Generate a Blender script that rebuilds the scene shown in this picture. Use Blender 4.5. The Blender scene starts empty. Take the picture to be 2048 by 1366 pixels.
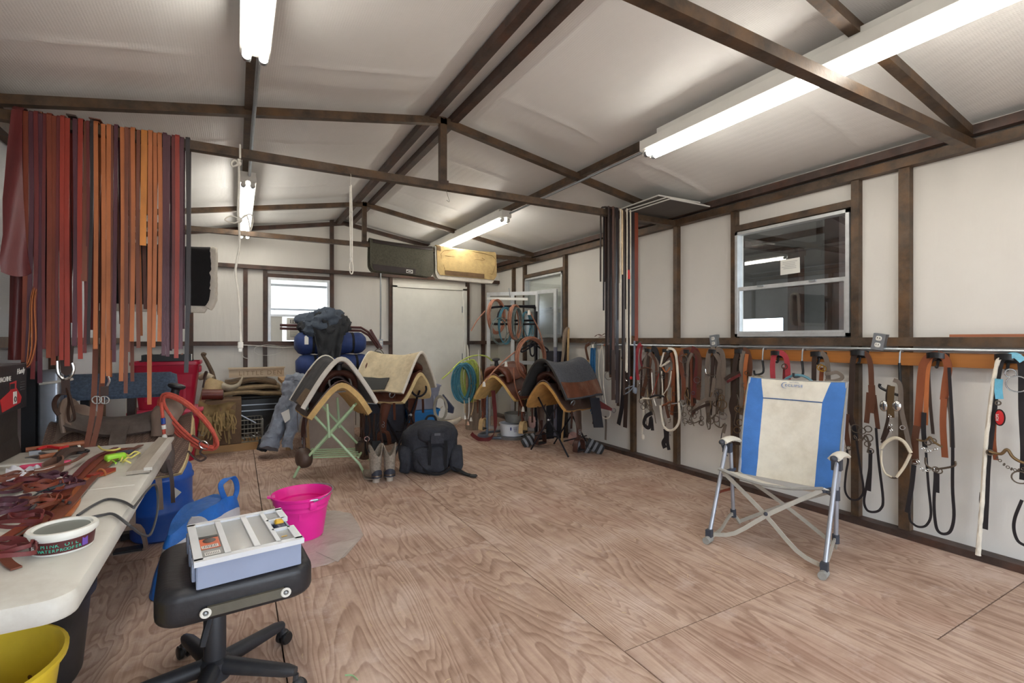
import bpy, bmesh, math, random
from mathutils import Vector, Matrix, noise
scene = bpy.context.scene
COL = scene.collection
V = Vector
R = math.radians
PI = math.pi
# ---------------------------------------------------------------- camera, sky, exposure
EYE = 1.28
FPX = 982.0
TH = math.atan(550.0 / 982.0)
HORIZON = 678.0
cam_d = bpy.data.cameras.new('camera')
cam_d.sensor_width = 36.0
cam_d.lens = FPX / 2048.0 * 36.0
cam_d.shift_y = -(683.0 - HORIZON) / 2048.0
cam_d.clip_start = 0.02
cam_d.clip_end = 2000
cam = bpy.data.objects.new('camera', cam_d)
COL.objects.link(cam)
cam.location = (0, 0, EYE)
cam.rotation_euler = (R(90), 0, -TH)
scene.camera = cam
world = bpy.data.worlds.new('sky')
scene.world = world
world.use_nodes = True
bg = world.node_tree.nodes['Background']
bg.inputs[0].default_value = (0.78, 0.88, 1.0, 1)
bg.inputs[1].default_value = 4.2
scene.view_settings.view_transform = 'Standard'
scene.view_settings.look = 'None'
scene.view_settings.gamma = 1.0
scene.view_settings.use_curve_mapping = False
scene.view_settings.exposure = 0.6
TUBE_EMIT = 14.0

# ---------------------------------------------------------------- measuring helpers (photo frame 2048 x 1366)
_S, _C = math.sin(TH), math.cos(TH)
def _ray(px, py):
    r = (px - 1024) / FPX
    return V((_S + r * _C, _C - r * _S, (HORIZON - py) / FPX))
def FL(px, py, z=0.0):
    d = _ray(px, py); t = (z - EYE) / d.z
    return V((d.x * t, d.y * t, z))
def WX(px, py, X=3.74):
    d = _ray(px, py); t = X / d.x
    return V((X, d.y * t, EYE + d.z * t))
def WY(px, py, Y=3.40):
    d = _ray(px, py); t = Y / d.y
    return V((d.x * t, Y, EYE + d.z * t))

# ---------------------------------------------------------------- materials
def lin(c):
    c /= 255.0
    return c / 12.92 if c <= 0.04045 else ((c + 0.055) / 1.055) ** 2.4
def rgb(r, g, b): return (lin(r), lin(g), lin(b), 1.0)
_MATS = {}
def _nodes(name):
    m = bpy.data.materials.new(name); m.use_nodes = True
    nt = m.node_tree
    return m, nt, nt.nodes, nt.links, nt.nodes['Principled BSDF']
def mat(name, col, rough=0.6, metal=0.0, var=0.18, scale=9.0, bump=0.15, bscale=60.0, coat=0.0, dirt=None, dirt_amt=0.5, sheen=0.0, stretch=(1, 1, 1), alpha=1.0, trans=0.0, bdist=0.004):
    """surface with a base colour, mottling between lighter and darker, optional dirt patches and fine relief"""
    if name in _MATS: return _MATS[name]
    m, nt, N, L, B = _nodes(name)
    tc = N.new('ShaderNodeTexCoord'); mp = N.new('ShaderNodeMapping')
    mp.inputs['Scale'].default_value = stretch
    L.new(tc.outputs['Object'], mp.inputs[0])
    n1 = N.new('ShaderNodeTexNoise'); n1.inputs['Scale'].default_value = scale; n1.inputs['Detail'].default_value = 6
    n1.inputs['Roughness'].default_value = 0.62
    L.new(mp.outputs[0], n1.inputs['Vector'])
    cr = N.new('ShaderNodeValToRGB')
    cr.color_ramp.elements[0].position = 0.3; cr.color_ramp.elements[1].position = 0.7
    k0, k1 = 1 - var, 1 + var
    cr.color_ramp.elements[0].color = tuple(min(1, c * k0) for c in col[:3]) + (1,)
    cr.color_ramp.elements[1].color = tuple(min(1, c * k1) for c in col[:3]) + (1,)
    L.new(n1.outputs['Fac'], cr.inputs[0])
    out = cr.outputs[0]
    if dirt is not None:
        n2 = N.new('ShaderNodeTexNoise'); n2.inputs['Scale'].default_value = scale * 0.45; n2.inputs['Detail'].default_value = 8
        n2.inputs['Roughness'].default_value = 0.7
        L.new(mp.outputs[0], n2.inputs['Vector'])
        r2 = N.new('ShaderNodeValToRGB')
        r2.color_ramp.elements[0].position = 0.46; r2.color_ramp.elements[1].position = 0.68
        r2.color_ramp.elements[0].color = (0, 0, 0, 1); r2.color_ramp.elements[1].color = (dirt_amt,) * 3 + (1,)
        L.new(n2.outputs['Fac'], r2.inputs[0])
        mx = N.new('ShaderNodeMix'); mx.data_type = 'RGBA'
        L.new(r2.outputs[0], mx.inputs[0]); L.new(out, mx.inputs[6]); mx.inputs[7].default_value = dirt
        out = mx.outputs[2]
    L.new(out, B.inputs['Base Color'])
    B.inputs['Roughness'].default_value = rough
    B.inputs['Metallic'].default_value = metal
    B.inputs['Coat Weight'].default_value = coat
    B.inputs['Sheen Weight'].default_value = sheen
    B.inputs['Alpha'].default_value = alpha
    B.inputs['Transmission Weight'].default_value = trans
    if bump:
        n3 = N.new('ShaderNodeTexNoise'); n3.inputs['Scale'].default_value = bscale; n3.inputs['Detail'].default_value = 5
        L.new(mp.outputs[0], n3.inputs['Vector'])
        bp = N.new('ShaderNodeBump'); bp.inputs['Strength'].default_value = bump; bp.inputs['Distance'].default_value = bdist
        L.new(n3.outputs['Fac'], bp.inputs['Height']); L.new(bp.outputs[0], B.inputs['Normal'])
    _MATS[name] = m
    return m
def leather(name, r, g, b, rough=0.42, dirt=None, var=0.25):
    return mat(name, rgb(r, g, b), rough, var=var, scale=7, bump=0.25, bscale=160, dirt=dirt, dirt_amt=0.45, bdist=0.002, stretch=(1, 1, .35))
def fabric(name, r, g, b, var=0.15, rough=0.92, bscale=220, dirt=None, scale=14, bump=0.5):
    return mat(name, rgb(r, g, b), rough, var=var, scale=scale, bump=bump, bscale=bscale, sheen=0.04, dirt=dirt, dirt_amt=0.5)
def plastic(name, r, g, b, rough=0.38, dirt=None, var=0.05, amt=.5):
    return mat(name, rgb(r, g, b), rough, var=var, scale=5, bump=0.04, bscale=120, dirt=dirt, dirt_amt=amt)
def metal(name, r, g, b, rough=0.35, met=0.9, var=0.12, dirt=None):
    return mat(name, rgb(r, g, b), rough, metal=met, var=var, scale=12, bump=0.05, bscale=90, dirt=dirt)
def emit(name, col, s):
    m, nt, N, L, B = _nodes(name)
    B.inputs['Emission Color'].default_value = col
    B.inputs['Emission Strength'].default_value = s
    B.inputs['Base Color'].default_value = (.9, .9, .88, 1)
    return m
def glass(name, tint=(.95, .97, .97, 1), rough=0.0, refl=0.12):
    """thin window pane: mostly clear with a mirror sheen by angle"""
    m, nt, N, L, B = _nodes(name)
    N.remove(B)
    tr = N.new('ShaderNodeBsdfTransparent'); tr.inputs[0].default_value = tint
    gl = N.new('ShaderNodeBsdfGlossy'); gl.inputs['Roughness'].default_value = rough
    fr = N.new('ShaderNodeFresnel'); fr.inputs[0].default_value = 1.5
    ad = N.new('ShaderNodeMath'); ad.operation = 'ADD'; ad.inputs[1].default_value = refl; ad.use_clamp = True
    L.new(fr.outputs[0], ad.inputs[0])
    ge = N.new('ShaderNodeNewGeometry'); iv = N.new('ShaderNodeMath'); iv.operation = 'SUBTRACT'; iv.inputs[0].default_value = 1.0; L.new(ge.outputs['Backfacing'], iv.inputs[1])
    fm = N.new('ShaderNodeMath'); fm.operation = 'MULTIPLY'; L.new(ad.outputs[0], fm.inputs[0]); L.new(iv.outputs[0], fm.inputs[1])   # only the outer face mirrors
    mx = N.new('ShaderNodeMixShader')
    L.new(fm.outputs[0], mx.inputs[0]); L.new(tr.outputs[0], mx.inputs[1]); L.new(gl.outputs[0], mx.inputs[2])
    L.new(mx.outputs[0], N['Material Output'].inputs[0])
    return m

def ramp(N, stops):
    cr = N.new('ShaderNodeValToRGB')
    e = cr.color_ramp.elements
    while len(e) < len(stops): e.new(0.5)
    for i, (p, c) in enumerate(stops):
        e[i].position = p; e[i].color = c if len(c) == 4 else c + (1,)
    return cr
def plywood_mat(name, seed):
    """rotary-cut plywood: cathedral growth rings stretched along Y, worn and dusty"""
    m, nt, N, L, B = _nodes(name)
    tc = N.new('ShaderNodeTexCoord'); mp = N.new('ShaderNodeMapping')
    mp.inputs['Location'].default_value = (seed * 7.3, seed * 3.1, seed)
    mp.inputs['Scale'].default_value = (1.0, (0.13, 0.24, 0.17, 0.30, 0.11)[int(seed) % 5], 1.0)
    L.new(tc.outputs['Object'], mp.inputs[0])
    n1 = N.new('ShaderNodeTexNoise'); n1.inputs['Scale'].default_value = 2.9; n1.inputs['Detail'].default_value = 3.0
    n1.inputs['Roughness'].default_value = 0.45; n1.inputs['Distortion'].default_value = 0.35
    L.new(mp.outputs[0], n1.inputs['Vector'])
    mu = N.new('ShaderNodeMath'); mu.operation = 'MULTIPLY'; mu.inputs[1].default_value = 30.0
    L.new(n1.outputs['Fac'], mu.inputs[0])
    fr = N.new('ShaderNodeMath'); fr.operation = 'FRACT'; L.new(mu.outputs[0], fr.inputs[0])
    rings = ramp(N, [(0.0, (.08, .08, .08)), (0.10, (.75, .75, .75)), (0.55, (.55, .55, .55)), (0.86, (.16, .16, .16)), (1.0, (.08, .08, .08))])
    L.new(fr.outputs[0], rings.inputs[0])
    # fine streaks along the grain
    mp2 = N.new('ShaderNodeMapping'); mp2.inputs['Scale'].default_value = (60, 2.2, 1); L.new(tc.outputs['Object'], mp2.inputs[0])
    n2 = N.new('ShaderNodeTexNoise'); n2.inputs['Scale'].default_value = 1.5; n2.inputs['Detail'].default_value = 4; L.new(mp2.outputs[0], n2.inputs['Vector'])
    # wear blotches
    n3 = N.new('ShaderNodeTexNoise'); n3.inputs['Scale'].default_value = 2.0; n3.inputs['Detail'].default_value = 7; n3.inputs['Roughness'].default_value = 0.68
    mp3 = N.new('ShaderNodeMapping'); mp3.inputs['Location'].default_value = (seed * 2.1, seed * 5.7, 0); L.new(tc.outputs['Object'], mp3.inputs[0]); L.new(mp3.outputs[0], n3.inputs['Vector'])
    dark = ramp(N, [(0.30, rgb(128, 98, 82)), (0.5, rgb(152, 122, 105)), (0.72, rgb(182, 156, 140))])
    light = ramp(N, [(0.30, rgb(176, 146, 127)), (0.52, rgb(200, 174, 156)), (0.72, rgb(222, 202, 189))])
    L.new(n3.outputs['Fac'], dark.inputs[0]); L.new(n3.outputs['Fac'], light.inputs[0])
    ad = N.new('ShaderNodeMath'); ad.operation = 'MULTIPLY_ADD'; ad.inputs[1].default_value = 1.1; ad.inputs[2].default_value = -0.45
    L.new(n2.outputs['Fac'], ad.inputs[0])
    sm = N.new('ShaderNodeMath'); sm.operation = 'ADD'; sm.use_clamp = True
    L.new(rings.outputs[0], sm.inputs[0]); L.new(ad.outputs[0], sm.inputs[1])
    mx = N.new('ShaderNodeMix'); mx.data_type = 'RGBA'
    L.new(sm.outputs[0], mx.inputs[0]); L.new(dark.outputs[0], mx.inputs[6]); L.new(light.outputs[0], mx.inputs[7])
    # dust and stains
    n4 = N.new('ShaderNodeTexNoise'); n4.inputs['Scale'].default_value = 4.5; n4.inputs['Detail'].default_value = 9; n4.inputs['Roughness'].default_value = 0.75
    L.new(mp3.outputs[0], n4.inputs['Vector'])
    st = ramp(N, [(0.54, (0, 0, 0)), (0.70, (.55, .55, .55))]); L.new(n4.outputs['Fac'], st.inputs[0])
    mx2 = N.new('ShaderNodeMix'); mx2.data_type = 'RGBA'; L.new(st.outputs[0], mx2.inputs[0]); L.new(mx.outputs[2], mx2.inputs[6]); mx2.inputs[7].default_value = rgb(216, 198, 190)
    n5 = N.new('ShaderNodeTexNoise'); n5.inputs['Scale'].default_value = 1.3; n5.inputs['Detail'].default_value = 6
    mp5 = N.new('ShaderNodeMapping'); mp5.inputs['Location'].default_value = (3 + seed, 8, 1); L.new(tc.outputs['Object'], mp5.inputs[0]); L.new(mp5.outputs[0], n5.inputs['Vector'])
    st2 = ramp(N, [(0.55, (0, 0, 0)), (0.75, (.5, .5, .5))]); L.new(n5.outputs['Fac'], st2.inputs[0])
    mx3 = N.new('ShaderNodeMix'); mx3.data_type = 'RGBA'; L.new(st2.outputs[0], mx3.inputs[0]); L.new(mx2.outputs[2], mx3.inputs[6]); mx3.inputs[7].default_value = rgb(158, 114, 98)
    L.new(mx3.outputs[2], B.inputs['Base Color'])
    B.inputs['Roughness'].default_value = 0.72
    bp = N.new('ShaderNodeBump'); bp.inputs['Strength'].default_value = 0.22; bp.inputs['Distance'].default_value = 0.003
    L.new(sm.outputs[0], bp.inputs['Height']); L.new(bp.outputs[0], B.inputs['Normal'])
    return m
def lining_mat(name, col, bubble=False, rough=0.6):
    """white faced insulation; bubble film on the roof, faintly ribbed on the walls"""
    m, nt, N, L, B = _nodes(name)
    tc = N.new('ShaderNodeTexCoord')
    n1 = N.new('ShaderNodeTexNoise'); n1.inputs['Scale'].default_value = 1.1; n1.inputs['Detail'].default_value = 7; n1.inputs['Roughness'].default_value = 0.6
    L.new(tc.outputs['Object'], n1.inputs['Vector'])
    cr = ramp(N, [(0.28, tuple(c * .92 for c in col[:3])), (0.6, col[:3]), (0.8, tuple(min(1, c * 1.03) for c in col[:3]))])
    L.new(n1.outputs['Fac'], cr.inputs[0])
    n2 = N.new('ShaderNodeTexNoise'); n2.inputs['Scale'].default_value = 6; n2.inputs['Detail'].default_value = 10; n2.inputs['Roughness'].default_value = 0.8
    L.new(tc.outputs['Object'], n2.inputs['Vector'])
    st = ramp(N, [(0.66, (0, 0, 0)), (0.80, (.55, .55, .55))]); L.new(n2.outputs['Fac'], st.inputs[0])
    mx = N.new('ShaderNodeMix'); mx.data_type = 'RGBA'; L.new(st.outputs[0], mx.inputs[0]); L.new(cr.outputs[0], mx.inputs[6]); mx.inputs[7].default_value = rgb(168, 160, 148)
    L.new(mx.outputs[2], B.inputs['Base Color'])
    B.inputs['Roughness'].default_value = rough
    bp = N.new('ShaderNodeBump')
    if bubble:
        vo = N.new('ShaderNodeTexVoronoi'); vo.inputs['Scale'].default_value = 85; vo.inputs['Randomness'].default_value = 0.12
        L.new(tc.outputs['Object'], vo.inputs['Vector'])
        bp.invert = True; bp.inputs['Strength'].default_value = 0.35; bp.inputs['Distance'].default_value = 0.004
        L.new(vo.outputs['Distance'], bp.inputs['Height'])
    else:
        n3 = N.new('ShaderNodeTexNoise'); n3.inputs['Scale'].default_value = 3; n3.inputs['Detail'].default_value = 6
        mp = N.new('ShaderNodeMapping'); mp.inputs['Scale'].default_value = (3, 3, .5); L.new(tc.outputs['Object'], mp.inputs[0]); L.new(mp.outputs[0], n3.inputs['Vector'])
        bp.inputs['Strength'].default_value = 0.35; bp.inputs['Distance'].default_value = 0.02
        L.new(n3.outputs['Fac'], bp.inputs['Height'])
    L.new(bp.outputs[0], B.inputs['Normal'])
    return m
def weave_mat(name, col, col2, scale=90):
    """two-tone checker relief: basket-stamped leather or woven cord"""
    m, nt, N, L, B = _nodes(name)
    tc = N.new('ShaderNodeTexCoord'); mp = N.new('ShaderNodeMapping'); mp.inputs['Rotation'].default_value = (.6, .5, .78)
    L.new(tc.outputs['Object'], mp.inputs[0])
    ck = N.new('ShaderNodeTexVoronoi'); ck.inputs['Scale'].default_value = scale; ck.inputs['Randomness'].default_value = 0.05; ck.distance = 'CHEBYCHEV'
    L.new(mp.outputs[0], ck.inputs['Vector'])
    cr = ramp(N, [(0.15, col[:3]), (0.55, col2[:3])]); L.new(ck.outputs['Distance'], cr.inputs[0])
    n = N.new('ShaderNodeTexNoise'); n.inputs['Scale'].default_value = 9; n.inputs['Detail'].default_value = 7; L.new(tc.outputs['Object'], n.inputs['Vector'])
    mx = N.new('ShaderNodeMix'); mx.data_type = 'RGBA'; mx.blend_type = 'MULTIPLY'; mx.inputs[0].default_value = .7
    r2 = ramp(N, [(.3, (.55, .55, .55)), (.7, (1, 1, 1))]); L.new(n.outputs['Fac'], r2.inputs[0])
    L.new(cr.outputs[0], mx.inputs[6]); L.new(r2.outputs[0], mx.inputs[7]); L.new(mx.outputs[2], B.inputs['Base Color'])
    bp = N.new('ShaderNodeBump'); bp.invert = True; bp.inputs['Strength'].default_value = .6; bp.inputs['Distance'].default_value = .004
    L.new(ck.outputs['Distance'], bp.inputs['Height']); L.new(bp.outputs[0], B.inputs['Normal'])
    B.inputs['Roughness'].default_value = .5
    return m

# ---------------------------------------------------------------- mesh builder
def catmull(pts, n=6, closed=False):
    P = [V(p) for p in pts]
    if len(P) < 3 and not closed: return P
    out = []
    m = len(P)
    rng = range(m) if closed else range(m - 1)
    for i in rng:
        if closed: a, b, c, d = P[(i - 1) % m], P[i], P[(i + 1) % m], P[(i + 2) % m]
        else: a, b, c, d = P[max(i - 1, 0)], P[i], P[i + 1], P[min(i + 2, m - 1)]
        for k in range(n):
            t = k / n
            out.append(0.5 * ((2 * b) + (c - a) * t + (2 * a - 5 * b + 4 * c - d) * t * t + (3 * b - a - 3 * c + d) * t ** 3))
    if not closed: out.append(P[-1].copy())
    return out
class MB:
    def __init__(self): self.v = []; self.f = []; self.s = []
    def add(self, vs, fs, smooth=False):
        o = len(self.v); self.v += [V(p) for p in vs]
        self.f += [tuple(i + o for i in f) for f in fs]; self.s += [smooth] * len(fs)
        return self
    def box(self, c, size, rot=None, taper=None):
        hx, hy, hz = size[0] / 2, size[1] / 2, size[2] / 2
        vs = [V((x * hx, y * hy, z * hz)) for z in (-1, 1) for y in (-1, 1) for x in (-1, 1)]
        if taper:
            for p in vs:
                if p.z < 0: p.x *= taper; p.y *= taper
        if rot is not None:
            vs = [rot @ p for p in vs]
        c = V(c)
        return self.add([p + c for p in vs], [(0, 2, 3, 1), (4, 5, 7, 6), (0, 1, 5, 4), (2, 6, 7, 3), (0, 4, 6, 2), (1, 3, 7, 5)])
    def rbox(self, c, size, r=0.01, rot=None, n=3, taper=1.0, zr=None):
        """box with rounded vertical edges and softened top and bottom; taper scales the bottom"""
        hx, hy, hz = size[0] / 2, size[1] / 2, size[2] / 2
        zr = min(r if zr is None else zr, hz * .98)
        rings = []
        prof = [(-hz, zr)] + [(-hz + zr * (1 - math.cos(a)), zr * (1 - math.sin(a))) for a in [PI / 2 * k / n for k in range(1, n + 1)]]
        prof += [(hz - zr * (1 - math.cos(a)), zr * (1 - math.sin(a))) for a in [PI / 2 * (n - k) / n for k in range(0, n)]] + [(hz, zr)]
        for z, ins in prof:
            k = 1 - (1 - taper) * (0.5 - z / (2 * hz)) if hz else 1
            ax, ay = max(hx * k - ins, 1e-4), max(hy * k - ins, 1e-4)
            rr = max(min(r, ax, ay) - ins * .3, 1e-4)
            ring = []
            for q, (sx, sy) in enumerate(((1, 1), (-1, 1), (-1, -1), (1, -1))):
                for j in range(n + 1):
                    a = PI / 2 * (q + j / n)
                    ring.append(V((sx * (ax - rr) + rr * math.cos(a), sy * (ay - rr) + rr * math.sin(a), z)))
            rings.append(ring)
        if rot is not None: rings = [[rot @ p for p in g] for g in rings]
        c = V(c)
        return self.loft([[p + c for p in g] for g in rings], smooth=True, cap=True)
    def loft(self, rings, closed=True, smooth=True, cap=False, loop=False):
        n = len(rings[0]); vs = [p for g in rings for p in g]; fs = []
        m = len(rings)
        for i in range(m if loop else m - 1):
            for j in range(n if closed else n - 1):
                a = i * n + j; b = i * n + (j + 1) % n
                c = ((i + 1) % m) * n + (j + 1) % n; d = ((i + 1) % m) * n + j
                fs.append((a, b, c, d))
        self.add(vs, fs, smooth)
        if cap and not loop:
            o = len(self.v) - len(vs)
            self.f.append(tuple(o + j for j in reversed(range(n)))); self.s.append(False)
            self.f.append(tuple(o + (m - 1) * n + j for j in range(n))); self.s.append(False)
        return self
    def tube(self, pts, r, n=8, closed=False, smooth=True, k=0, flat=1.0):
        """round bar through the points; r may be a list; k>0 smooths the path"""
        P = catmull(pts, k, closed) if k else [V(p) for p in pts]
        if isinstance(r, (list, tuple)):
            L0 = len(r)
            rad = [r[min(int(i * (L0 - 1) / max(len(P) - 1, 1)), L0 - 2)] if L0 > 1 else r[0] for i in range(len(P))]
            rad = []
            for i in range(len(P)):
                t = i * (L0 - 1) / max(len(P) - 1, 1); a = min(int(t), L0 - 2); rad.append(r[a] + (r[a + 1] - r[a]) * (t - a))
        else: rad = [r] * len(P)
        rings = []; up = None
        m = len(P)
        for i in range(m):
            if closed: t = P[(i + 1) % m] - P[(i - 1) % m]
            else: t = P[min(i + 1, m - 1)] - P[max(i - 1, 0)]
            if t.length < 1e-9: t = V((0, 0, 1))
            t.normalize()
            if up is None:
                up = V((0, 0, 1)) if abs(t.z) < 0.9 else V((1, 0, 0))
            x = up - t * up.dot(t)
            if x.length < 1e-6: x = t.orthogonal()
            x.normalize(); y = t.cross(x); up = x
            rings.append([P[i] + (x * math.cos(2 * PI * j / n) + y * math.sin(2 * PI * j / n) * flat) * rad[i] for j in range(n)])
        return self.loft(rings, True, smooth, not closed, closed)
    def bar(self, a, b, w, h, up=(0, 0, 1)):
        """rectangular bar from a to b, w across and h along up"""
        a, b = V(a), V(b); t = (b - a).normalized(); u = V(up); u = u - t * u.dot(t)
        if u.length < 1e-6: u = t.orthogonal()
        u.normalize(); s = t.cross(u)
        q = [s * (w / 2) + u * (h / 2), -s * (w / 2) + u * (h / 2), -s * (w / 2) - u * (h / 2), s * (w / 2) - u * (h / 2)]
        return self.add([a + p for p in q] + [b + p for p in q], [(0, 1, 5, 4), (1, 2, 6, 5), (2, 3, 7, 6), (3, 0, 4, 7), (3, 2, 1, 0), (4, 5, 6, 7)])
    def strap(self, pts, wdir, w, t=0.003, k=5, closed=False, tip=False):
        """flat strap following the points; width along wdir (vector, or list of vectors per point)"""
        P = catmull(pts, k, closed) if k else [V(p) for p in pts]
        m = len(P)
        if isinstance(wdir, list):
            W = [V(wdir[min(int(round(i * (len(wdir) - 1) / max(m - 1, 1))), len(wdir) - 1)]) for i in range(m)]
        else: W = [V(wdir)] * m
        rings = []
        for i in range(m):
            tt = (P[(i + 1) % m] - P[(i - 1) % m]) if closed else (P[min(i + 1, m - 1)] - P[max(i - 1, 0)])
            if tt.length < 1e-9: tt = V((0, 0, 1))
            tt.normalize()
            x = W[i] - tt * W[i].dot(tt)
            if x.length < 1e-5: x = tt.orthogonal()
            x.normalize(); y = tt.cross(x)
            ww = w * (0.35 if tip and i == m - 1 else 1)
            rings.append([P[i] + x * ww / 2 + y * t / 2, P[i] - x * ww / 2 + y * t / 2, P[i] - x * ww / 2 - y * t / 2, P[i] + x * ww / 2 - y * t / 2])
        return self.loft(rings, True, True, not closed, closed)
    def flat(self, pts, nrm, w, t=0.003, k=5, closed=False):
        """strap lying with its face towards nrm"""
        P = catmull(pts, k, closed) if k else [V(p) for p in pts]
        m = len(P); nn = V(nrm).normalized(); W = []
        for i in range(m):
            tt = (P[(i + 1) % m] - P[(i - 1) % m]) if closed else (P[min(i + 1, m - 1)] - P[max(i - 1, 0)])
            x = tt.cross(nn); W.append(x.normalized() if x.length > 1e-6 else V((0, 1, 0)))
        return self.strap(P, W, w, t, 0, closed)
    def lathe(self, prof, c=(0, 0, 0), n=24, rot=None, sx=1, sy=1, cap=True):
        rings = []
        for r, z in prof:
            ring = [V((r * sx * math.cos(2 * PI * j / n), r * sy * math.sin(2 * PI * j / n), z)) for j in range(n)]
            if rot is not None: ring = [rot @ p for p in ring]
            rings.append([p + V(c) for p in ring])
        return self.loft(rings, True, True, cap)
    def ring(self, c, r, t, axis=(0, 0, 1), n=20, m=6, sy=1.0, up=None):
        ax = V(axis).normalized(); x = (V(up) - ax * V(up).dot(ax)).normalized() if up else ax.orthogonal().normalized(); y = ax.cross(x)
        pts = [V(c) + x * r * math.cos(2 * PI * i / n) + y * r * sy * math.sin(2 * PI * i / n) for i in range(n)]
        return self.tube(pts, t, m, closed=True)
    def ell(self, c, size, n=12, m=8, rot=None, p=1.0):
        """ellipsoid; p<1 makes it boxier"""
        def sp(a, e): return math.copysign(abs(a) ** e, a)
        rings = []
        for i in range(1, m):
            a = -PI / 2 + PI * i / m
            ring = []
            for j in range(n):
                b = 2 * PI * j / n
                q = V((size[0] * sp(math.cos(a), p) * sp(math.cos(b), p), size[1] * sp(math.cos(a), p) * sp(math.sin(b), p), size[2] * sp(math.sin(a), p)))
                ring.append(q)
            rings.append(ring)
        bot, top = V((0, 0, -size[2])), V((0, 0, size[2]))
        allp = rings
        if rot is not None:
            allp = [[rot @ q for q in g] for g in rings]; bot = rot @ bot; top = rot @ top
        c = V(c)
        self.loft([[q + c for q in g] for g in allp], True, True)
        o = len(self.v) - n * (m - 1)
        self.v += [bot + c, top + c]; ib, it = len(self.v) - 2, len(self.v) - 1
        for j in range(n):
            self.f.append((ib, o + (j + 1) % n, o + j)); self.s.append(True)
            self.f.append((it, o + (m - 2) * n + j, o + (m - 2) * n + (j + 1) % n)); self.s.append(True)
        return self
    def sheet(self, fn, nu, nv, t=0.004, smooth=True):
        """closed thick sheet: fn(u, v) with u, v in 0..1 gives the middle surface"""
        G = [[V(fn(i / nu, j / nv)) for j in range(nv + 1)] for i in range(nu + 1)]
        top, bot = [], []
        for i in range(nu + 1):
            for j in range(nv + 1):
                du = G[min(i + 1, nu)][j] - G[max(i - 1, 0)][j]; dv = G[i][min(j + 1, nv)] - G[i][max(j - 1, 0)]
                nn = du.cross(dv)
                nn = nn.normalized() if nn.length > 1e-12 else V((0, 0, 1))
                top.append(G[i][j] + nn * t / 2); bot.append(G[i][j] - nn * t / 2)
        w = nv + 1; off = (nu + 1) * w; fs = []
        for i in range(nu):
            for j in range(nv):
                a = i * w + j
                fs.append((a, a + w, a + w + 1, a + 1)); fs.append((off + a, off + a + 1, off + a + w + 1, off + a + w))
        edge = [(i * w, (i + 1) * w) for i in range(nu)] + [((i + 1) * w + nv, i * w + nv) for i in range(nu)] + \
               [(j + 1, j) for j in range(nv)] + [(nu * w + j, nu * w + j + 1) for j in range(nv)]
        self.add(top + bot, fs, smooth)
        o = len(self.v) - 2 * off
        for a, b in edge:
            self.f.append((o + b, o + a, o + off + a, o + off + b)); self.s.append(False)
        return self
    def prism(self, poly, d):
        """polygon (list of 3D points) pushed along vector d"""
        n = len(poly); d = V(d); A = [V(p) for p in poly]
        fs = [tuple(reversed(range(n))), tuple(range(n, 2 * n))] + [(i, (i + 1) % n, n + (i + 1) % n, n + i) for i in range(n)]
        return self.add(A + [p + d for p in A], fs)
    def noise(self, amp, scale, seed=0.0):
        for i, p in enumerate(self.v):
            q = p * scale + V((seed, seed * 1.7, seed * .3))
            self.v[i] = p + noise.noise_vector(q) * amp
        return self
    def xf(self, M):
        self.v = [M @ p for p in self.v]; return self
    def mesh(self, name, m, inv=None):
        me = bpy.data.meshes.new(name)
        vs = [inv @ p for p in self.v] if inv is not None else self.v
        me.from_pydata([tuple(p) for p in vs], [], self.f)
        me.polygons.foreach_set('use_smooth', self.s)
        if m: me.materials.append(m)
        me.update()
        bm = bmesh.new(); bm.from_mesh(me)
        bmesh.ops.recalc_face_normals(bm, faces=bm.faces)
        bm.to_mesh(me); bm.free()
        me.set_sharp_from_angle(angle=R(42))
        return me
    def build(self, name, m, parent=None, local=False):
        inv = None
        if parent is not None and not local: inv = world_of(parent).inverted()
        me = self.mesh(name, m, inv)
        o = bpy.data.objects.new(name, me); COL.objects.link(o)
        if parent is not None: o.parent = parent
        return o
    def thing(self, name, m, label, cat, group=None, base=None):
        """a thing that is one mesh; its origin sits at its base"""
        if base is None:
            xs = [p.x for p in self.v]; ys = [p.y for p in self.v]; zs = [p.z for p in self.v]
            base = V(((min(xs) + max(xs)) / 2, (min(ys) + max(ys)) / 2, min(zs)))
        base = V(base)
        me = self.mesh(name, m, Matrix.Translation(-base))
        o = bpy.data.objects.new(name, me); COL.objects.link(o); o.location = base
        return tag(o, label, cat, group)
def world_of(o):
    M = Matrix.Identity(4); chain = []
    while o is not None: chain.append(o); o = o.parent
    for q in reversed(chain):
        M = M @ Matrix.LocRotScale(q.location, q.rotation_euler, q.scale)
    return M
def tag(o, label=None, cat=None, group=None, kind=None):
    if label: o['label'] = label
    if cat: o['category'] = cat
    if group: o['group'] = group
    if kind: o['kind'] = kind
    return o
def thing(name, label, cat, loc=(0, 0, 0), rz=0.0, group=None, kind=None):
    o = bpy.data.objects.new(name, None); COL.objects.link(o)
    o.location = loc; o.rotation_euler = (0, 0, rz); o.empty_display_size = 0.05
    return tag(o, label, cat, group, kind)
def copy_tree(o, loc=None, rz=None, parent=None, label=None):
    c = o.copy(); COL.objects.link(c); c.parent = parent
    if loc is not None: c.location = loc
    if rz is not None: c.rotation_euler = (0, 0, rz)
    if label: c['label'] = label
    for ch in [q for q in COL.objects if q.parent is o]: copy_tree(ch, parent=c)
    return c
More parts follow.
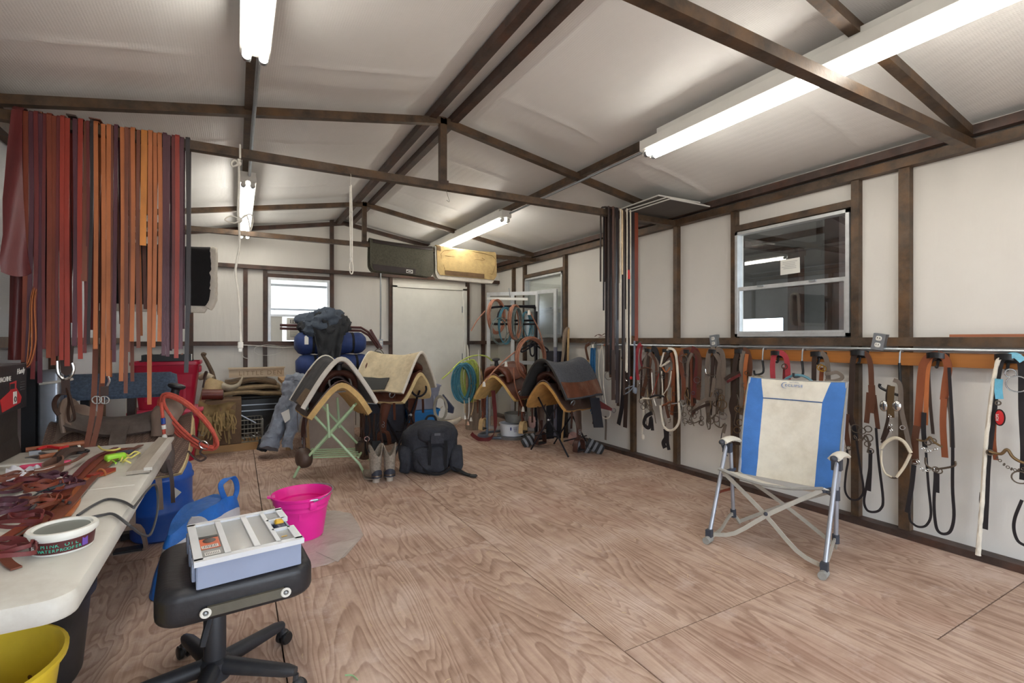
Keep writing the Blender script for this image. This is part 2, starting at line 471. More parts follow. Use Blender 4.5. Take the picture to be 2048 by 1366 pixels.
def lettering(text, size, m, parent, loc, rot, name='lettering', extr=0.0006, align='LEFT', sx=1.0, shear=0.0, spacing=1.0):
    """flat text as a thin mesh, placed in world space by a rotation matrix (columns: right, up, out)"""
    cu = bpy.data.curves.new('txt', 'FONT'); cu.body = text; cu.size = size; cu.extrude = extr; cu.align_x = align; cu.shear = shear
    cu.space_character = spacing; cu.resolution_u = 3
    ob = bpy.data.objects.new('txt', cu); COL.objects.link(ob)
    dg = bpy.context.evaluated_depsgraph_get()
    me = bpy.data.meshes.new_from_object(ob.evaluated_get(dg))
    bpy.data.objects.remove(ob); bpy.data.curves.remove(cu)
    M = Matrix.Translation(V(loc)) @ rot.to_4x4() @ Matrix.Diagonal((sx, 1, 1, 1))
    me.transform(world_of(parent).inverted() @ M if parent is not None else M)
    me.materials.clear(); me.materials.append(m); me.name = name
    o = bpy.data.objects.new(name, me); COL.objects.link(o)
    if parent is not None: o.parent = parent
    return o
def axes(right, up):
    r = V(right).normalized(); u = V(up); u = (u - r * u.dot(r)).normalized(); n = r.cross(u)
    return Matrix((r, u, n)).transposed()
def rotz(a): return Matrix.Rotation(a, 3, 'Z')
# ================================================================ THE ROOM
XR, XL, YB, YF = 3.82, -1.15, 7.30, -1.7      # lining faces of the four walls
SX, SL, SB = 3.77, -1.10, 7.25                # faces of the steel studs
RX, RZ, SLOPE = 1.335, 2.985, 0.172           # ridge line and roof pitch
def roof(x): return RZ - SLOPE * abs(x - RX)
M_rust = mat('rusty_steel', rgb(84, 70, 58), 0.5, metal=0.3, var=0.5, scale=11, bump=0.2, bscale=70, dirt=rgb(124, 90, 56), dirt_amt=0.6)
M_rust2 = mat('dark_rust_steel', rgb(72, 58, 52), 0.5, metal=0.25, var=0.45, scale=10, bump=0.2, bscale=60, dirt=rgb(100, 62, 44), dirt_amt=0.6)
M_wall = lining_mat('wall_lining', rgb(222, 219, 213))
M_roof = lining_mat('roof_lining', rgb(238, 238, 236), bubble=True, rough=0.42)
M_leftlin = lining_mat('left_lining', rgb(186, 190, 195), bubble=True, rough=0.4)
M_white = plastic('white_paint', 226, 226, 220, 0.5)
M_alu = metal('aluminium', 205, 208, 210, 0.4, 0.6)
M_zinc = metal('zinc_steel', 168, 174, 180, 0.38, 0.8)
M_glass = glass('window_glass')
M_dkgap = mat('subfloor', rgb(60, 45, 36), 0.9)

# floor: plywood sheets, the joints are real gaps over a dark subfloor
fl = tag(MB().box((1.335, 2.8, -0.04), (4.97, 9.0, 0.04)).build('floor', M_dkgap), 'worn plywood floor laid in long sheets', 'floor', kind='structure')
ply = [plywood_mat('plywood_%d' % i, i + 1) for i in range(5)]
cols = [(-1.15, 0.163, [1.10, 3.54, 5.97]), (0.165, 1.383, [0.35, 2.80, 5.24]), (1.385, 2.603, [1.53, 3.97, 6.41]), (2.605, 3.82, [0.94, 3.38, 5.82])]
k = 0
for x0, x1, cuts in cols:
    ys = [YF] + cuts + [YB]
    for a, b in zip(ys[:-1], ys[1:]):
        MB().box(((x0 + x1) / 2, (a + b) / 2, -0.010 + 0.0012 * (k % 3 - 1) * .4), (x1 - x0 - 0.004, b - a - 0.005, 0.02)).build('plywood_sheet', ply[(k * 2 + k // 3) % 5], fl)
        k += 1

# walls: lining with real openings
def wall_with_holes(name, origin, ux, length, height, holes, label, m, thick=0.06, out=None):
    """upright wall from origin along ux; holes are (a0, a1, z0, z1); built as a grid of blocks around them"""
    o3, ux = V(origin), V(ux)
    A = sorted({0, length} | {h[0] for h in holes} | {h[1] for h in holes}); Z = sorted({0, height} | {h[2] for h in holes} | {h[3] for h in holes})
    mb = MB(); n = V(out)
    for a0, a1 in zip(A[:-1], A[1:]):
        for z0, z1 in zip(Z[:-1], Z[1:]):
            am, zm = (a0 + a1) / 2, (z0 + z1) / 2
            if any(h[0] < am < h[1] and h[2] < zm < h[3] for h in holes): continue
            z0 = z0 - .07 if z0 == 0 else z0
            q = [o3 + ux * a0 + V((0, 0, z0)), o3 + ux * a1 + V((0, 0, z0)), o3 + ux * a1 + V((0, 0, z1)), o3 + ux * a0 + V((0, 0, z1))]
            mb.prism(q, n * thick)
    return tag(mb.build(name, m), label, 'wall', kind='structure')
wr = wall_with_holes('wall_right', (XR, YF, 0), (0, 1, 0), YB - YF, 2.62, [(1.86 - YF, 2.77 - YF, 1.30, 2.20), (5.37 - YF, 6.34 - YF, 1.30, 2.18)], 'white lined wall with steel studs and bridle rail', M_wall, out=(1, 0, 0))
wb = wall_with_holes('wall_back', (XL, YB, 0), (1, 0, 0), XR - XL, 3.05, [(0.36 - XL, 1.13 - XL, 1.24, 2.10)], 'white lined gable wall with window and door', M_wall, out=(0, 1, 0))
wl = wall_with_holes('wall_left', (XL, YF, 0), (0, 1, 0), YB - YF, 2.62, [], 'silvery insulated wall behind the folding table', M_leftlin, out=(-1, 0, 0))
wf = wall_with_holes('wall_front', (XL, YF, 0), (1, 0, 0), XR - XL, 3.05, [(0.75, 4.05, 0, 2.25)], 'front wall with the open doorway', M_wall, out=(0, -1, 0))
def tubebar(a, b, parent, name, w=0.05, m=None):
    return MB().bar(a, b, w, w).build(name, m or M_rust, parent)
# studs, girts, plates: right wall
for y, w in ((-0.9, .05), (0.3, .05), (1.535, .062), (1.825, .05), (2.79, .05), (3.44, .05), (4.05, .05), (5.33, .05), (6.38, .045), (6.72, .045)):
    MB().box(((SX + XR) / 2, y, 1.2), (XR - SX, w, 2.40)).build('stud', M_rust, wr)
MB().box((3.785, 2.8, 1.262), (0.07, 8.98, 0.058)).build('girt', M_rust, wr)
MB().box((3.785, 2.8, 2.42), (0.07, 8.98, 0.06)).build('top_plate', M_rust, wr)
MB().box((3.745, 2.8, 2.492), (0.06, 8.98, 0.055)).build('eave_purlin', M_rust2, wr)
MB().box((3.775, 2.8, 0.022), (0.09, 8.98, 0.044)).build('baseboard_rail', M_rust2, wr)
for y0, y1, z in ((1.85, 2.77, 2.235), (5.35, 6.36, 2.215)):
    MB().box((3.795, (y0 + y1) / 2, z), (0.052, y1 - y0, 0.05)).build('window_header', M_rust, wr)
# back wall steel
for x, z1 in ((-0.5, 2.2), (0.096, 2.2), (0.325, 2.2), (1.165, 2.96), (2.0, 2.2), (3.25, 2.2), (3.53, 2.5)):
    MB().box((x, (SB + YB) / 2, z1 / 2), (0.05, YB - SB, z1)).build('stud', M_rust2, wb)
MB().box(((XL + XR) / 2, 7.268, 2.222), (XR - XL - .01, 0.075, 0.052)).build('girt', M_rust2, wb)
for xa, xb in ((XL + .01, 2.0), (3.25, XR - .01)):
    MB().box(((xa + xb) / 2, 7.27, 1.222), (xb - xa, 0.07, 0.055)).build('girt', M_rust2, wb)
MB().box((0.745, 7.272, 2.125), (0.80, 0.05, 0.05)).build('window_header', M_rust2, wb)
for s in (-1, 1):
    xa = RX + s * 2.43
    MB().bar((RX, 7.262, roof(RX) - .06), (xa, 7.262, roof(xa) - .06), .05, .05, (0, 1, 0)).build('gable_rafter', M_rust2, wb)
# left wall steel
for y in (0.2, 1.4, 2.6, 3.44, 4.6, 6.0):
    MB().box(((SL + XL) / 2, y, 1.2), (SL - XL, 0.05, 2.40)).build('stud', M_rust, wl)
MB().box((-1.12, 2.8, 1.262), (0.07, 8.98, 0.058)).build('girt', M_rust, wl)
MB().box((-1.115, 2.8, 2.42), (0.07, 8.98, 0.06)).build('top_plate', M_rust, wl)
MB().box((-1.075, 2.8, 2.492), (0.06, 8.98, 0.055)).build('eave_purlin', M_rust2, wl)
# ceiling: sagging insulation laid over the purlins
PUR = [XL, 0.065, 1.25, 1.42, 2.605, XR]
SEAMS = [0.55, 1.77, 2.98, 4.2, 5.42, 6.64]
def ceil_pt(x, y):
    z = roof(x)
    for a, b in zip(PUR[:-1], PUR[1:]):
        if a <= x <= b:
            t = (x - a) / (b - a); s = 4 * t * (1 - t); wdt = b - a
            for c0, c1 in zip([YF] + [1.2, 3.44, 6.02], [1.2, 3.44, 6.02] + [YB]):
                if c0 <= y <= c1:
                    q = (y - c0) / (c1 - c0); e = min(1, min(q, 1 - q) * 7)
                    z -= 0.035 * s * e * min(1, wdt)
            yo = y + 0.10 * s * min(1, wdt)
            for ys in SEAMS:
                d = (yo - ys - 0.05 * noise.noise(V((x * 1.3, ys, 0))))
                if abs(d) < .08 and wdt > .5: z -= min(1, s * 1.6) * (0.007 * math.exp(-(d / 0.016) ** 2) + 0.006 * (1 if d > 0 else 0) * math.exp(-abs(d) / .04))
    z += 0.006 * noise.noise(V((x * 2.5, y * 1.5, 3)))
    return V((x, y, z))
xs = []
for a, b in zip(PUR[:-1], PUR[1:]):
    n = 14 if b - a > .5 else 3
    xs += [a + (b - a) * i / n for i in range(n)]
xs.append(PUR[-1])
NY = 420
def ceil_half(name, sel, label):
    mb = MB(); w = NY + 1; vs = []; fs = []
    for x in sel:
        for j in range(w): vs.append(ceil_pt(x, YF + (YB - YF) * j / NY))
    n = len(vs); vs += [p + V((0, 0, .03)) for p in vs[:]]
    for i in range(len(sel) - 1):
        for j in range(NY):
            a = i * w + j; fs.append((a, a + w, a + w + 1, a + 1)); fs.append((n + a, n + a + 1, n + a + w + 1, n + a + w))
    mb.add(vs, fs, True)
    return tag(mb.build(name, M_roof), label, 'ceiling', kind='structure')
ce = ceil_half('ceiling', xs, 'white bubble insulation roof lining sagging between steel purlins')
for x in (0.065, 2.605): tubebar((x, YF, roof(x) - .058), (x, YB, roof(x) - .058), ce, 'purlin', .05)
for x in (1.25, 1.42): tubebar((x, YF, roof(x) - .045), (x, YB, roof(x) - .045), ce, 'ridge_beam', .055, M_rust2)
# roof trusses
for y, lab in ((1.2, 'steel roof truss beside the long light over the camp chair'), (3.44, 'steel roof truss with leather straps hung over its tie beam'), (6.02, 'steel roof truss with saddle pads hung over its tie beam')):
    tr = thing('roof_truss', lab, 'truss', (RX, y, 2.39), kind='structure')
    MB().bar((SL, y, 2.415), (SX, y, 2.415), .052, .052).build('tie_beam', M_rust, tr)
    for s in (-1, 1):
        xa = RX + s * 2.40
        MB().bar((RX, y, roof(RX) - .085), (xa, y, roof(xa) - .085), .05, .05).build('rafter', M_rust, tr)
    if y > 2:
        MB().box((RX, y, (2.44 + 2.93) / 2), (.05, .05, .46)).build('king_post', M_rust, tr)
        MB().box((RX, y - .026, 2.44), (.075, .004, .03)).build('weld_plate', M_rust2, tr)
# door in the back wall
dr = tag(MB().box((2.62, 7.262, 1.03), (1.06, 0.045, 2.04)).build('door_1', M_white), 'off-white steel door in the gable wall', 'door', kind='structure')
for x in (2.055, 3.185): MB().box((x, 7.262, 1.04), (0.07, 0.075, 2.08)).build('door_frame', M_white, dr)
MB().box((2.62, 7.262, 2.085), (1.20, 0.075, 0.06)).build('door_frame', M_white, dr)
MB().lathe([(.001, 0), (.03, 0), (.03, .006), (.012, .01), (.012, .03), (.026, .04), (.028, .055), (.015, .066), (.001, .066)], (2.18, 7.238, 0.98), 16, Matrix.Rotation(R(90), 3, 'X')).build('door_knob', M_zinc, dr)
for z in (.3, 1.0, 1.75): MB().box((3.145, 7.236, z), (.022, .012, .10)).build('hinge', M_zinc, dr)
# window in the back wall with a single-hung sash above the air conditioner
w1 = thing('window_1', 'aluminium window in the gable wall looking out to a hill', 'window', (0.745, 7.27, 1.24), kind='structure')
for x in (0.375, 1.115): MB().box((x, 7.275, 1.67), (.035, .07, .86)).build('window_frame', M_alu, w1)
for z in (2.085, 1.595): MB().box((0.745, 7.275, z), (.71, .06, .03)).build('window_frame', M_alu, w1)
for z, h in ((2.005, .028), (1.68, .022)): MB().box((0.745, 7.295, z), (.70, .03, h)).build('sash_rail', M_zinc, w1)
MB().box((0.745, 7.29, 1.84), (.70, .004, .47)).build('pane', M_glass, w1)
MB().box((0.46, 7.272, 1.415), (.14, .02, .33)).build('filler_panel', M_white, w1)
for i in range(9): MB().box((0.405 + i * .0135, 7.259, 1.415), (.005, .008, .32)).build('filler_rib', M_white, w1)
MB().box((1.07, 7.272, 1.415), (.09, .02, .33)).build('filler_panel', M_white, w1)
# right wall window near the chair
def wall_window(name, y0, y1, z0, z1, label, mid):
    w = thing(name, label, 'window', (3.80, (y0 + y1) / 2, z0), kind='structure')
    ym, L = (y0 + y1) / 2, y1 - y0
    for y in (y0 + .012, y1 - .012): MB().box((3.80, y, (z0 + z1) / 2), (.07, .024, z1 - z0)).build('window_frame', M_alu, w)
    for z in (z0 + .012, z1 - .012): MB().box((3.80, ym, z), (.07, L, .024)).build('window_frame', M_alu, w)
    MB().box((3.80, ym, mid), (.045, L - .05, .03)).build('meeting_rail', M_alu, w)
    MB().box((3.788, ym, z0 + .035), (.03, L - .05, .02)).build('sash_rail', M_alu, w)
    for y in (y0 + .03, y1 - .03): MB().box((3.79, y, (z0 + mid) / 2), (.03, .016, mid - z0 - .03)).build('sash_stile', M_alu, w)
    MB().box((3.795, ym, (z0 + mid) / 2), (.004, L - .06, mid - z0 - .05)).build('pane', M_glass, w)
    MB().box((3.812, ym, (z1 + mid) / 2), (.004, L - .05, z1 - mid - .04)).build('pane', M_glass, w)
    for dy in (-.2, .22): MB().box((3.772, ym + dy, mid + .008), (.018, .05, .012)).build('sash_latch', M_zinc, w)
    return w
w2 = wall_window('window_2', 1.86, 2.77, 1.30, 2.20, 'aluminium sash window behind the camp chair with a paper note', 1.71)
w3 = wall_window('window_3', 5.37, 6.34, 1.30, 2.18, 'aluminium sash window behind the glazed panels', 1.70)
MB().box((3.85, 5.855, 1.90), (.004, .90, .52)).build('roller_blind', M_white, w3)
# the lean-to beyond the right wall, seen dimly through window_2
M_lgrey = mat('lean_to_lining', rgb(150, 149, 146), 0.7, var=.06)
a_, b_ = WX(1482, 650, 7.6).y, WX(1566, 650, 7.6).y
lw = tag(MB().prism([(7.6, -.5, -.06), (7.6, 7.8, -.06), (7.6, 7.8, 1.40), (7.6, -.5, 1.40)], (.05, 0, 0)).build('wall_leanto', M_lgrey), 'grey far wall of the lean-to beyond the window', 'wall', kind='structure')
MB().box((7.625, 3.65, 2.15), (.05, 8.3, 1.06)).build('upper_lining', M_lgrey, lw)
MB().box((7.625, (b_ - .5) / 2, 1.51), (.05, b_ + .5, .22)).build('upper_lining', M_lgrey, lw)
MB().box((7.625, (a_ + 7.8) / 2, 1.51), (.05, 7.8 - a_, .22)).build('upper_lining', M_lgrey, lw)
lc = tag(MB().box((5.75, 3.65, 2.68), (3.75, 8.3, .05)).build('ceiling_leanto', M_lgrey), 'grey roof of the lean-to beyond the window', 'ceiling', kind='structure')
lf = tag(MB().box((5.75, 3.65, -.04), (3.75, 8.3, .05)).build('floor_leanto', mat('dirt', rgb(150, 138, 126), .95)), 'bare ground of the lean-to beyond the window', 'floor', kind='structure')
tag(MB().box((5.75, 7.8, 1.3), (3.75, .05, 2.7)).build('wall_leanto_end', M_lgrey), 'grey end wall of the lean-to', 'wall', kind='structure')
for px, x, w in ((1671, 4.6, .12), (1592, 7.4, .16)): MB().box((x, WX(px, 600, x).y, 1.32), (w, w, 2.66)).build('post', M_rust2, lw)
for x in (4.9, 6.3): MB().box((x, 3.65, 2.62), (.07, 8.2, .07)).build('beam', M_rust2, lc)
for y in (1.4, 4.4): MB().box((5.75, y, 2.60), (3.7, .08, .08)).build('beam', M_rust2, lc)
# ground and hill outside the gable window
gr = tag(MB().box((0, 0, -.25), (600, 600, .1)).build('ground_outside', mat('pale_ground', rgb(176, 164, 148), .95, scale=.2)), 'pale dry ground outside', 'ground', kind='structure')
def hill(u, v):
    x = -150 + 300 * u; y = 150 + 90 * v
    h = 34 * math.exp(-((x - 38) / 34) ** 2) + 15 * math.exp(-((x + 20) / 60) ** 2) + 3 * noise.noise(V((x * .06, y * .02, 0)))
    return V((x, y, -1 + max(h, 0) * math.sin(PI * v)))
tag(MB().sheet(hill, 50, 8, .5).build('hill', mat('dry_hill', rgb(150, 144, 136), .95, scale=.05)), 'pale dry hill far beyond the gable window', 'hill', kind='structure')
# ================================================================ LIGHTS AND WIRING
M_tube = emit('lit_tube', (1.0, 0.95, 0.86, 1), TUBE_EMIT)
M_fix = plastic('fixture_enamel', 236, 236, 230, 0.35)
M_sock = plastic('socket_plastic', 225, 225, 220, 0.5)
def fixture(x, y0, y1, label):
    t = thing('fluorescent_fixture', label, 'light', (x, (y0 + y1) / 2, 2.53), group='twin tube lights under the roof purlins')
    pz = roof(x) - .083
    ym, L = (y0 + y1) / 2, y1 - y0
    mb = MB()
    prof = [(-.062, 2.590), (-.05, 2.578), (-.012, 2.583), (0, 2.592), (.012, 2.583), (.05, 2.578), (.062, 2.590), (.055, 2.655), (-.055, 2.655)]
    mb.prism([(x + a, y0, b) for a, b in prof], (0, L, 0))
    mb.box((x, ym, (2.655 + pz) / 2 - .001), (.05, L * .9, max(pz - 2.655, .004) + .004))
    mb.build('housing', M_fix, t)
    for s in (-1, 1):
        tb = MB().tube([(x + s * .034, y0 + .035, 2.556), (x + s * .034, y1 - .035, 2.556)], .0185, 12).build('lit_tube', M_tube, t)
        for yy in (y0 + .025, y1 - .025):
            sk = MB().box((x + s * .034, yy, 2.572), (.032, .018, .055)).build('socket', M_sock, t)
        for yy in (y0 + .04, y1 - .04):
            MB().tube([(x + s * .034, yy - .012, 2.556), (x + s * .034, yy + .012, 2.556)], .0195, 12).build('tube_cap', M_zinc, tb)
    for yy in (y0 - .003, y1 + .003): MB().box((x, yy, 2.622), (.115, .006, .07)).build('end_plate', M_fix, t)
    return t
fixture(0.072, 0.12, 2.56, 'twin tube light nearer the open doorway, over the folding table')
fixture(2.50, 0.10, 2.54, 'long twin tube light over the camp chair')
fixture(0.080, 4.60, 7.04, 'twin tube light beside the hanging white cord, gable end')
fixture(2.52, 4.62, 7.06, 'twin tube light above the hanging saddle pads')
G_con = 'galvanised conduit runs'
MB().tube([(.092, 2.563, 2.625), (.088, 3.5, 2.63), (.09, 4.596, 2.63)], .011, 8).thing('conduit', M_zinc, 'galvanised conduit between the two lights on one purlin', 'conduit', G_con)
MB().tube([(2.555, 2.543, 2.628), (2.56, 3.5, 2.63), (2.56, 4.616, 2.63)], .011, 8).thing('conduit', M_zinc, 'galvanised conduit linking camp chair light and saddle pad light', 'conduit', G_con)
MB().tube([(3.738, -1.6, 1.213), (3.738, 4.6, 1.213)], .0115, 8).thing('conduit', M_zinc, 'galvanised conduit along the wall above the wooden bridle rail', 'conduit', G_con)
MB().tube([(1.835, 7.236, 1.27), (1.835, 7.215, 1.35), (1.835, 7.215, 2.26)], .011, 8).thing('conduit', M_zinc, 'galvanised conduit dropping down the gable wall beside the door', 'conduit', G_con)
# outlets
M_face = plastic('outlet_face', 228, 226, 218, .4); M_slot = plastic('outlet_slot', 30, 28, 26, .6)
def outlet(p, nrm, label, tilt=0.0, wide=.072):
    n = V(nrm); side = V((0, 0, 1)).cross(n)
    t = thing('outlet_box', label, 'outlet', p, group='metal outlet boxes')
    rot = Matrix((side, V((0, 0, 1)), n)).transposed() @ Matrix.Rotation(tilt, 3, 'Z')
    MB().box(V(p) + n * .0, (wide, .108, .045), rot).build('box', M_zinc, t)
    for s in (-1, 1):
        f = MB().rbox(V(p) + n * .024 + rot @ V((0, s * .022, 0)), (.034, .030, .006), .010, rot).build('receptacle', M_face, t)
        for dx in (-.007, .007): MB().box(V(p) + n * .0275 + rot @ V((dx, s * .022 + .003, 0)), (.003, .010, .002), rot).build('slot', M_slot, f)
    return t
outlet((3.738, WX(1430, 683).y, 1.262), (-1, 0, 0), 'outlet box beside the window stud above the bridle rail', .12)
outlet((3.738, WX(1760, 684).y, 1.262), (-1, 0, 0), 'tilted outlet box between the two studs beside the window', -.18)
outlet((1.835, 7.215, 1.222), (0, -1, 0), 'outlet box at the foot of the gable wall conduit', 0, .06)
# hanging cords
M_cord = fabric('white_cord', 232, 228, 218)
def cordz(name, pts, r, label, Y, cat='cord', group=None, extra=None, m=None):
    mb = MB().tube([WY(a, b, Y) for a, b in pts], r, 7, k=5)
    if extra: extra(mb)
    return mb.thing(name, m or M_cord, label, cat, group)
def knot1(mb):
    for c, rr in (((478, 327), .014), ((479, 440), .016)): mb.ell(WY(c[0], c[1], 3.385), (rr, rr, rr * 1.2), 8, 6)
    mb.tube([WY(a, b, 3.38) for a, b in ((478, 328), (466, 333), (463, 326), (470, 321), (479, 330))], .006, 6, k=5)
    mb.tube([WY(a, b, 3.38) for a, b in ((480, 438), (462, 432), (450, 440), (470, 446), (482, 438), (500, 428), (506, 440), (503, 456), (500, 463))], .004, 6, k=5)
    mb.tube([WY(a, b, 3.38) for a, b in ((482, 438), (492, 430), (498, 445), (500, 463))], .004, 6, k=5)
    for z in (3.385,): mb.tube([(0.016, 3.385, 2.37), (0.016, 3.385, 2.45), (0.016, 3.475, 2.45), (0.016, 3.475, 2.38), (0.016, 3.385, 2.36)], .006, 6)
cord = cordz('hanging_cord', [(477, 318), (478, 360), (476, 420), (478, 445), (479, 490), (474, 520), (471, 545), (475, 575), (479, 620), (480, 655), (482, 684)], .0068, 'knotted white cord hanging from the strap truss down to a plug', 3.39, extra=knot1)
pl = MB().rbox(WY(481, 690, 3.39), (.03, .022, .04), .006); pl.box(WY(481, 700, 3.39), (.02, .016, .02)).build('plug', M_face, cord)
def knot2(mb):
    mb.ell(WY(702, 520, 3.40), (.011, .011, .018), 8, 6)
    mb.tube([WY(a, b, 3.40) for a, b in ((702, 520), (699, 532), (701, 546), (705, 546), (706, 532), (703, 520))], .0045, 6, k=4)
    mb.tube([WY(a, b, 3.40) for a, b in ((701, 520), (700, 440), (700, 372))], .0045, 6)
    mb.tube([WY(701, 372, 3.40), WY(702, 352, 3.405), (WY(702, 352).x, 3.411, 2.39)], .0015, 5)
cordz('hanging_cord', [(702, 370), (704, 440), (704, 520)], .0055, 'short white looped cord hanging from the middle of the strap truss', 3.40, extra=knot2)
M_wire = plastic('thin_wire', 90, 80, 70)
MB().tube([WY(892, 376, 3.412), WY(895, 390, 3.40), WY(899, 404, 3.40), WY(893, 400, 3.40)], .0016, 5, k=3).thing('bent_wire', M_wire, 'short bent wire under the king post of the strap truss', 'wire')
# cable on the gable wall
c2 = MB().tube([WY(a, b, 7.22) for a, b in ((486, 690), (520, 692), (560, 695), (592, 694))], .005, 6, k=4)
c2.tube([WY(a, b, 7.215) for a, b in ((508, 704), (512, 694), (535, 690), (560, 693), (566, 702), (545, 710), (520, 710), (508, 704))], .003, 5, k=4)
c2.thing('wall_cable', M_face, 'white cable looped along the gable wall under the girt', 'cable')
MB().tube([WY(a, b, 7.215) for a, b in ((484, 712), (490, 716), (495, 717))], .004, 5).thing('plug_lead', M_face, 'short white plug lead on the gable wall stud', 'cable')
# ---------------- air conditioner in the window
ac = thing('air_conditioner', 'white window air conditioner with louvred face below the sash', 'air conditioner', (.80, 7.24, 1.265))
MB().rbox((.80, 7.25, 1.415), (.44, .14, .30), .012).build('casing', M_white, ac)
M_grill = plastic('grille_grey', 176, 176, 168, .5)
gp = MB().box((.80, 7.176, 1.39), (.36, .01, .16)).build('grille', M_grill, ac)
for i in range(9): MB().box((.80, 7.171, 1.325 + i * .0163), (.35, .012, .006)).build('louvre', M_white, gp)
for x in (.72, .88): MB().box((x, 7.166, 1.39), (.008, .012, .16)).build('grille_bar', M_white, gp)
tp = MB().box((.80, 7.176, 1.515), (.36, .01, .05)).build('vent_slot', plastic('vent_dark', 120, 118, 112), ac)
for i in range(12): MB().box((.64 + i * .029, 7.170, 1.515), (.012, .008, .045)).build('vent_fin', M_white, tp)
# ---------------- saddle pads over the far tie beam
def pad_on_beam(x0, x1, drop, m, name, label, patch=None, back=None, yb=6.02, zt=2.444, tilt=0.0, under=None, parts=None):
    t = thing(name, label, 'saddle pad', ((x0 + x1) / 2, yb, zt - drop))
    def surf(off, xa, xb, dr):
        def fn(u, v):
            s = (v - .5) * 2                       # -1 front hem .. 1 back hem
            a = abs(s); sg = -1 if s < 0 else 1
            w = .038 + off
            if a < .12: y = sg * w * math.sin(a / .12 * PI / 2); z = zt + off + .006 - (1 - math.cos(a / .12 * PI / 2)) * w * .7
            else: y = sg * (w + .012 * math.sin((a - .12) * 3)); z = zt + off + .006 - w * .7 - (a - .12) / .88 * dr
            x = xa + (xb - xa) * u
            cx = (u - .5) * 2
            hem = max(0, a - .8) / .2
            x -= (x - (xa + xb) / 2) * .10 * hem ** 2 * abs(cx) ** 4
            z += tilt * (u - .5) + .012 * (abs(cx) ** 3) * (1 - a)
            y += sg * .012 * noise.noise(V((x * 4, z * 4, 1)))
            return V((x, yb + y, z))
        return fn
    if under: MB().sheet(surf(.004, x0 - .02, x1 - .02, drop + .045), 16, 36, .014).build('fleece_lining', under, t)
    MB().sheet(surf(.018, x0, x1, drop), 18, 40, .016).build('pad_body', m, t)
    if parts: parts(t, surf)
    return t
M_felt = fabric('dark_felt', 88, 86, 74, .3, bscale=260, scale=60)
M_tan = fabric('tan_canvas', 196, 170, 118, .18, bscale=120, dirt=rgb(138, 112, 74), scale=9)
M_fleece = fabric('white_fleece', 222, 216, 204, .10, bscale=90, bump=1.0)
M_wear = leather('dark_wear_leather', 52, 42, 40)
M_brownsuede = fabric('brown_suede', 112, 88, 62, .25)
M_patchw = plastic('white_patch', 225, 225, 218)
M_black = plastic('black_plastic', 24, 24, 26, .42)
def sub(fn, u0, u1, v0, v1, off):
    return lambda u, v: fn(u0 + (u1 - u0) * u, v0 + (v1 - v0) * v) + V((0, -off, 0))
def grey_parts(t, surf):
    s = surf(.018, 1.39, 2.185, .345)
    q = MB().sheet(sub(s, .03, .70, .012, .10, .012), 14, 8, .006).build('wear_leather', M_wear, t)
    MB().sheet(sub(s, .04, .98, .425, .47, .014), 14, 6, .006).build('spine_leather', M_wear, t)
    e = MB().sheet(sub(s, .55, .655, .02, .075, .018), 6, 4, .003).build('maker_patch', M_patchw, t)
    c = s(.60, .047) + V((0, -.024, 0))
    MB().ell(c, (.036, .003, .014), 14, 6).build('emblem', M_black, e)
    MB().ell(c + V((0, -.003, 0)), (.022, .002, .006), 10, 6).build('emblem_mark', M_patchw, e)
pad_on_beam(1.39, 2.185, .345, M_felt, 'saddle_pad', 'dark grey felt saddle pad hung over the tie beam', parts=grey_parts, tilt=-.03)
def tan_parts(t, surf):
    s = surf(.018, 2.235, 3.09, .335)
    MB().sheet(sub(s, .12, .78, .012, .085, .012), 14, 8, .006).build('wear_suede', M_brownsuede, t)
    for r in (((.12, .10), (.12, .42), (.93, .42), (.93, .12), (.88, .10)), ((.13, .33), (.75, .33), (.75, .37))):
        MB().tube([s(a, b) + V((0, -.011, 0)) for a, b in r], .0035, 5, k=4).build('quilt_seam', fabric('tan_seam', 150, 124, 80), t)
    MB().sheet(sub(s, .0, .06, .40, .47, .012), 5, 5, .005).build('corner_patch', M_brownsuede, t)
pad_on_beam(2.235, 3.09, .335, M_tan, 'saddle_pad', 'tan canvas saddle pad with white fleece hung over the tie beam', under=M_fleece, parts=tan_parts, tilt=-.02)
# ---------------- stacked white panels lying across the corner of truss and wall plate
M_panel = plastic('panel_white', 222, 220, 214, .6); M_pback = plastic('panel_dark_back', 92, 88, 84, .8)
for i, (dx, dy, a) in enumerate(((0, 0, 0), (-.02, .035, .03), (-.05, .06, -.04))):
    t = thing('ceiling_panel', ['lowest white panel lying on the truss corner', 'middle white panel of the stack on the truss corner', 'topmost white panel of the stack on the truss corner'][i], 'panel', (3.46 + dx, 3.38 + dy, 2.463 + i * .019), a, group='white panels on the truss corner')
    MB().box((0, 0, .009), (.50, .80, .010)).build('board', M_panel, t, local=True)
    MB().box((0, 0, .0025), (.49, .79, .005)).build('underside', M_pback, t, local=True)  # each panel's underside is coloured darker than its board
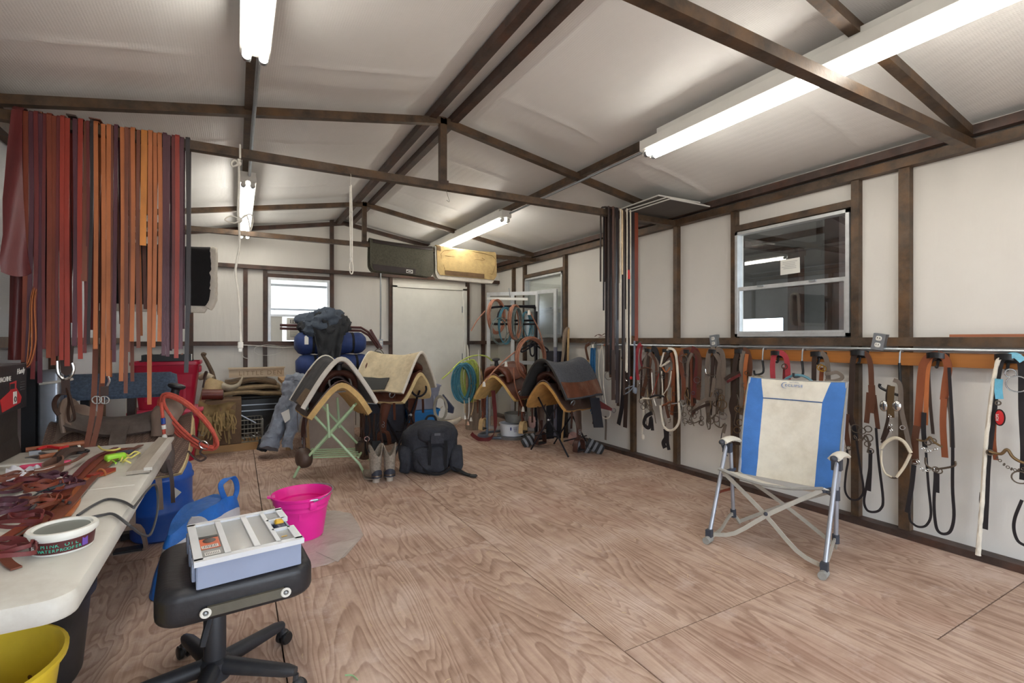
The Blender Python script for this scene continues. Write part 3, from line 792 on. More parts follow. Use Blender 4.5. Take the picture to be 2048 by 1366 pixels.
# wood strip on the girt, paper note, yardstick
M_wood = mat('varnished_wood', rgb(168, 108, 52), .45, var=.22, scale=5, bump=.1, bscale=40, stretch=(1, .15, 3), dirt=rgb(112, 68, 36), dirt_amt=.35)
M_redwood = mat('red_wood', rgb(158, 96, 66), .6, var=.25, scale=6, stretch=(1, .2, 3))
MB().box((3.765, WX(1905, 668, 3.765).y - .35, 1.2995), (.03, .72, .016)).thing('wooden_stick', M_redwood, 'reddish wooden stick lying on the girt beside the wide stud', 'stick')
nt_ = thing('paper_note', 'white paper note stuck to the window pane', 'note', WX(1581, 545, 3.805))
pa, pb = WX(1561, 521, 3.807), WX(1600, 546, 3.807)
MB().sheet(lambda u, v: V((3.806 - .003 * u * v, pa.y + (pb.y - pa.y) * u, pb.z + .004 * u + (pa.z - pb.z) * v)), 4, 4, .0008).build('sheet', M_patchw, nt_)
for i in range(5): MB().box((3.8035, (pa.y + pb.y) / 2 + .008 * (i % 2), pa.z - .02 - .013 * i), (.0006, abs(pb.y - pa.y) * (.75 - .1 * (i % 3)), .003)).build('ink_line', plastic('faint_ink', 150, 150, 152), nt_)
# wooden bridle rail
rail = MB().box((3.757, 1.05, 1.153), (.024, 5.5, .084)); rail.thing('bridle_rail', M_wood, 'varnished wooden board along the wall carrying the bridle hooks', 'rail')
MB().box((3.7445, WX(1437, 700).y, 1.15), (.004, .10, .06)).thing('worn_patch', mat('dark_stain', rgb(70, 48, 30), .7), 'dark stain on the wooden bridle rail', 'stain')
# ================================================================ SADDLE BUILDER
# local frame: +y is the front (horn), x to the side, z up from the floor; h is the height of the tree's ridge
M_sheep = fabric('tan_sheepskin', 214, 178, 118, .16, bscale=120, bump=.8)
M_sheepc = fabric('cream_sheepskin', 216, 192, 142, .14, bscale=120, bump=.8)
M_horn = leather('black_horn_wrap', 32, 32, 36, .5)
def tent(x_half, drop, p=1.35, apex=.03):
    """cross-section of a saddle or pad: s in -1..1 gives (x, dz)"""
    def f(s):
        a = abs(s); sg = 1 if s >= 0 else -1
        r = math.sqrt(a * a + apex * apex) - apex
        return sg * x_half * a ** .92, -drop * (r / (math.sqrt(1 + apex * apex) - apex)) ** p
    return f
def make_saddle(t, h, ms, ml, mf, stirrups='bell', side=(1, -1), seatm=None, tip_m=None, fender_len=.42, stir_m=None, skirt_drop=.27, ft=.03):
    T = tent(.29, skirt_drop, 1.3, .10)
    def skirt(off, y0, y1, k):
        def fn(u, v):
            s = (v * 2 - 1) * k; x, dz = T(s)
            y = y0 + (y1 - y0) * u
            e = abs(s) ** 6
            y = y * (1 - .16 * e)
            rise = .05 * max(0, (u - .72) / .28) ** 2 + .045 * max(0, (.25 - u) / .25) ** 2
            return V((x * (1 + off * .5), y, h + dz + rise * (1 - abs(s) * .7) + off + .008 * noise.noise(V((x * 9, y * 9, h)))))
        return fn
    MB().sheet(skirt(-.008 - ft * .55, -.36, .30 + ft * .5, .96), 14, 22, ft).build('fleece_lining', mf, t, local=True)
    MB().sheet(skirt(0.004, -.37, .31, 1.0), 16, 24, .012).build('skirt', ms, t, local=True)
    # seat with rolled cantle
    def seat(u, v):
        s = v * 2 - 1; y = -.26 + .40 * u
        z = h + .045 + .20 * max(0, .42 - u) ** 1.6 + .10 * max(0, u - .55) ** 1.3
        wdt = .17 * (1 - .35 * u)
        return V((s * wdt * 1.15, y - .05 * s * s * max(0, .3 - u), z - .085 * abs(s) ** 2.2 * (0.6 + .6 * u)))
    MB().sheet(seat, 14, 14, .022).build('seat', seatm or ml, t, local=True)
    c = []
    for i in range(13):
        a = PI * i / 12
        c.append(V((.19 * math.cos(a), -.27 - .03 * math.sin(a), h + .01 + .155 * math.sin(a) ** .7)))
    MB().tube(c, [.014, .02, .022, .02, .014], 8, flat=.8).build('cantle_roll', ml, t, local=True)
    def cant(u, v):
        a = PI * (.04 + .92 * v); q = u
        return V((.185 * math.cos(a) * (.55 + .45 * q), -.22 - .05 * q * math.sin(a) - .02, h + .0 + (.155 * math.sin(a) ** .7) * q))
    MB().sheet(cant, 5, 14, .02).build('cantle', ml, t, local=True)
    # fork with swells and gullet
    mb = MB()
    rings = []
    for i in range(15):
        a = PI * i / 14; cx, cz = math.cos(a), math.sin(a)
        ctr = V((.155 * cx, .17 + .03 * cz, h - .05 + .175 * cz ** .75))
        tang = V((-math.sin(a), 0, math.cos(a)))
        out = V((math.cos(a), 0, math.sin(a))); rr = .042 + .020 * math.exp(-((a - .75) / .35) ** 2) + .020 * math.exp(-((a - PI + .75) / .35) ** 2)
        rings.append([ctr + out * rr * .75 * math.cos(b) + V((0, 1, 0)) * rr * 1.35 * math.sin(b) for b in [2 * PI * j / 12 for j in range(12)]])
    mb.loft(rings, True, True, True).build('fork', ml, t, local=True)
    hm = MB().lathe([(.001, 0), (.034, 0), (.027, .03), (.023, .06), (.024, .075), (.045, .085), (.05, .093), (.047, .104), (.03, .110), (.001, .112)], (0, .205, h + .135), 18, Matrix.Rotation(R(-14), 3, 'X')).build('horn', M_horn, t, local=True)
    for s in side:
        x0 = s * .245
        def fend(u, v):
            w = .20 - .125 * u ** .7
            zz = h - .15 - fender_len * u
            return V((x0 + s * (.045 * math.sin(u * 2.2) - .02 * (v - .5) ** 2 * 4) + .012 * noise.noise(V((u * 3, v * 3, h))), .03 + (v - .5) * w + .015 * math.sin(u * 5), zz))
        f = MB().sheet(fend, 12, 6, .009).build('fender', ms if tip_m is None else tip_m, t, local=True)
        zb = h - .15 - fender_len
        MB().strap([(x0 + s * .03, .03, zb + .10), (x0 + s * .034, .03, zb - .06)], (0, 1, 0), .06, .012, 0).build('stirrup_leather', ml, f, local=True)
        for q in (.02, .05): MB().ring((x0 + s * .044, .03, zb + q), .016, .003, (s, 0, 0), 12, 5).build('buckle', M_zinc, f, local=True)
        if stirrups == 'bell':
            pts = [(x0 + s * .035, .03 - .045, zb - .05), (x0 + s * .035, .03 - .075, zb - .15), (x0 + s * .035, .03 - .06, zb - .175), (x0 + s * .035, .09, zb - .175), (x0 + s * .035, .105, zb - .15), (x0 + s * .035, .075, zb - .05)]
            st = MB().strap(pts, (1, 0, 0), .055, .014, 3, closed=True).build('stirrup', stir_m or ml, t, local=True)
            MB().box((x0 + s * .035, .03, zb - .168), (.07, .13, .012)).build('tread', M_horn, st, local=True)
        elif stirrups == 'hood':
            st = MB().ell((x0 + s * .035, .055, zb - .12), (.075, .115, .09), 14, 10, p=.8).build('stirrup_hood', stir_m or ml, t, local=True)
            MB().strap([(x0 + s * .035, -.03, zb - .04), (x0 + s * .035, -.06, zb - .16), (x0 + s * .035, .02, zb - .19)], (1, 0, 0), .055, .012, 3).build('stirrup_frame', M_horn, st, local=True)
        # latigo and strings
        for q in range(2):
            yy = .16 - .42 * q
            MB().strap([(s * .275, yy, h - .20), (s * .285, yy + .01, h - .33), (s * .28, yy + .015 * (1 + q), h - .46)], (0, 1, 0), .03 if q == 0 else .012, .004, 4).build('latigo' if q == 0 else 'saddle_string', ml, t, local=True)
        MB().ring((s * .268, .13, h - .19), .032, .006, (1, 0, .4), 14, 6).build('rigging_ring', M_zinc, t, local=True)
    return t
def make_pad(name, label, loc, rz, apex_z, half, drop, y0, y1, outer, fleece, rim_m, wear=None, wear_rng=(0, 1), p=1.05, group=None, sag=0.05, rim=.02, flare=0.0):
    """saddle pad set like a tent over a saddle; wool side shows along the front edge"""
    t = thing(name, label, 'saddle pad', loc, rz, group)
    T = tent(half, drop, p, .16)
    def surf(off, k=1.0, ya=y0, yb=y1):
        def fn(u, v):
            s = (v * 2 - 1) * k; x, dz = T(s)
            y = ya + (yb - ya) * u
            lift = -sag * math.sin(PI * u) * (1 - abs(s)) + flare * (1 - u) * abs(s)
            a = abs(s)
            return V((x * (1 + off * 1.2), y * (1 - .05 * a ** 4), apex_z + off + dz + lift + .012 * noise.noise(V((x * 6 + apex_z * 3, y * 6, 0)))))
        return fn
    MB().sheet(surf(0), 16, 30, .010).build('pad_outer', outer, t, local=True)
    MB().sheet(surf(-.017, .985, y0 + .01, y1 - .005), 14, 28, .020).build('pad_wool', fleece, t, local=True)
    f = surf(-.008)
    for yy in (1.0, 0.0):
        MB().tube([f(yy, j / 30) for j in range(31)], rim, 8, flat=.75).build('pad_rim', rim_m, t, local=True)
    if wear is not None:
        for sd in (0, 1):
            va, vb = ((0.0, .13) if sd == 0 else (.87, 1.0))
            g = surf(.016)
            MB().sheet(lambda u, v: g(wear_rng[0] + (wear_rng[1] - wear_rng[0]) * u, va + (vb - va) * v) , 12, 5, .007).build('wear_leather', wear, t, local=True)
    return t
# ================================================================ LEATHER STRAPS OVER THE TIE BEAM
LE = {
 'burgundy': leather('burgundy_leather', 104, 42, 42, .42), 'red': leather('red_leather', 150, 56, 44, .36), 'rust': leather('rust_leather', 122, 56, 36, .5),
 'plum': leather('plum_leather', 88, 54, 64, .26), 'orange': leather('orange_leather', 176, 104, 60, .45), 'brown': leather('brown_leather', 116, 66, 48, .4),
 'tan': leather('bright_tan_leather', 206, 132, 62, .5), 'black': leather('black_leather', 46, 40, 42, .35)}
ADJ = {'burgundy': 'dark burgundy', 'red': 'bright red', 'rust': 'rust brown mottled', 'plum': 'plum coloured glossy', 'orange': 'orange tan', 'brown': 'chestnut brown', 'tan': 'wide light tan', 'black': 'narrow black'}
rnd = random.Random(5)
# (left, right at mid height; left, right at the bottom; bottom y; colour) in photo pixels
ST = [(46, 57, 44, 56, 724, 'rust'), (57, 67, 52, 62, 736, 'plum'), (67, 76, 62, 72, 758, 'burgundy'), (76, 86, 76, 85, 766, 'plum'), (86, 93, 85, 93, 698, 'burgundy'),
      (93, 103, 94, 101, 716, 'rust'), (103, 113, 101, 113, 730, 'rust'), (113, 120, 112, 117, 712, 'burgundy'), (120, 129, 120, 130, 720, 'red'), (129, 140, 131, 142, 732, 'red'),
      (145, 155, 144, 155, 692, 'plum'), (156, 166, 155, 167, 718, 'red'), (168, 180, 166, 173, 563, 'brown'), (172, 179, 168, 173, 706, 'burgundy'), (187, 196, 186, 196, 698, 'orange'), (202, 211, 202, 212, 766, 'orange'),
      (213, 222, 212, 223, 752, 'orange'), (228, 236, 226, 233, 724, 'plum'), (240, 249, 239, 248, 762, 'orange'), (249, 257, 248, 257, 786, 'brown'), (261, 270, 260, 269, 683, 'orange'),
      (273, 281, 272, 283, 696, 'brown'), (282, 295, 281, 293, 492, 'tan'), (296, 305, 295, 303, 809, 'orange'), (306, 314, 303, 313, 695, 'orange'), (315, 324, 316, 323, 683, 'orange'),
      (325, 333, 324, 331, 711, 'plum'), (333, 341, 331, 341, 713, 'plum'), (343, 350, 342, 349, 698, 'burgundy'), (350, 359, 350, 356, 716, 'red'), (359, 368, 357, 366, 698, 'plum'), (371, 380, 370, 376, 745, 'black'),
      (180, 187, 175, 181, 688, 'black'), (221, 227, 220, 227, 700, 'brown'), (257, 262, 256, 261, 704, 'brown')]
ORD = sorted(range(len(ST)), key=lambda q: ST[q][0])
SHORT = {'burgundy': 'burgundy', 'red': 'red', 'rust': 'rust', 'plum': 'plum', 'orange': 'orange', 'brown': 'chestnut', 'tan': 'light tan', 'black': 'black'}
for i, (a, b, c, d, yb, colr) in enumerate(ST):
    lay = (i % 3) * .0042
    Yf = 3.402 - lay; zt = 2.4425 + lay
    pm = WY((a + b) / 2, 430, Yf); pb = WY((c + d) / 2, yb, Yf)
    w = (WY(b, 430, Yf) - WY(a, 430, Yf)).length * .97
    xm = pm.x; bow = rnd.uniform(-.004, .004)
    pts = [V((pb.x, Yf - rnd.uniform(0, .02), pb.z)), V((pb.x * .6 + xm * .4 + bow, Yf - .004, pb.z + (2.4 - pb.z) * .3)), V((xm + bow, Yf, pb.z + (2.4 - pb.z) * .65)), V((xm, Yf, 2.39)), V((xm, Yf + .002, zt - .008)), V((xm, 3.412, zt + .004)), V((xm, 3.468, zt + .004)), V((xm, 3.480 + lay, zt - .012))]
    zb = pb.z + rnd.uniform(.02, .35); dx = rnd.uniform(-.016, .016)
    pts += [V((xm + dx * .3, 3.484 + lay, 2.2)), V((xm + dx, 3.486 + lay, (2.2 + zb) / 2)), V((xm + dx * 1.5, 3.488 + lay, zb))]
    nm = 'leather_strap'
    k_ = ORD.index(i); ln = SHORT[ST[ORD[k_ - 1]][5]] if k_ else 'hide'; rn = SHORT[ST[ORD[k_ + 1]][5]] if k_ + 1 < len(ORD) else 'cord'
    lab = '%s leather strap over the tie beam, between a %s and a %s one' % (ADJ[colr], ln, rn) if k_ else 'rust brown mottled strap over the tie beam, next to the big hide'
    if ln == rn: lab = '%s leather strap over the tie beam, between two %s ones' % (ADJ[colr], ln)
    grp = '%s straps over the tie beam' % ADJ[colr]
    if colr == 'tan': lab = 'wide light tan leather strap ending short among the hanging straps'; grp = None
    if yb == 809: lab = 'longest orange tan strap hanging past the carpeted rack'; grp = None
    if yb == 563: lab = 'short chestnut strap ending halfway down among the hanging straps'; grp = None
    if yb == 745: lab = 'narrow black leather strap at the outer end of the hanging row'; grp = None
    mb = MB().strap(pts, (1, 0, 0), w, .0034, 4)
    mb.thing(nm, LE[colr], lab, 'strap', grp)
# curled lace ends hanging among them
for j, q in enumerate((((62, 600), (60, 660), (55, 720), (51, 735)), ((70, 600), (72, 680), (62, 725), (50, 736)), ((65, 600), (64, 690), (58, 722), (50, 733)))):
    pts = [WY(a, b, 3.372 - .006 * j) for a, b in q]
    pts = pts + []
    up = [V((pts[0].x, 3.45, 2.462)), V((pts[0].x, 3.505, 2.42)), V((pts[0].x, 3.51, 1.9)), V((pts[0].x, 3.45, 1.62))]
    MB().strap(up + pts, (0, 1, 0), .016, .003, 4).thing('leather_lace', LE['orange'], 'thin curling orange lace among the burgundy straps', 'lace', 'curling laces on the tie beam')
# the big hide
def hide_edge(z):
    z0, z1 = 1.62, 2.44
    return z
hd = thing('leather_hide', 'large burgundy leather hide hung at the wall end of the beam', 'hide', (WY(35, 540, 3.385).x, 3.385, WY(35, 545, 3.385).z))
EL = [(220, 24, 46), (300, 14, 46), (400, 6, 47), (470, 9, 50), (520, 3, 56), (545, 6, 62)]
def hide(u, v):
    y = 220 + 325 * v
    for (ya, la, ra), (yb, lb, rb) in zip(EL[:-1], EL[1:]):
        if ya <= y <= yb + .01:
            q = (y - ya) / (yb - ya); l = la + (lb - la) * q; r = ra + (rb - ra) * q; break
    p = WY(l + (r - l) * u, y + (8 * math.sin(u * 3) if v > .95 else 0), 3.385)
    p.y += .02 * math.sin(u * 4 + v * 5) * v - .006
    return p
MB().sheet(hide, 8, 22, .004).build('front_panel', LE['burgundy'], hd)
xa, xb = WY(24, 220, 3.385).x, WY(46, 220, 3.385).x
MB().sheet(lambda u, v: V((xa + (xb - xa) * u, 3.385 + .115 * v, 2.44 + .028 * math.sin(PI * v) ** .6)), 4, 8, .004).build('over_beam', LE['burgundy'], hd)
EL2 = [(430, 30, 50), (560, 30, 52), (640, 20, 54), (690, 15, 55), (722, 16, 52)]
def hide2(u, v):
    y = 240 + 480 * v
    l, r = 24 - 8 * v, 46 + 8 * v
    p = WY(l + (r - l) * u, y, 3.505); p.y += .02 * math.sin(u * 5 + v * 3) * v
    return p
MB().sheet(hide2, 8, 18, .004).build('back_panel', LE['burgundy'], hd)
# ---------------- breast collar with the big ring
M_dark = leather('dark_brown_leather', 62, 42, 34, .42); M_nick = metal('nickel', 214, 214, 212, .18, 1.0)
bc = thing('breast_collar', 'dark leather breast collar with a big nickel ring', 'tack', WY(132, 845, 3.42))
xb_ = WY(135, 600, 3.36).x
MB().strap([V((xb_, 3.42, 2.470)), V((xb_, 3.46, 2.472)), V((xb_, 3.512, 2.44)), V((xb_, 3.52, 2.2)), WY(134, 560, 3.52), WY(132, 650, 3.50), WY(133, 705, 3.44)], (1, 0, 0), .04, .008, 4).build('chest_strap', M_dark, bc)
MB().sheet(lambda u, v: WY(118 + 30 * u + (4 - 8 * u) * v, 690 + 62 * v - 14 * abs(u - .5) * v, 3.42), 6, 6, .010).build('ring_tab', M_dark, bc)
MB().tube([WY(a, b, 3.42) for a, b in ((114, 722), (116, 745), (124, 756), (132, 758), (142, 752), (147, 738), (144, 726))], .008, 8, k=4).build('ring', M_nick, bc)
MB().strap([WY(131, 755, 3.42), WY(132, 790, 3.42)], (1, 0, 0), .035, .008, 0).build('tie_down_strap', M_dark, bc)
MB().strap([WY(a, b, 3.415) for a, b in ((133, 788), (118, 790), (109, 803), (110, 818), (118, 830))], (.6, .8, 0), .022, .006, 5).build('curved_strap', M_dark, bc)
MB().strap([WY(a, b, 3.42) for a, b in ((134, 775), (138, 800), (136, 825), (139, 842), (146, 842), (149, 833), (143, 805), (137, 780))], (.3, .9, 0), .018, .004, 5).build('strap_loop', M_dark, bc)
# ---------------- long paired straps with buckles
lp = thing('buckle_straps', 'pair of long brown straps with nickel buckles hanging to the table', 'tack', WY(182, 895, 3.33))
for q, ex in ((((193, 560), (191, 700), (189, 770), (184, 835), (172, 896)), 0), (((205, 560), (206, 700), (204, 770), (199, 835), (184, 897)), .004)):
    x0 = WY(q[0][0], q[0][1], 3.53).x
    MB().strap([V((x0, 3.42, 2.472)), V((x0, 3.47, 2.474)), V((x0, 3.516, 2.45)), V((x0, 3.53, 2.2))] + [WY(a, b, 3.53 - .055 * i_ - ex) for i_, (a, b) in enumerate(q)], (1, 0, 0), .024, .005, 4).build('strap', LE['brown'], lp)
for cx in (194, 209):
    b_ = MB().ring(WY(cx, 800, 3.37), .019, .004, (0, 1, 0), 16, 6, 1.1).build('buckle', M_nick, lp)
    MB().tube([WY(cx, 792, 3.365), WY(cx, 808, 3.363)], .003, 6).build('buckle_tongue', M_nick, b_)
MB().box(WY(209, 782, 3.375), (.034, .006, .05)).build('keeper', M_dark, lp)
MB().tube([WY(a, b, 3.375) for a, b in ((214, 772), (219, 762), (216, 753))], .006, 7, k=3).build('half_ring', M_nick, lp)
# ---------------- black pad with white fleece on a wall arm
arm = MB().tube([(-1.10, 4.62, 1.955), (-.14, 4.62, 1.955)], .017, 10); arm.box((-1.095, 4.62, 1.955), (.012, .10, .10))
arm.thing('pad_arm', M_rust2, 'steel arm on the wall carrying the black fleece pad', 'bracket')
M_blackfelt = fabric('black_felt', 26, 25, 27)
pad_on_beam(-.92, -.17, .42, M_blackfelt, 'saddle_pad', 'black saddle pad with white fleece edge behind the leather straps', under=M_fleece, yb=4.62, zt=1.975, parts=lambda t, s_: MB().tube([s_(.012, -.92, -.165, .43)(1.0, j / 40) for j in range(41)], .028, 8, flat=.8).noise(.006, 30).build('fleece_edge', M_fleece, t))
# ---------------- carpeted saddle rack
M_carpet = fabric('blue_grey_carpet', 84, 100, 122, .35, bscale=320, scale=70)
M_blk = mat('black_paint', rgb(28, 28, 32), .5)
rk = thing('carpeted_saddle_rack', 'blue grey carpeted saddle rack in front of the red totes', 'rack', (-.71, 4.15, 0))
sec = [(-.155, .895), (-.165, .915), (-.03, 1.045), (0, 1.052), (.03, 1.045), (.165, .915), (.155, .895), (0, .965)]
MB().prism([(-1.06, 4.15 + a, b) for a, b in sec], (.66, 0, 0)).build('carpeted_top', M_carpet, rk)
MB().prism([(-.4, 4.15 + a, b) for a, b in ((-.155, .895), (-.165, .915), (-.03, 1.045), (.03, 1.045), (.165, .915), (.155, .895), (0, .965))], (.03, 0, -.012)).build('carpeted_end', M_carpet, rk)
for x in (-.86, -.62):
    MB().box((x, 4.15, .48), (.045, .06, .97)).build('leg', M_blk if x < -.8 else M_dark, rk)
    MB().box((x, 4.15, .02), (.05, .45, .04)).build('foot', M_blk, rk)
MB().box((-.74, 4.15, .14), (.20, .05, .06)).build('stretcher', M_blk, rk)
# ---------------- metal post and duct by the wall
MB().box((-1.045, 3.84, .60), (.06, .06, 1.2)).thing('steel_post', M_blk, 'black steel post against the silvery wall', 'post')
dct = thing('metal_duct', 'crumpled galvanised sheet duct tied with a white strap', 'duct', (-.975, 3.88, 0))
MB().rbox((-.965, 3.88, .55), (.10, .10, 1.1), .02).noise(.006, 14).build('sheet', metal('galvanised_sheet', 176, 180, 188, .3, .75), dct)
MB().tube([(-1.05, 3.805, .62), (-.95, 3.822, .625), (-.905, 3.822, .64), (-.87, 3.84, .60), (-.83, 3.86, .56)], .006, 6, k=3).build('white_strap', M_cord, dct)
MB().tube([(-1.0, 3.822, 1.02), (-.90, 3.822, 1.03), (-.86, 3.86, 1.04)], .008, 6).build('white_strap', M_cord, dct)
# ---------------- red storage totes
M_tote = plastic('red_tote', 168, 16, 52, .35); M_lid = plastic('pink_red_lid', 196, 60, 88, .4, dirt=rgb(210, 150, 160))
def tote(x, y, z, w, d, h, label, m=M_tote, lid=None, name='storage_tote'):
    t = thing(name, label, 'storage tote', (x, y, z), group=None)
    def wall_ring(k, zz, ins=0): return [V((sx * (w / 2 * k - ins), sy * (d / 2 * k - ins), zz)) for sx, sy in ((-1, -1), (1, -1), (1, 1), (-1, 1))]
    mb = MB()
    def rr(k, zz, ins=0, r=.05):
        out = []; ax, ay = w / 2 * k - ins, d / 2 * k - ins
        for q, (sx, sy) in enumerate(((1, 1), (-1, 1), (-1, -1), (1, -1))):
            for j in range(5):
                a = PI / 2 * (q + j / 4); out.append(V((sx * (ax - r) + r * math.cos(a), sy * (ay - r) + r * math.sin(a), zz)))
        return out
    rings = [rr(.80, 0), rr(.80, .002), rr(.93, h * .72), rr(.95, h * .74), rr(.99, h * .93), rr(1.04, h * .935), rr(1.04, h), rr(.99, h), rr(.97, h * .9), rr(.80, .02)]
    mb.loft(rings, True, True, True).build('body', m, t, local=True)
    for sx in (-1, 1):
        MB().rbox((sx * (w / 2 * .99), 0, h * .82), (.03, d * .35, h * .14), .01).build('handle', m, t, local=True)
    for i in range(3):
        xx = (-1 + i) * w * .28
        MB().box((xx, -d / 2 * .90, h * .42), (.02, .012, h * .5), Matrix.Rotation(R(-7), 3, 'X')).build('rib', m, t, local=True)
    if lid:
        l = MB().rbox((0, 0, h + .014), (w * 1.08, d * 1.10, .035), .05, zr=.012).build('lid', lid, t, local=True)
        MB().rbox((0, 0, h + .036), (w * .86, d * .84, .012), .05, zr=.005).build('lid_panel', lid, l, local=True)
    return t
tote(-.64, 6.33, .0, .60, .44, .515, 'lower red storage tote with a pale red lid', lid=M_lid)
tote(-.64, 6.33, .560, .58, .42, .485, 'open red storage tote stacked on the lidded one')
tr_ = thing('tray', 'black and white tray of odds and ends on the red tote', 'tray', (-.64, 6.33, 1.047), .05)
MB().box((0, 0, .006), (.46, .28, .010)).build('bottom', M_black, tr_, local=True)
for x, y, sx, sy, m_ in ((0, -.14, .42, .008, M_black), (0, .14, .42, .008, M_black), (.21, 0, .008, .28, M_face), (-.21, 0, .008, .28, M_black)): MB().box((x, y, .035), (sx, sy, .065)).build('side', m_, tr_, local=True)
rr_ = random.Random(3)
for i in range(6): MB().tube([(-.15 + .05 * i, -.1, .05), (-.12 + .05 * i + rr_.uniform(-.05, .05), .02, .075 + .01 * (i % 2)), (-.16 + .055 * i, .11, .06)], .008, 6, k=3).thing if False else None
for i in range(5): MB().tube([(-.15 + .06 * i, -.11, .03), (-.12 + .06 * i + rr_.uniform(-.04, .04), .0, .075), (-.14 + .06 * i, .11, .05)], .007, 6, k=3).build('cable_piece', M_black if i % 2 else LE['brown'], tr_, local=True)
# ---------------- carton and black metal box at the table's far corner
M_carton = mat('black_carton', rgb(32, 30, 32), .42, var=.1); M_redp = plastic('print_red', 196, 36, 40, .4); M_whitep = plastic('print_white', 222, 220, 216, .5); M_greyp = plastic('print_grey', 96, 94, 96, .5)
bx_ = thing('steel_tool_box', 'dark steel box under the black carton on the table corner', 'box', (-.965, 2.98, .742))
MB().box((-.978, 2.98, .85), (.15, .36, .212)).build('body', mat('dark_steel_sheet', rgb(58, 52, 48), .5, metal=.4, var=.3), bx_)
MB().prism([(-.90, 2.80, .745), (-.895, 3.16, .745), (-.93, 3.16, .955), (-.93, 2.80, .955)], (.006, 0, 0)).build('hinged_side', mat('dark_steel_sheet', rgb(58, 52, 48)), bx_)
ct = thing('machine_carton', 'black carton printed with a red hand machine and white words', 'carton', (-.96, 3.0, .957))
MB().box((-.965, 3.0, 1.06), (.175, .36, .205)).build('carton_box', M_carton, ct)
MB().box((-.965, 3.0, 1.164), (.177, .362, .004)).build('carton_lid', mat('grey_carton_top', rgb(88, 86, 88), .5), ct)
fx = -.8765
rotc = axes((0, 1, 0), (0, 0, 1))
lettering('MACHINE', .030, M_whitep, ct, (fx, 2.862, 1.095), rotc, sx=1.0)
lettering('Handy', .036, M_whitep, ct, (fx, 3.06, 1.118), rotc @ Matrix.Rotation(.05, 3, 'Z'), shear=.3)
pm_ = MB().prism([(fx - .002, 2.90, .965), (fx - .002, 3.10, .985), (fx - .002, 3.115, 1.01), (fx - .002, 3.05, 1.06), (fx - .002, 3.055, 1.09), (fx - .002, 2.98, 1.085), (fx - .002, 2.985, 1.05), (fx - .002, 2.88, 1.02)], (.0025, 0, 0)).build('machine_picture', M_redp, ct)
MB().box((fx + .0012, 3.005, 1.068), (.001, .05, .024)).build('picture_screen', M_carton, pm_)
MB().box((fx + .0012, 3.035, 1.015), (.001, .04, .055)).build('picture_label', M_whitep, pm_)
MB().ring((fx + .0018, 3.035, 1.008), .011, .002, (1, 0, 0), 12, 4).build('picture_mark', M_carton, pm_)
for i in range(4): MB().box((fx, 3.13, 1.08 - i * .012), (.001, .05, .003)).build('small_print', M_greyp, ct)
# ---------------- old basket-stamped saddle by the end of the table
M_basket = weave_mat('basket_stamped_leather', rgb(150, 122, 106), rgb(92, 70, 60), 85)
M_oldl = leather('dusty_brown_leather', 134, 112, 98, .55, dirt=rgb(160, 144, 130))
M_olddk = leather('dusty_dark_leather', 84, 72, 66, .55, dirt=rgb(140, 128, 118))
os_ = thing('western_saddle', 'old dusty basket-stamped saddle with a red rope on its horn', 'saddle', (-.56, 3.74, 0), R(-90))
make_saddle(os_, .755, M_basket, M_oldl, M_sheepc, 'bell', side=(1,), seatm=M_olddk, fender_len=.34)
MB().sheet(lambda u, v: V((-.02 + .30 * (v - .5), -.33 + .17 * u, .80 + .03 * math.sin(PI * v) + .06 * math.sin(PI * u) - .10 * abs(v - .5) * 2)), 8, 8, .012).build('saddle_bag_flap', M_oldl, os_, local=True)
MB().strap([(.30, -.02, .49), (.27, -.03, .62), (.20, -.03, .73), (.10, -.03, .775)], (0, 1, 0), .075, .008, 4).build('rigging_strap', M_olddk, os_, local=True)
MB().ell((.24, -.28, .60), (.07, .14, .12), 12, 8, p=.7).build('saddle_bag', M_olddk, os_, local=True)
MB().strap([(.29, .2, .62), (.32, .23, .5), (.33, .24, .34)], (0, 1, 0), .02, .004, 4).build('saddle_string', M_dark, os_, local=True)
MB().ell((.285, .20, .60), (.02, .045, .10), 12, 10).build('tapered_jockey', M_olddk, os_, local=True)
st5 = thing('saddle_stand', 'plain wooden stand under the old dusty saddle', 'stand', (-.60, 3.72, 0))
MB().box((-.60, 3.72, .60), (.5, .12, .05)).build('top_beam', M_redwood, st5)
for x in (-.82, -.67):
    for s in (-1, 1): MB().bar((x, 3.72 + s * .05, .58), (x, 3.72 + s * .20, .01), .05, .035, (1, 0, 0)).build('leg', M_redwood, st5)
# cantle dish (upturned tan leather) behind the seat
cd_ = MB().sheet(lambda u, v: V((-.93 + .30 * u, 3.66 + .16 * (v - .5), .80 + .10 * (u - .35) ** 2 * 2 - .16 * (v - .5) ** 2 + .03)), 8, 8, .008)
# red rope coil on the horn
M_rrope = mat('red_rope', rgb(204, 88, 70), .6, var=.18, scale=60, bump=.8, bscale=300)
def coil(name, pts_fn, turns, r, jitter, m, label, cat='rope', group=None, seed=1, extra=None, n=30):
    rr = random.Random(seed); mb = MB()
    P = []
    for k in range(turns):
        d = V((rr.uniform(-1, 1), rr.uniform(-1, 1), rr.uniform(-1, 1))) * jitter; sc = 1 + rr.uniform(-.05, .05)
        for i in range(n): P.append(pts_fn(2 * PI * i / n, sc, k / max(turns - 1, 1)) + d * (0.5 + .5 * math.sin(2 * PI * i / n + k)))
    mb.tube(P, r, 6)
    if extra: extra(mb)
    return mb.thing(name, m, label, cat, group)
def plane_coil(c, ax, ay, ra, rb, lift=V((0, 0, 0))):
    c, ax, ay = V(c), V(ax).normalized(), V(ay).normalized()
    return lambda a, s, k: c + ax * ra * s * math.cos(a) + ay * rb * s * math.sin(a) + lift * (k - .5)
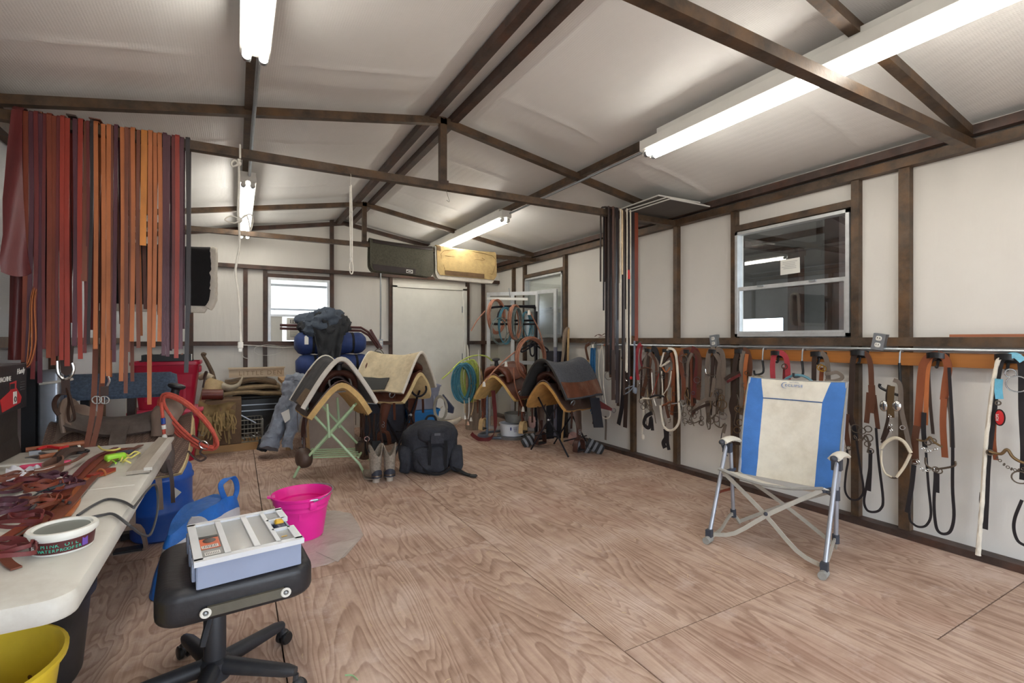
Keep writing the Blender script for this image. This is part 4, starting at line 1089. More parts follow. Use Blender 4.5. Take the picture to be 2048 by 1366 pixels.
rc = thing('rope_coil', 'red lariat coiled over the horn of the old dusty saddle', 'rope', (-.26, 3.56, .60))
A_, B_ = WY(321, 796, 3.60), WY(424, 898, 3.50)
ctr = (A_ + B_) / 2; dirA = (B_ - A_).normalized(); perp = V((-dirA.z, -.25, dirA.x))
P = []
for k_ in range(5):
    o_ = V((.006 * k_, -.012 * k_ + .03, .010 * (k_ % 3)))
    for i in range(28):
        a = 2 * PI * i / 28
        P.append(ctr + dirA * ((A_ - B_).length / 2) * math.cos(a) + perp.normalized() * (.085 - .006 * k_) * math.sin(a) + o_)
MB().tube(P, .0085, 7).build('coil', M_rrope, rc)
M_bluet = plastic('blue_tape', 40, 70, 150, .4)
MB().tube([WY(322, 805, 3.52), WY(326, 840, 3.50), WY(328, 868, 3.50)], .009, 7).build('tail', M_rrope, rc)
MB().tube([WY(326, 836, 3.498), WY(327, 848, 3.498)], .0115, 8).build('blue_tape', M_bluet, rc)
MB().tube([WY(327, 850, 3.498), WY(328, 858, 3.498)], .0115, 8).build('white_tape', M_face, rc)
MB().ell(WY(329, 874, 3.498), (.014, .014, .018), 8, 6).build('tail_knot', M_face, rc)
MB().tube([WY(a, b, 3.52) for a, b in ((384, 870), (398, 880), (408, 892), (400, 905), (412, 915), (400, 922), (385, 912), (376, 902))], .006, 6, k=4).build('honda_loop', M_dark, rc)
MB().ring(WY(408, 890, 3.50), .022, .004, (0.3, 1, .2), 14, 6, 1.3).build('steel_keeper', M_nick, rc)
# blue plastic drum beneath it
dm = thing('plastic_drum', 'blue plastic drum standing below the old dusty saddle', 'drum', (-.43, 3.92, 0))
M_drum = plastic('drum_blue', 30, 92, 190, .35, dirt=rgb(120, 140, 190), amt=.3)
MB().lathe([(.001, 0), (.15, 0), (.165, .015), (.17, .16), (.178, .17), (.178, .19), (.17, .20), (.17, .36), (.178, .37), (.178, .39), (.17, .40), (.165, .44), (.14, .47), (.001, .47)], (-.43, 3.92, 0), 28).build('body', M_drum, dm)
MB().box((-.345, 3.772, .30), (.05, .004, .05), Matrix.Rotation(R(45), 3, 'Y')).build('diamond_label', M_face, dm)
# ================================================================ FOLDING TABLE AND WHAT LIES ON IT
M_table = plastic('table_plastic', 208, 206, 198, .42, dirt=rgb(160, 148, 134), amt=.55)
M_tleg = metal('table_leg_grey', 110, 112, 118, .4, .6)
TX0, TX1, TY0, TY1, TZ = -1.06, -.30, 1.35, 3.18, .742
tb = thing('folding_table', 'off-white plastic folding table covered in leatherwork', 'table', (-.68, 2.265, 0))
mb = MB()
def trect(ins, z, r):
    out = []; ax, ay = .38 - ins, .915 - ins
    for q, (sx, sy) in enumerate(((1, 1), (-1, 1), (-1, -1), (1, -1))):
        for j in range(7):
            a = PI / 2 * (q + j / 6); out.append(V((-.68 + sx * (ax - r) + r * math.cos(a), 2.265 + sy * (ay - r) + r * math.sin(a), z)))
    return out
mb.loft([trect(.02, TZ - .052, .04), trect(.004, TZ - .052, .05), trect(.0, TZ - .044, .05), trect(.0, TZ - .016, .05), trect(.006, TZ - .004, .05), trect(.020, TZ, .045)], True, True, True)
mb.build('top', M_table, tb)
for y in (2.262,): MB().box((-.66, y, TZ + .0006), (.66, .004, .0012)).build('fold_seam', plastic('seam_white', 226, 224, 218), tb)
for y0_ in (1.62, 2.92):
    for x in (-.96, -.66): MB().tube([(x, y0_, .70), (x, y0_ + (.03 if y0_ < 2 else -.03), .0)], .013, 8).build('leg', M_tleg, tb)
    MB().tube([(-.96, y0_, .08), (-.66, y0_, .08)], .011, 8).build('crossbar', M_tleg, tb)
    MB().tube([(-.80, y0_, .40), (-.80, 2.265, .69)], .010, 8).build('brace', M_tleg, tb)
MB().tube([(-.395, 2.05, .69), (-.385, 2.2, .60), (-.38, 2.5, .56)], .011, 8).build('brace', M_tleg, tb)
sp = MB()
sp.tube([V((-.375 + .018 * math.cos(a), 2.07 + a * .0022, .645 + .018 * math.sin(a))) for a in [k * .5 for k in range(84)]], .003, 5).build('spring', M_zinc, tb)
def TT(px, py, z=TZ): return FL(px, py, z)
# loose long straps lying along the table
LS = [(((0, 1105), (70, 1060), (130, 1010), (180, 955), (222, 915), (262, 897)), .030, 'brown'), (((0, 1088), (60, 1048), (120, 1000), (170, 950), (210, 915), (248, 900)), .028, 'rust'),
      (((5, 1120), (80, 1075), (136, 1022), (180, 970), (215, 935), (240, 918), (282, 895)), .022, 'brown'), (((30, 1040), (90, 1012), (140, 970), (185, 925), (232, 902)), .020, 'burgundy')]
for i, (q, w, cc) in enumerate(LS):
    MB().flat([TT(a, b) + V((0, 0, .004 + .0042 * i)) for a, b in q], (0, 0, 1), w, .004, 5).thing('loose_strap', LE[cc], ['broad brown strap lying along the folding table', 'rust coloured strap lying along the folding table', 'long brown strap pointing to the far corner of the table', 'narrow burgundy strap lying along the folding table'][i], 'strap', 'straps lying on the table')
ks = thing('keeper_strap', 'tan strap with a red buckled keeper lying on the table', 'strap', TT(140, 1000))
MB().flat([TT(a, b) + V((0, 0, .005)) for a, b in ((133, 1035), (152, 1008), (153, 985), (162, 968), (180, 958), (205, 952), (226, 944))], (0, 0, 1), .022, .005, 5).build('strap', LE['orange'], ks)
MB().flat([TT(a, b) + V((0, 0, .012)) for a, b in ((180, 959), (205, 951), (224, 944))], (0, 0, 1), .03, .012, 4).build('red_keeper', LE['red'], ks)
MB().ring(TT(203, 952) + V((0, 0, .012)), .016, .004, (.5, .8, .2), 12, 6).build('buckle', LE['orange'], ks)
pt = thing('point_strap', 'curved tan strap end lying near the oil tub', 'strap', TT(20, 1110))
MB().flat([TT(a, b) + V((0, 0, .004)) for a, b in ((70, 1065), (30, 1085), (12, 1105), (10, 1120), (20, 1132), (33, 1140))], (0, 0, 1), .020, .004, 5).build('strap', LE['brown'], pt)
# heap of lace loops
rl = random.Random(11)
HC = [(18, 985), (55, 980), (88, 995), (30, 1015), (68, 1025), (12, 1040), (45, 1050), (95, 1020), (105, 975), (22, 965), (120, 985), (8, 1130)]
for i, (a, b) in enumerate(HC):
    c = TT(a, b); mb = MB(); turns = 3
    P = []
    rx, ry = rl.uniform(.05, .085), rl.uniform(.032, .055); an = rl.uniform(-.6, .6)
    for k in range(turns * 16):
        t_ = 2 * PI * k / 16; q = 1 - .2 * (k // 16) + .16 * math.sin(t_ * .7 + i)
        x, y = rx * q * math.cos(t_), ry * q * math.sin(t_)
        P.append(c + V((x * math.cos(an) - y * math.sin(an), x * math.sin(an) + y * math.cos(an), .010 + .010 * (i % 3) + .007 * (k // 16) + .010 * math.sin(t_ * 1.3 + i) ** 2)))
    cc = ('plum', 'burgundy', 'rust', 'plum', 'brown')[i % 5]
    MB().strap(P, (.2, .1, 1), .010, .0035, 2).thing('lace_bundle', LE[cc], SHORT[cc] + ' lace coil on the table, ' + ['on the wall side of the rag', 'just in front of the white rag', 'under the tip of the burner pen', 'between two other coils near the wall', 'beside the black cable end', 'against the broad brown straps near the wall', 'crossed by the winding tan strap', 'beside the long brown straps', 'below the standing leather band', 'touching the white rag', 'between leather band and long straps', 'alone near the oil tub'][i], 'lace', 'lace coils on the table')
bd = thing('leather_band', 'stitched brown leather band standing in a loop on the table', 'band', TT(100, 950))
MB().strap([TT(a, b) + V((0, 0, .025)) for a, b in ((68, 962), (90, 958), (115, 950), (126, 940), (122, 932), (105, 938), (85, 950))], (0, 0, 1), .042, .006, 5).build('band', leather('stitched_brown', 124, 92, 78, .55), bd)
MB().tube([TT(a, b) + V((0, -.004, .040)) for a, b in ((70, 962), (90, 959), (113, 951), (125, 941))], .0012, 4, k=4).build('stitching', M_cord, bd)
tg = MB().flat([TT(a, b) + V((0, 0, .035)) for a, b in ((0, 1002), (35, 990), (60, 965), (95, 958), (118, 950), (150, 938), (172, 922))], (0, 0, 1), .016, .004, 5).thing('tan_strap', LE['brown'], 'thin tan strap winding over the heap of laces', 'strap')
# tools
M_yel = plastic('yellow_grip', 226, 160, 40); M_steel = metal('tool_steel', 150, 150, 152, .35)
kf = thing('utility_knife', 'yellow and black knife lying by the far table edge', 'knife', TT(140, 905))
MB().tube([TT(118, 908) + V((0, 0, .014)), TT(138, 904) + V((0, 0, .014))], .011, 8, flat=.7).build('yellow_grip', M_yel, kf)
MB().tube([TT(138, 904) + V((0, 0, .014)), TT(154, 901) + V((0, 0, .014))], .012, 8, flat=.7).build('black_grip', M_black, kf)
MB().tube([TT(154, 901) + V((0, 0, .014)), TT(160, 900) + V((0, 0, .014))], .011, 8, flat=.7).build('end_cap', M_face, kf)
ham = thing('round_stick', 'dark wooden stick lying on the far edge of the table', 'stick', TT(110, 902))
MB().tube([TT(48, 908) + V((0, .02, .015)), TT(168, 892) + V((0, 0, .015))], [.011, .010, .014, .014], 8).build('shaft', M_redwood, ham)
pl_ = thing('pliers', 'grey and red handled pliers on the table', 'pliers', TT(105, 915))
MB().tube([TT(75, 912) + V((0, 0, .03)), TT(95, 908) + V((0, 0, .034)), TT(120, 909) + V((0, 0, .03)), TT(135, 905) + V((0, 0, .03))], .007, 7, k=4).build('red_handle', M_redp, pl_)
MB().tube([TT(75, 912) + V((0, 0, .018)), TT(100, 917) + V((0, 0, .018)), TT(134, 910) + V((0, 0, .018))], .007, 7, k=4).build('grey_handle', M_steel, pl_)
MB().box(TT(70, 914) + V((0, 0, .02)), (.04, .025, .02), rotz(.3)).build('jaw', M_steel, pl_)
aw = thing('awl', 'wooden handled awl with a steel tip on the table', 'awl', TT(90, 922))
MB().tube([TT(78, 924) + V((0, 0, .02)), TT(116, 917) + V((0, 0, .02))], [.010, .014, .013, .010], 8).build('handle', M_redwood, aw)
MB().tube([TT(50, 925) + V((0, 0, .02)), TT(62, 924) + V((0, 0, .02)), TT(78, 924) + V((0, 0, .02))], [.002, .003, .009], 7).build('tip', M_steel, aw)
dk = thing('stitching_tool', 'dark leather covered stitching tool on the table', 'tool', TT(145, 915))
MB().tube([TT(112, 935) + V((0, 0, .03)), TT(128, 922) + V((0, 0, .034)), TT(150, 914) + V((0, 0, .028)), TT(168, 911) + V((0, 0, .022))], [.018, .022, .018, .014], 8, k=3).build('body', M_dark, dk)
MB().ring(TT(163, 912) + V((0, 0, .02)), .024, .007, (0, 0, 1), 14, 6).build('ring_end', M_black, dk)
MB().rbox(TT(92, 935) + V((0, 0, .012)), (.16, .022, .018), .006, rotz(.15)).thing('pink_marker', plastic('pink_plastic', 214, 70, 110), 'pink marker lying beside the white rag', 'marker')
MB().box(TT(32, 938) + V((0, 0, .018)), (.20, .028, .003), rotz(-.12)).thing('paper_tape', M_face, 'white paper measuring strip lying on the table', 'tape')
MB().sheet(lambda u, v: TT(12 + 70 * u, 945 + 26 * v) + V((0, 0, .016 + .02 * noise.noise(V((u * 5, v * 5, 2))) + .012 * math.sin(u * 9) * math.sin(v * 7))), 22, 16, .004).thing('rag', fabric('white_rag', 226, 226, 234, .06), 'crumpled white rag on the table beside the laces', 'rag')
# wood slab, green tape, yellow twine
sl = thing('wood_slab', 'grey weathered wooden slab lying at the table corner', 'slab', TT(300, 915))
q = [TT(252, 952), TT(300, 946), TT(343, 884), TT(318, 880)]
MB().prism([p + V((0, 0, .003)) for p in q], (0, 0, .014)).build('slab', mat('grey_wood', rgb(168, 158, 144), .75, var=.16, scale=8, stretch=(4, .5, 1)), sl)
MB().bar(TT(296, 948) + V((0, 0, .020)), TT(342, 884) + V((0, 0, .020)), .028, .012).build('moulding', M_table, sl)
gt = thing('tape_roll', 'neon green tape bundle with dark ribbon on the table', 'tape', TT(230, 922))
MB().rbox(TT(231, 922) + V((0, 0, .018)), (.075, .040, .030), .010, rotz(.5)).build('green_roll', plastic('neon_green', 158, 216, 60), gt)
MB().rbox(TT(250, 911) + V((0, 0, .012)), (.07, .035, .02), .008, rotz(.3)).build('dark_ribbon', fabric('dark_ribbon', 60, 60, 72), gt)
MB().tube([TT(a, b) + V((0, 0, .03)) for a, b in ((197, 905), (205, 912), (218, 914), (230, 913), (240, 910))], .004, 6, k=4).build('yellow_tail', plastic('pale_yellow', 232, 222, 120), gt)
MB().tube([TT(a, b) + V((0, 0, .012)) for a, b in ((219, 920), (216, 930), (222, 926), (232, 932))], .004, 6, k=4).build('green_tail', plastic('neon_green', 0, 0, 0), gt)
yt = MB().tube([TT(a, b) + V((0, 0, .008 + .012 * (i % 2))) for i, (a, b) in enumerate(((242, 926), (248, 918), (258, 914), (270, 912), (280, 910), (276, 916), (262, 919), (255, 924), (246, 928), (252, 931), (262, 930)))], .0035, 6, k=5)
yt.thing('yellow_twine', plastic('pale_yellow', 232, 222, 120), 'tangle of pale yellow twine on the table', 'twine')
cb = MB().tube([TT(a, b) + V((0, 0, z_)) for a, b, z_ in ((62, 1040, .03), (90, 1015, .03), (140, 1018, .02))], .005, 6, k=4)
cb.tube([TT(a, b) + V((0, 0, z_)) for a, b, z_ in ((155, 1035, .006), (185, 1015, .006), (215, 1002, .006), (245, 1006, .006), (268, 1022, .01))], .0042, 6, k=4)
cb.tube([TT(176, 1040) + V((0, 0, .006)), TT(205, 1034) + V((0, 0, .006)), TT(228, 1034) + V((0, 0, .008)), V((-.275, 1.80, .735)), V((-.262, 1.93, .66)), V((-.262, 2.12, .60)), V((-.262, 2.28, .64)), V((-.27, 2.26, .735)), TT(268, 1022) + V((0, 0, .012))], .0042, 6, k=5)
cb.thing('power_cable', plastic('grey_black_cable', 66, 66, 68, .5), 'black cable crossing the table and looping over its edge', 'cable')
dg = MB().tube([TT(96, 1000) + V((0, 0, .035)), TT(128, 990) + V((0, 0, .035))], [.006, .011, .011, .007], 8)
dg.tube([TT(62, 1014) + V((0, 0, .03)), TT(82, 1002) + V((0, 0, .032)), TT(96, 1000) + V((0, 0, .035))], .003, 5, k=3)
dg.thing('burner_pen', plastic('dark_teal', 40, 52, 58), 'dark pen tool with its lead in the lace heap', 'pen')
# oil tub
ot = thing('oil_tub', 'white tub of mink oil with brown label on the table', 'tub', (-.392, 1.672, TZ))
M_lab = plastic('label_brown', 84, 34, 36, .45); M_teal = plastic('label_teal', 60, 190, 160, .5)
MB().lathe([(.001, .001), (.060, .001), (.0645, .040), (.0645, .045)], (-.392, 1.672, TZ), 40).build('tub', M_patchw, ot)
MB().lathe([(.0615, .006), (.0652, .036), (.0642, .036), (.0605, .006)], (-.392, 1.672, TZ), 40, cap=False).build('label_band', M_lab, ot)
lid = MB().lathe([(.066, .042), (.0715, .043), (.0725, .052), (.069, .057), (.060, .057), (.057, .051), (.001, .051)], (-.392, 1.672, TZ), 40).build('lid', M_patchw, ot)
MB().lathe([(.001, .0512), (.055, .0512), (.055, .0520), (.001, .0520)], (-.392, 1.672, TZ), 36).build('lid_print', plastic('lid_grey', 120, 126, 120), lid)
for w_, zz, sz, m_ in (('MINK OIL', .0225, .0125, M_teal), ('WATERPROOFER', .0110, .0105, M_teal)):
    n_ = len(w_); wid = .075 if n_ < 10 else .088
    a0_ = math.atan2(-1.672, .392) - .10
    for i, ch in enumerate(w_):
        if ch == ' ': continue
        al = a0_ + (i - (n_ - 1) / 2) * wid / n_ / .063
        out = V((math.cos(al), math.sin(al), 0)); rt = V((-math.sin(al), math.cos(al), 0))
        lettering(ch, sz, m_, ot, V((-.392, 1.672, TZ + zz)) + out * (.0638 if zz > .02 else .0628), axes(rt, V((0, 0, 1))), align='CENTER', extr=.0004)
al = math.atan2(-1.672, .392) - 1.0
out = V((math.cos(al), math.sin(al), 0)); rt = V((-math.sin(al), math.cos(al), 0))
lettering('B', .026, M_whitep, ot, V((-.392, 1.672, TZ + .012)) + out * .0645, axes(rt, V((0, 0, 1))), align='CENTER', extr=.0006)
al = math.atan2(-1.672, .392) + .72
out = V((math.cos(al), math.sin(al), 0)); rt = V((-math.sin(al), math.cos(al), 0))
MB().box(V((-.392, 1.672, TZ + .022)) + out * .0632, (.002, .014, .022), rotz(al)).build('label_patch', plastic('label_purple', 110, 80, 170), ot)
# under the table
M_tub = plastic('black_rubber', 34, 35, 38, .45, dirt=rgb(90, 88, 86), amt=.35)
bt = thing('rubber_tub', 'black rubber tub standing under the folding table', 'tub', (-.74, 2.45, 0))
MB().lathe([(.001, 0), (.21, 0), (.22, .02), (.245, .30), (.262, .31), (.262, .34), (.248, .345), (.27, .50), (.29, .505), (.29, .53), (.268, .53), (.235, .30), (.20, .03), (.001, .03)], (-.74, 2.45, 0), 40).build('body', M_tub, bt)
for s in (-1, 1): MB().tube([(-.74 + .29 * math.cos(a), 2.45 + .29 * math.sin(a), .51 + .05 * math.sin(PI * k / 6)) for k, a in enumerate([s * PI / 2 - .35 + .7 * j / 6 for j in range(7)])], .010, 7).build('rope_handle', M_black, bt)
yb_ = thing('yellow_bucket', 'large scuffed yellow bucket in front of the black tub', 'bucket', (-.67, 1.78, 0))
M_yb = plastic('yellow_plastic', 236, 206, 60, .32, dirt=rgb(170, 130, 40), amt=.25)
MB().lathe([(.001, 0), (.17, 0), (.18, .01), (.230, .41), (.244, .412), (.246, .426), (.236, .43), (.226, .42), (.178, .02), (.001, .015)], (-.655, 1.78, 0), 46).build('body', M_yb, yb_)
rs = random.Random(4)
for i in range(7):
    a = rs.uniform(0.3, 2.6); z_ = rs.uniform(.22, .36); r_ = .178 + (.226 - .178) * (z_ - .02) / .40 - .0012
    MB().ell((-.67 + r_ * math.cos(a), 1.78 + r_ * math.sin(a), z_), (.010, .003, .006 + .004 * rs.random()), 8, 5, rotz(a + PI / 2)).build('mud_spot', mat('dry_mud', rgb(140, 100, 50), .9), yb_)
for s in (-1, 1): MB().rbox((-.67, 1.78 + s * .236, .37), (.05, .02, .04), .006).build('handle_lug', M_yb, yb_)
# ================================================================ SADDLES ON STANDS
def xstand(name, label, c, yaw, top, foot, topw, depth, r, m, basket=False, strut=True, kink=.0, shift=0.0):
    """folding stand: two crossed leg pairs joined by top rails; yaw as for the saddle (local y to the front)"""
    t = thing(name, label, 'stand', (c[0], c[1], 0), yaw)
    zc = top * foot / (foot + topw)
    for q, y in enumerate((depth / 2 + shift, -depth / 2 + shift)):
        for s in (-1, 1):
            pts = [(s * foot, y, r * .6), (s * (foot - kink), y, .11), (-s * topw, y + (.01 * s), top)]
            if not kink: pts = [pts[0], pts[2]]
            MB().tube(pts, r, 8).build('leg', m, t, local=True)
        MB().ell((0, y, zc), (r * 1.6, .03, r * 1.6), 8, 6).build('pivot', M_zinc if not basket else m, t, local=True)
        if strut: MB().tube([(0, y + (.02 if q == 0 else -.02), zc - .02), (.02, y + (.02 if q == 0 else -.02), top + .02)], r, 8).build('strut', m, t, local=True)
    for s in (-1, 1): MB().tube([(s * topw, depth / 2 + .03 + shift, top), (s * topw, -depth / 2 - .03 + shift, top)], r, 8).build('top_rail', m, t, local=True)
    for s in (-1, 1): MB().tube([(s * (foot - .06), depth / 2 + shift, .17), (s * (foot - .06), -depth / 2 + shift, .17)], r * .8, 8).build('side_rail', m, t, local=True)
    if basket:
        for i in range(5): MB().tube([(-foot + .05, depth / 2 - .06 - i * .085, .17), (foot - .05, depth / 2 - .06 - i * .085, .17)], r * .55, 6).build('basket_rod', m, t, local=True)
    return t
M_mint = plastic('mint_enamel', 178, 206, 164, .4); M_blkt = metal('black_tube', 36, 36, 44, .35, .4)
M_chest = leather('chestnut_saddle', 92, 52, 38, .42); M_mahog = leather('mahogany_saddle', 66, 38, 30, .42); M_choc = leather('chocolate_saddle', 78, 58, 48, .5, dirt=rgb(120, 100, 86))
# --- saddle on the mint green stand
S1, A1 = (.82, 5.03), R(184)
xstand('saddle_stand', 'mint green folding saddle stand with a rod shelf', (.83, 5.02), R(160), .66, .315, .22, .46, .0125, M_mint, True, True, .05)
t = thing('western_saddle', 'mahogany saddle with tan sheepskin on the mint green stand', 'saddle', (S1[0], S1[1], 0), A1)
make_saddle(t, .84, M_mahog, M_mahog, M_sheep, 'hood', stir_m=M_choc, fender_len=.40, ft=.05)
MB().tube([(-.07, .22, .955), (-.10, .27, .85), (-.06, .28, .80), (0, .275, .79)], .009, 7, k=4).build('breast_strap', fabric('braided_grey', 110, 104, 98), t, local=True)
MB().tube([(.08, .22, .955), (.10, .27, .87), (.06, .28, .80), (0, .275, .79)], .009, 7, k=4).build('breast_strap', fabric('braided_grey', 110, 104, 98), t, local=True)
M_stripe = fabric('dark_wool', 50, 49, 52, .5, scale=16, dirt=rgb(84, 80, 78))
make_pad('saddle_pad', 'dark wool pad with cream fleece edge tented over the mahogany saddle', (S1[0], S1[1], 0), A1, 1.105, .335, .43, -.34, .31, M_stripe, fabric('grey_fleece', 150, 144, 136), M_fleece, wear=M_brownsuede, wear_rng=(.55, .97), rim=.022)
# things hanging by its right stirrup
hb = thing('halter', 'dark nylon halter and reins bunched under the mahogany saddle', 'tack', (1.13, 4.86, .02))
for i in range(7):
    x = 1.06 + .025 * i
    MB().strap([(x, 4.84 - .012 * i, .56), (x + .012 * math.sin(i), 4.83 - .012 * i, .42), (x + .02 * math.cos(i * 2), 4.82 - .012 * i, .27), (x + .01, 4.83 - .01 * i, .14 + .02 * (i % 3))], (.8, .6, 0), .02, .005, 4).build('strap', M_horn if i % 2 else M_dark, hb)
MB().ring((1.09, 4.80, .32), .022, .005, (.3, 1, 0), 14, 6).build('ring', M_nick, hb)
MB().rbox((1.17, 4.765, .24), (.085, .03, .12), .012, rotz(-.3)).build('neoprene_pad', fabric('black_neoprene', 44, 44, 46), hb)
sb1 = MB().rbox((1.175, 4.76, .12), (.09, .035, .10), .012, rotz(-.3)).build('hobble_cuff', fabric('grey_neoprene', 118, 112, 104), hb)
MB().box((1.185, 4.738, .13), (.045, .004, .035), rotz(-.3)).build('brand_patch', M_black, sb1)
# --- saddle on the black stand
S2, A2 = (1.585, 5.52), R(219)
xstand('saddle_stand', 'black tubular stand under the cream padded saddle', S2, A2, .70, .31, .20, .36, .0125, M_blkt, False, False)
t = thing('western_saddle', 'chestnut tooled saddle under the cream canvas pad', 'saddle', (S2[0], S2[1], 0), A2)
make_saddle(t, .87, M_chest, M_chest, M_sheepc, 'bell', fender_len=.40, ft=.04)
MB().tube([(-.14, .26, .86), (-.15, .30, .70), (.0, .31, .64), (.14, .30, .70), (.15, .26, .86)], .012, 8, k=4).build('front_hoop', M_blkt, t, local=True)
M_cream = fabric('cream_canvas', 212, 196, 164, .12, dirt=rgb(160, 140, 110))
make_pad('saddle_pad', 'cream canvas pad with dark leather hem over the chestnut saddle', (S2[0], S2[1], 0), A2, 1.14, .345, .42, -.36, .33, M_cream, fabric('dusty_fleece', 170, 156, 136), M_fleece, wear=leather('olive_dark_leather', 28, 28, 24, .6), wear_rng=(.06, .66), rim=.015, sag=.05)
# rope on its far side
coil('rope_coil', plane_coil((2.0, 5.22, .50), (.5, -.3, 0), (0, 0, 1), .07, .13), 6, .008, .014, fabric('grey_rope', 150, 144, 130), 'grey rope coil hanging beside the chestnut saddle', group=None, seed=4)
fan = MB().prism([(2.06, 5.32, .64), (2.18, 5.28, .48), (2.17, 5.28, .42), (2.10, 5.30, .44)], (.03, .04, 0)); fan.build('cordura_pouch', fabric('navy_cordura', 40, 46, 66), t)
# --- saddle on the thin black stand by the right wall
S3, A3 = (3.24, 4.64), R(107)
xstand('saddle_stand', 'thin black folding stand under the grey padded saddle', S3, A3, .66, .27, .20, .42, .0095, M_blkt, False, False)
t = thing('western_saddle', 'chocolate saddle under the grey felt pad near the tack wall', 'saddle', (S3[0], S3[1], 0), A3)
make_saddle(t, .77, M_choc, M_mahog, fabric('gold_sheepskin', 180, 134, 72, .22, bscale=120), 'bell', side=(1, -1), fender_len=.40)
M_gfelt = fabric('grey_felt', 92, 94, 100, .25, bscale=260, scale=50)
make_pad('saddle_pad', 'charcoal grey felt pad with worn brown leather hem by the tack wall', (S3[0], S3[1], 0), A3, 1.06, .33, .42, -.37, .34, M_gfelt, fabric('dark_lining', 44, 42, 42), fabric('dark_binding', 54, 50, 46), wear=leather('worn_brown_hem', 122, 72, 50, .5, dirt=rgb(190, 170, 150)), wear_rng=(.03, .98), rim=.012, sag=.06, p=1.4)
dl = thing('flank_cinch', 'wide dark flank cinch hanging below the grey felt pad', 'tack', (3.45, 4.26, .27))
MB().sheet(lambda u, v: V((3.36 + .13 * u + .05 * v, 4.262 - .01 * v, .64 - .33 * v - .01 * u)), 5, 8, .012).build('cinch', leather('blue_black_leather', 40, 42, 50), dl)
tl = thing('tooled_strap', 'tooled brown strap ending in a steel buckle under the grey pad', 'strap', (3.63, 4.28, .48))
MB().sheet(lambda u, v: V((3.48 + .20 * v, 4.30 - .03 * v, .62 - .10 * u * (1 - .7 * v) - .12 * v)), 5, 8, .010).build('strap', LE['burgundy'], tl)
MB().ring((3.705, 4.265, .475), .022, .005, (0, 1, .3), 12, 6, 1.4).build('buckle', M_steel, tl)
# splint boots below it
def splint(c, a, label, m1):
    t = thing('splint_boot', label, 'horse boot', c, a, group='splint boots below the grey padded saddle')
    rot = Matrix.Rotation(R(62), 3, 'Y')
    MB().lathe([(.001, -.10), (.052, -.10), (.056, -.05), (.05, .05), (.058, .10), (.001, .10)], (0, 0, .075), 16, rot).build('shell', m1, t, local=True)
    for q in (-.06, 0.0, .055): MB().lathe([(.055, -.015), (.061, -.013), (.061, .013), (.055, .015)], V((0, 0, .075)) + rot @ V((0, 0, q)), 16, rot, cap=False).build('strap', fabric('grey_velcro', 120, 122, 128), t, local=True)
    return t
M_neo = fabric('black_neoprene', 44, 44, 46); M_pinkneo = fabric('pink_hide', 206, 168, 158, .15)
p_ = FL(1165, 905); splint((p_.x, p_.y, 0), 2.6, 'black splint boot with grey straps beside the thin stand leg', M_neo)
p_ = FL(1188, 908); splint((p_.x + .03, p_.y + .02, 0), 2.4, 'second black splint boot lying against the first', M_neo)
p_ = FL(1060, 893); splint((p_.x, p_.y, 0), -.3, 'dark splint boot under the gold sheepskin side', M_neo)
p_ = FL(1142, 893); MB().lathe([(.03, 0), (.055, .03), (.06, .10), (.05, .13), (.045, .10), (.03, .02)], (p_.x, p_.y, .04), 14, Matrix.Rotation(.5, 3, 'X'), cap=False).thing('bell_boot', M_pinkneo, 'pale pink bell boot beside the splint boots', 'horse boot')
p_ = FL(1056, 868); MB().lathe([(.03, 0), (.06, .03), (.065, .10), (.05, .15), (.045, .10), (.03, .02)], (p_.x - .05, p_.y - .2, .12), 14, cap=False).thing('bell_boot', M_pinkneo, 'pale pink bell boot hung on the stirrup by the black stand', 'horse boot')
# --- saddle on the grey post stand
S4, A4 = (2.97, 5.52), R(127)
t = thing('western_saddle', 'reddish brown saddle with yellow sheepskin beside the log post', 'saddle', (S4[0], S4[1], 0), A4)
make_saddle(t, .80, leather('red_brown_saddle', 112, 62, 44, .38), leather('red_brown_saddle', 0, 0, 0), fabric('yellow_sheepskin', 200, 164, 98, .2, bscale=120), 'bell', fender_len=.36, stir_m=mat('pale_wood', rgb(196, 164, 116), .6))
gs = thing('saddle_stand', 'grey steel post stand with a rounded base beside the log', 'stand', (3.05, 5.72, 0))
MB().tube([(2.84, 5.74, .02), (2.84, 5.74, .68)], .019, 10).build('post', metal('grey_tube', 112, 120, 132, .4, .5), gs)
MB().tube([(2.84, 5.74, .66), (3.30, 5.95, .66)], .019, 10).build('arm', metal('grey_tube', 0, 0, 0), gs)
MB().tube([(2.75, 5.80, .018), (2.80, 5.66, .018), (2.95, 5.52, .018), (3.2, 5.55, .018), (3.3, 5.75, .018), (3.2, 5.95, .018), (2.9, 5.95, .018)], .018, 8, closed=True, k=5).build('base', metal('grey_tube', 0, 0, 0), gs)
MB().tube([(2.84, 5.74, .03), (2.76, 5.78, .02)], .016, 8).build('base_spur', metal('grey_tube', 0, 0, 0), gs)
MB().strap([(2.86, 5.60, .62), (2.88, 5.58, .30), (2.86, 5.56, .10), (2.76, 5.50, .03), (2.66, 5.56, .02), (2.62, 5.66, .05), (2.60, 5.70, .08)], (.2, -.2, .9), .05, .006, 5).thing('back_cinch', LE['burgundy'], 'long curved dark cinch strap resting on the floor by the post', 'strap')
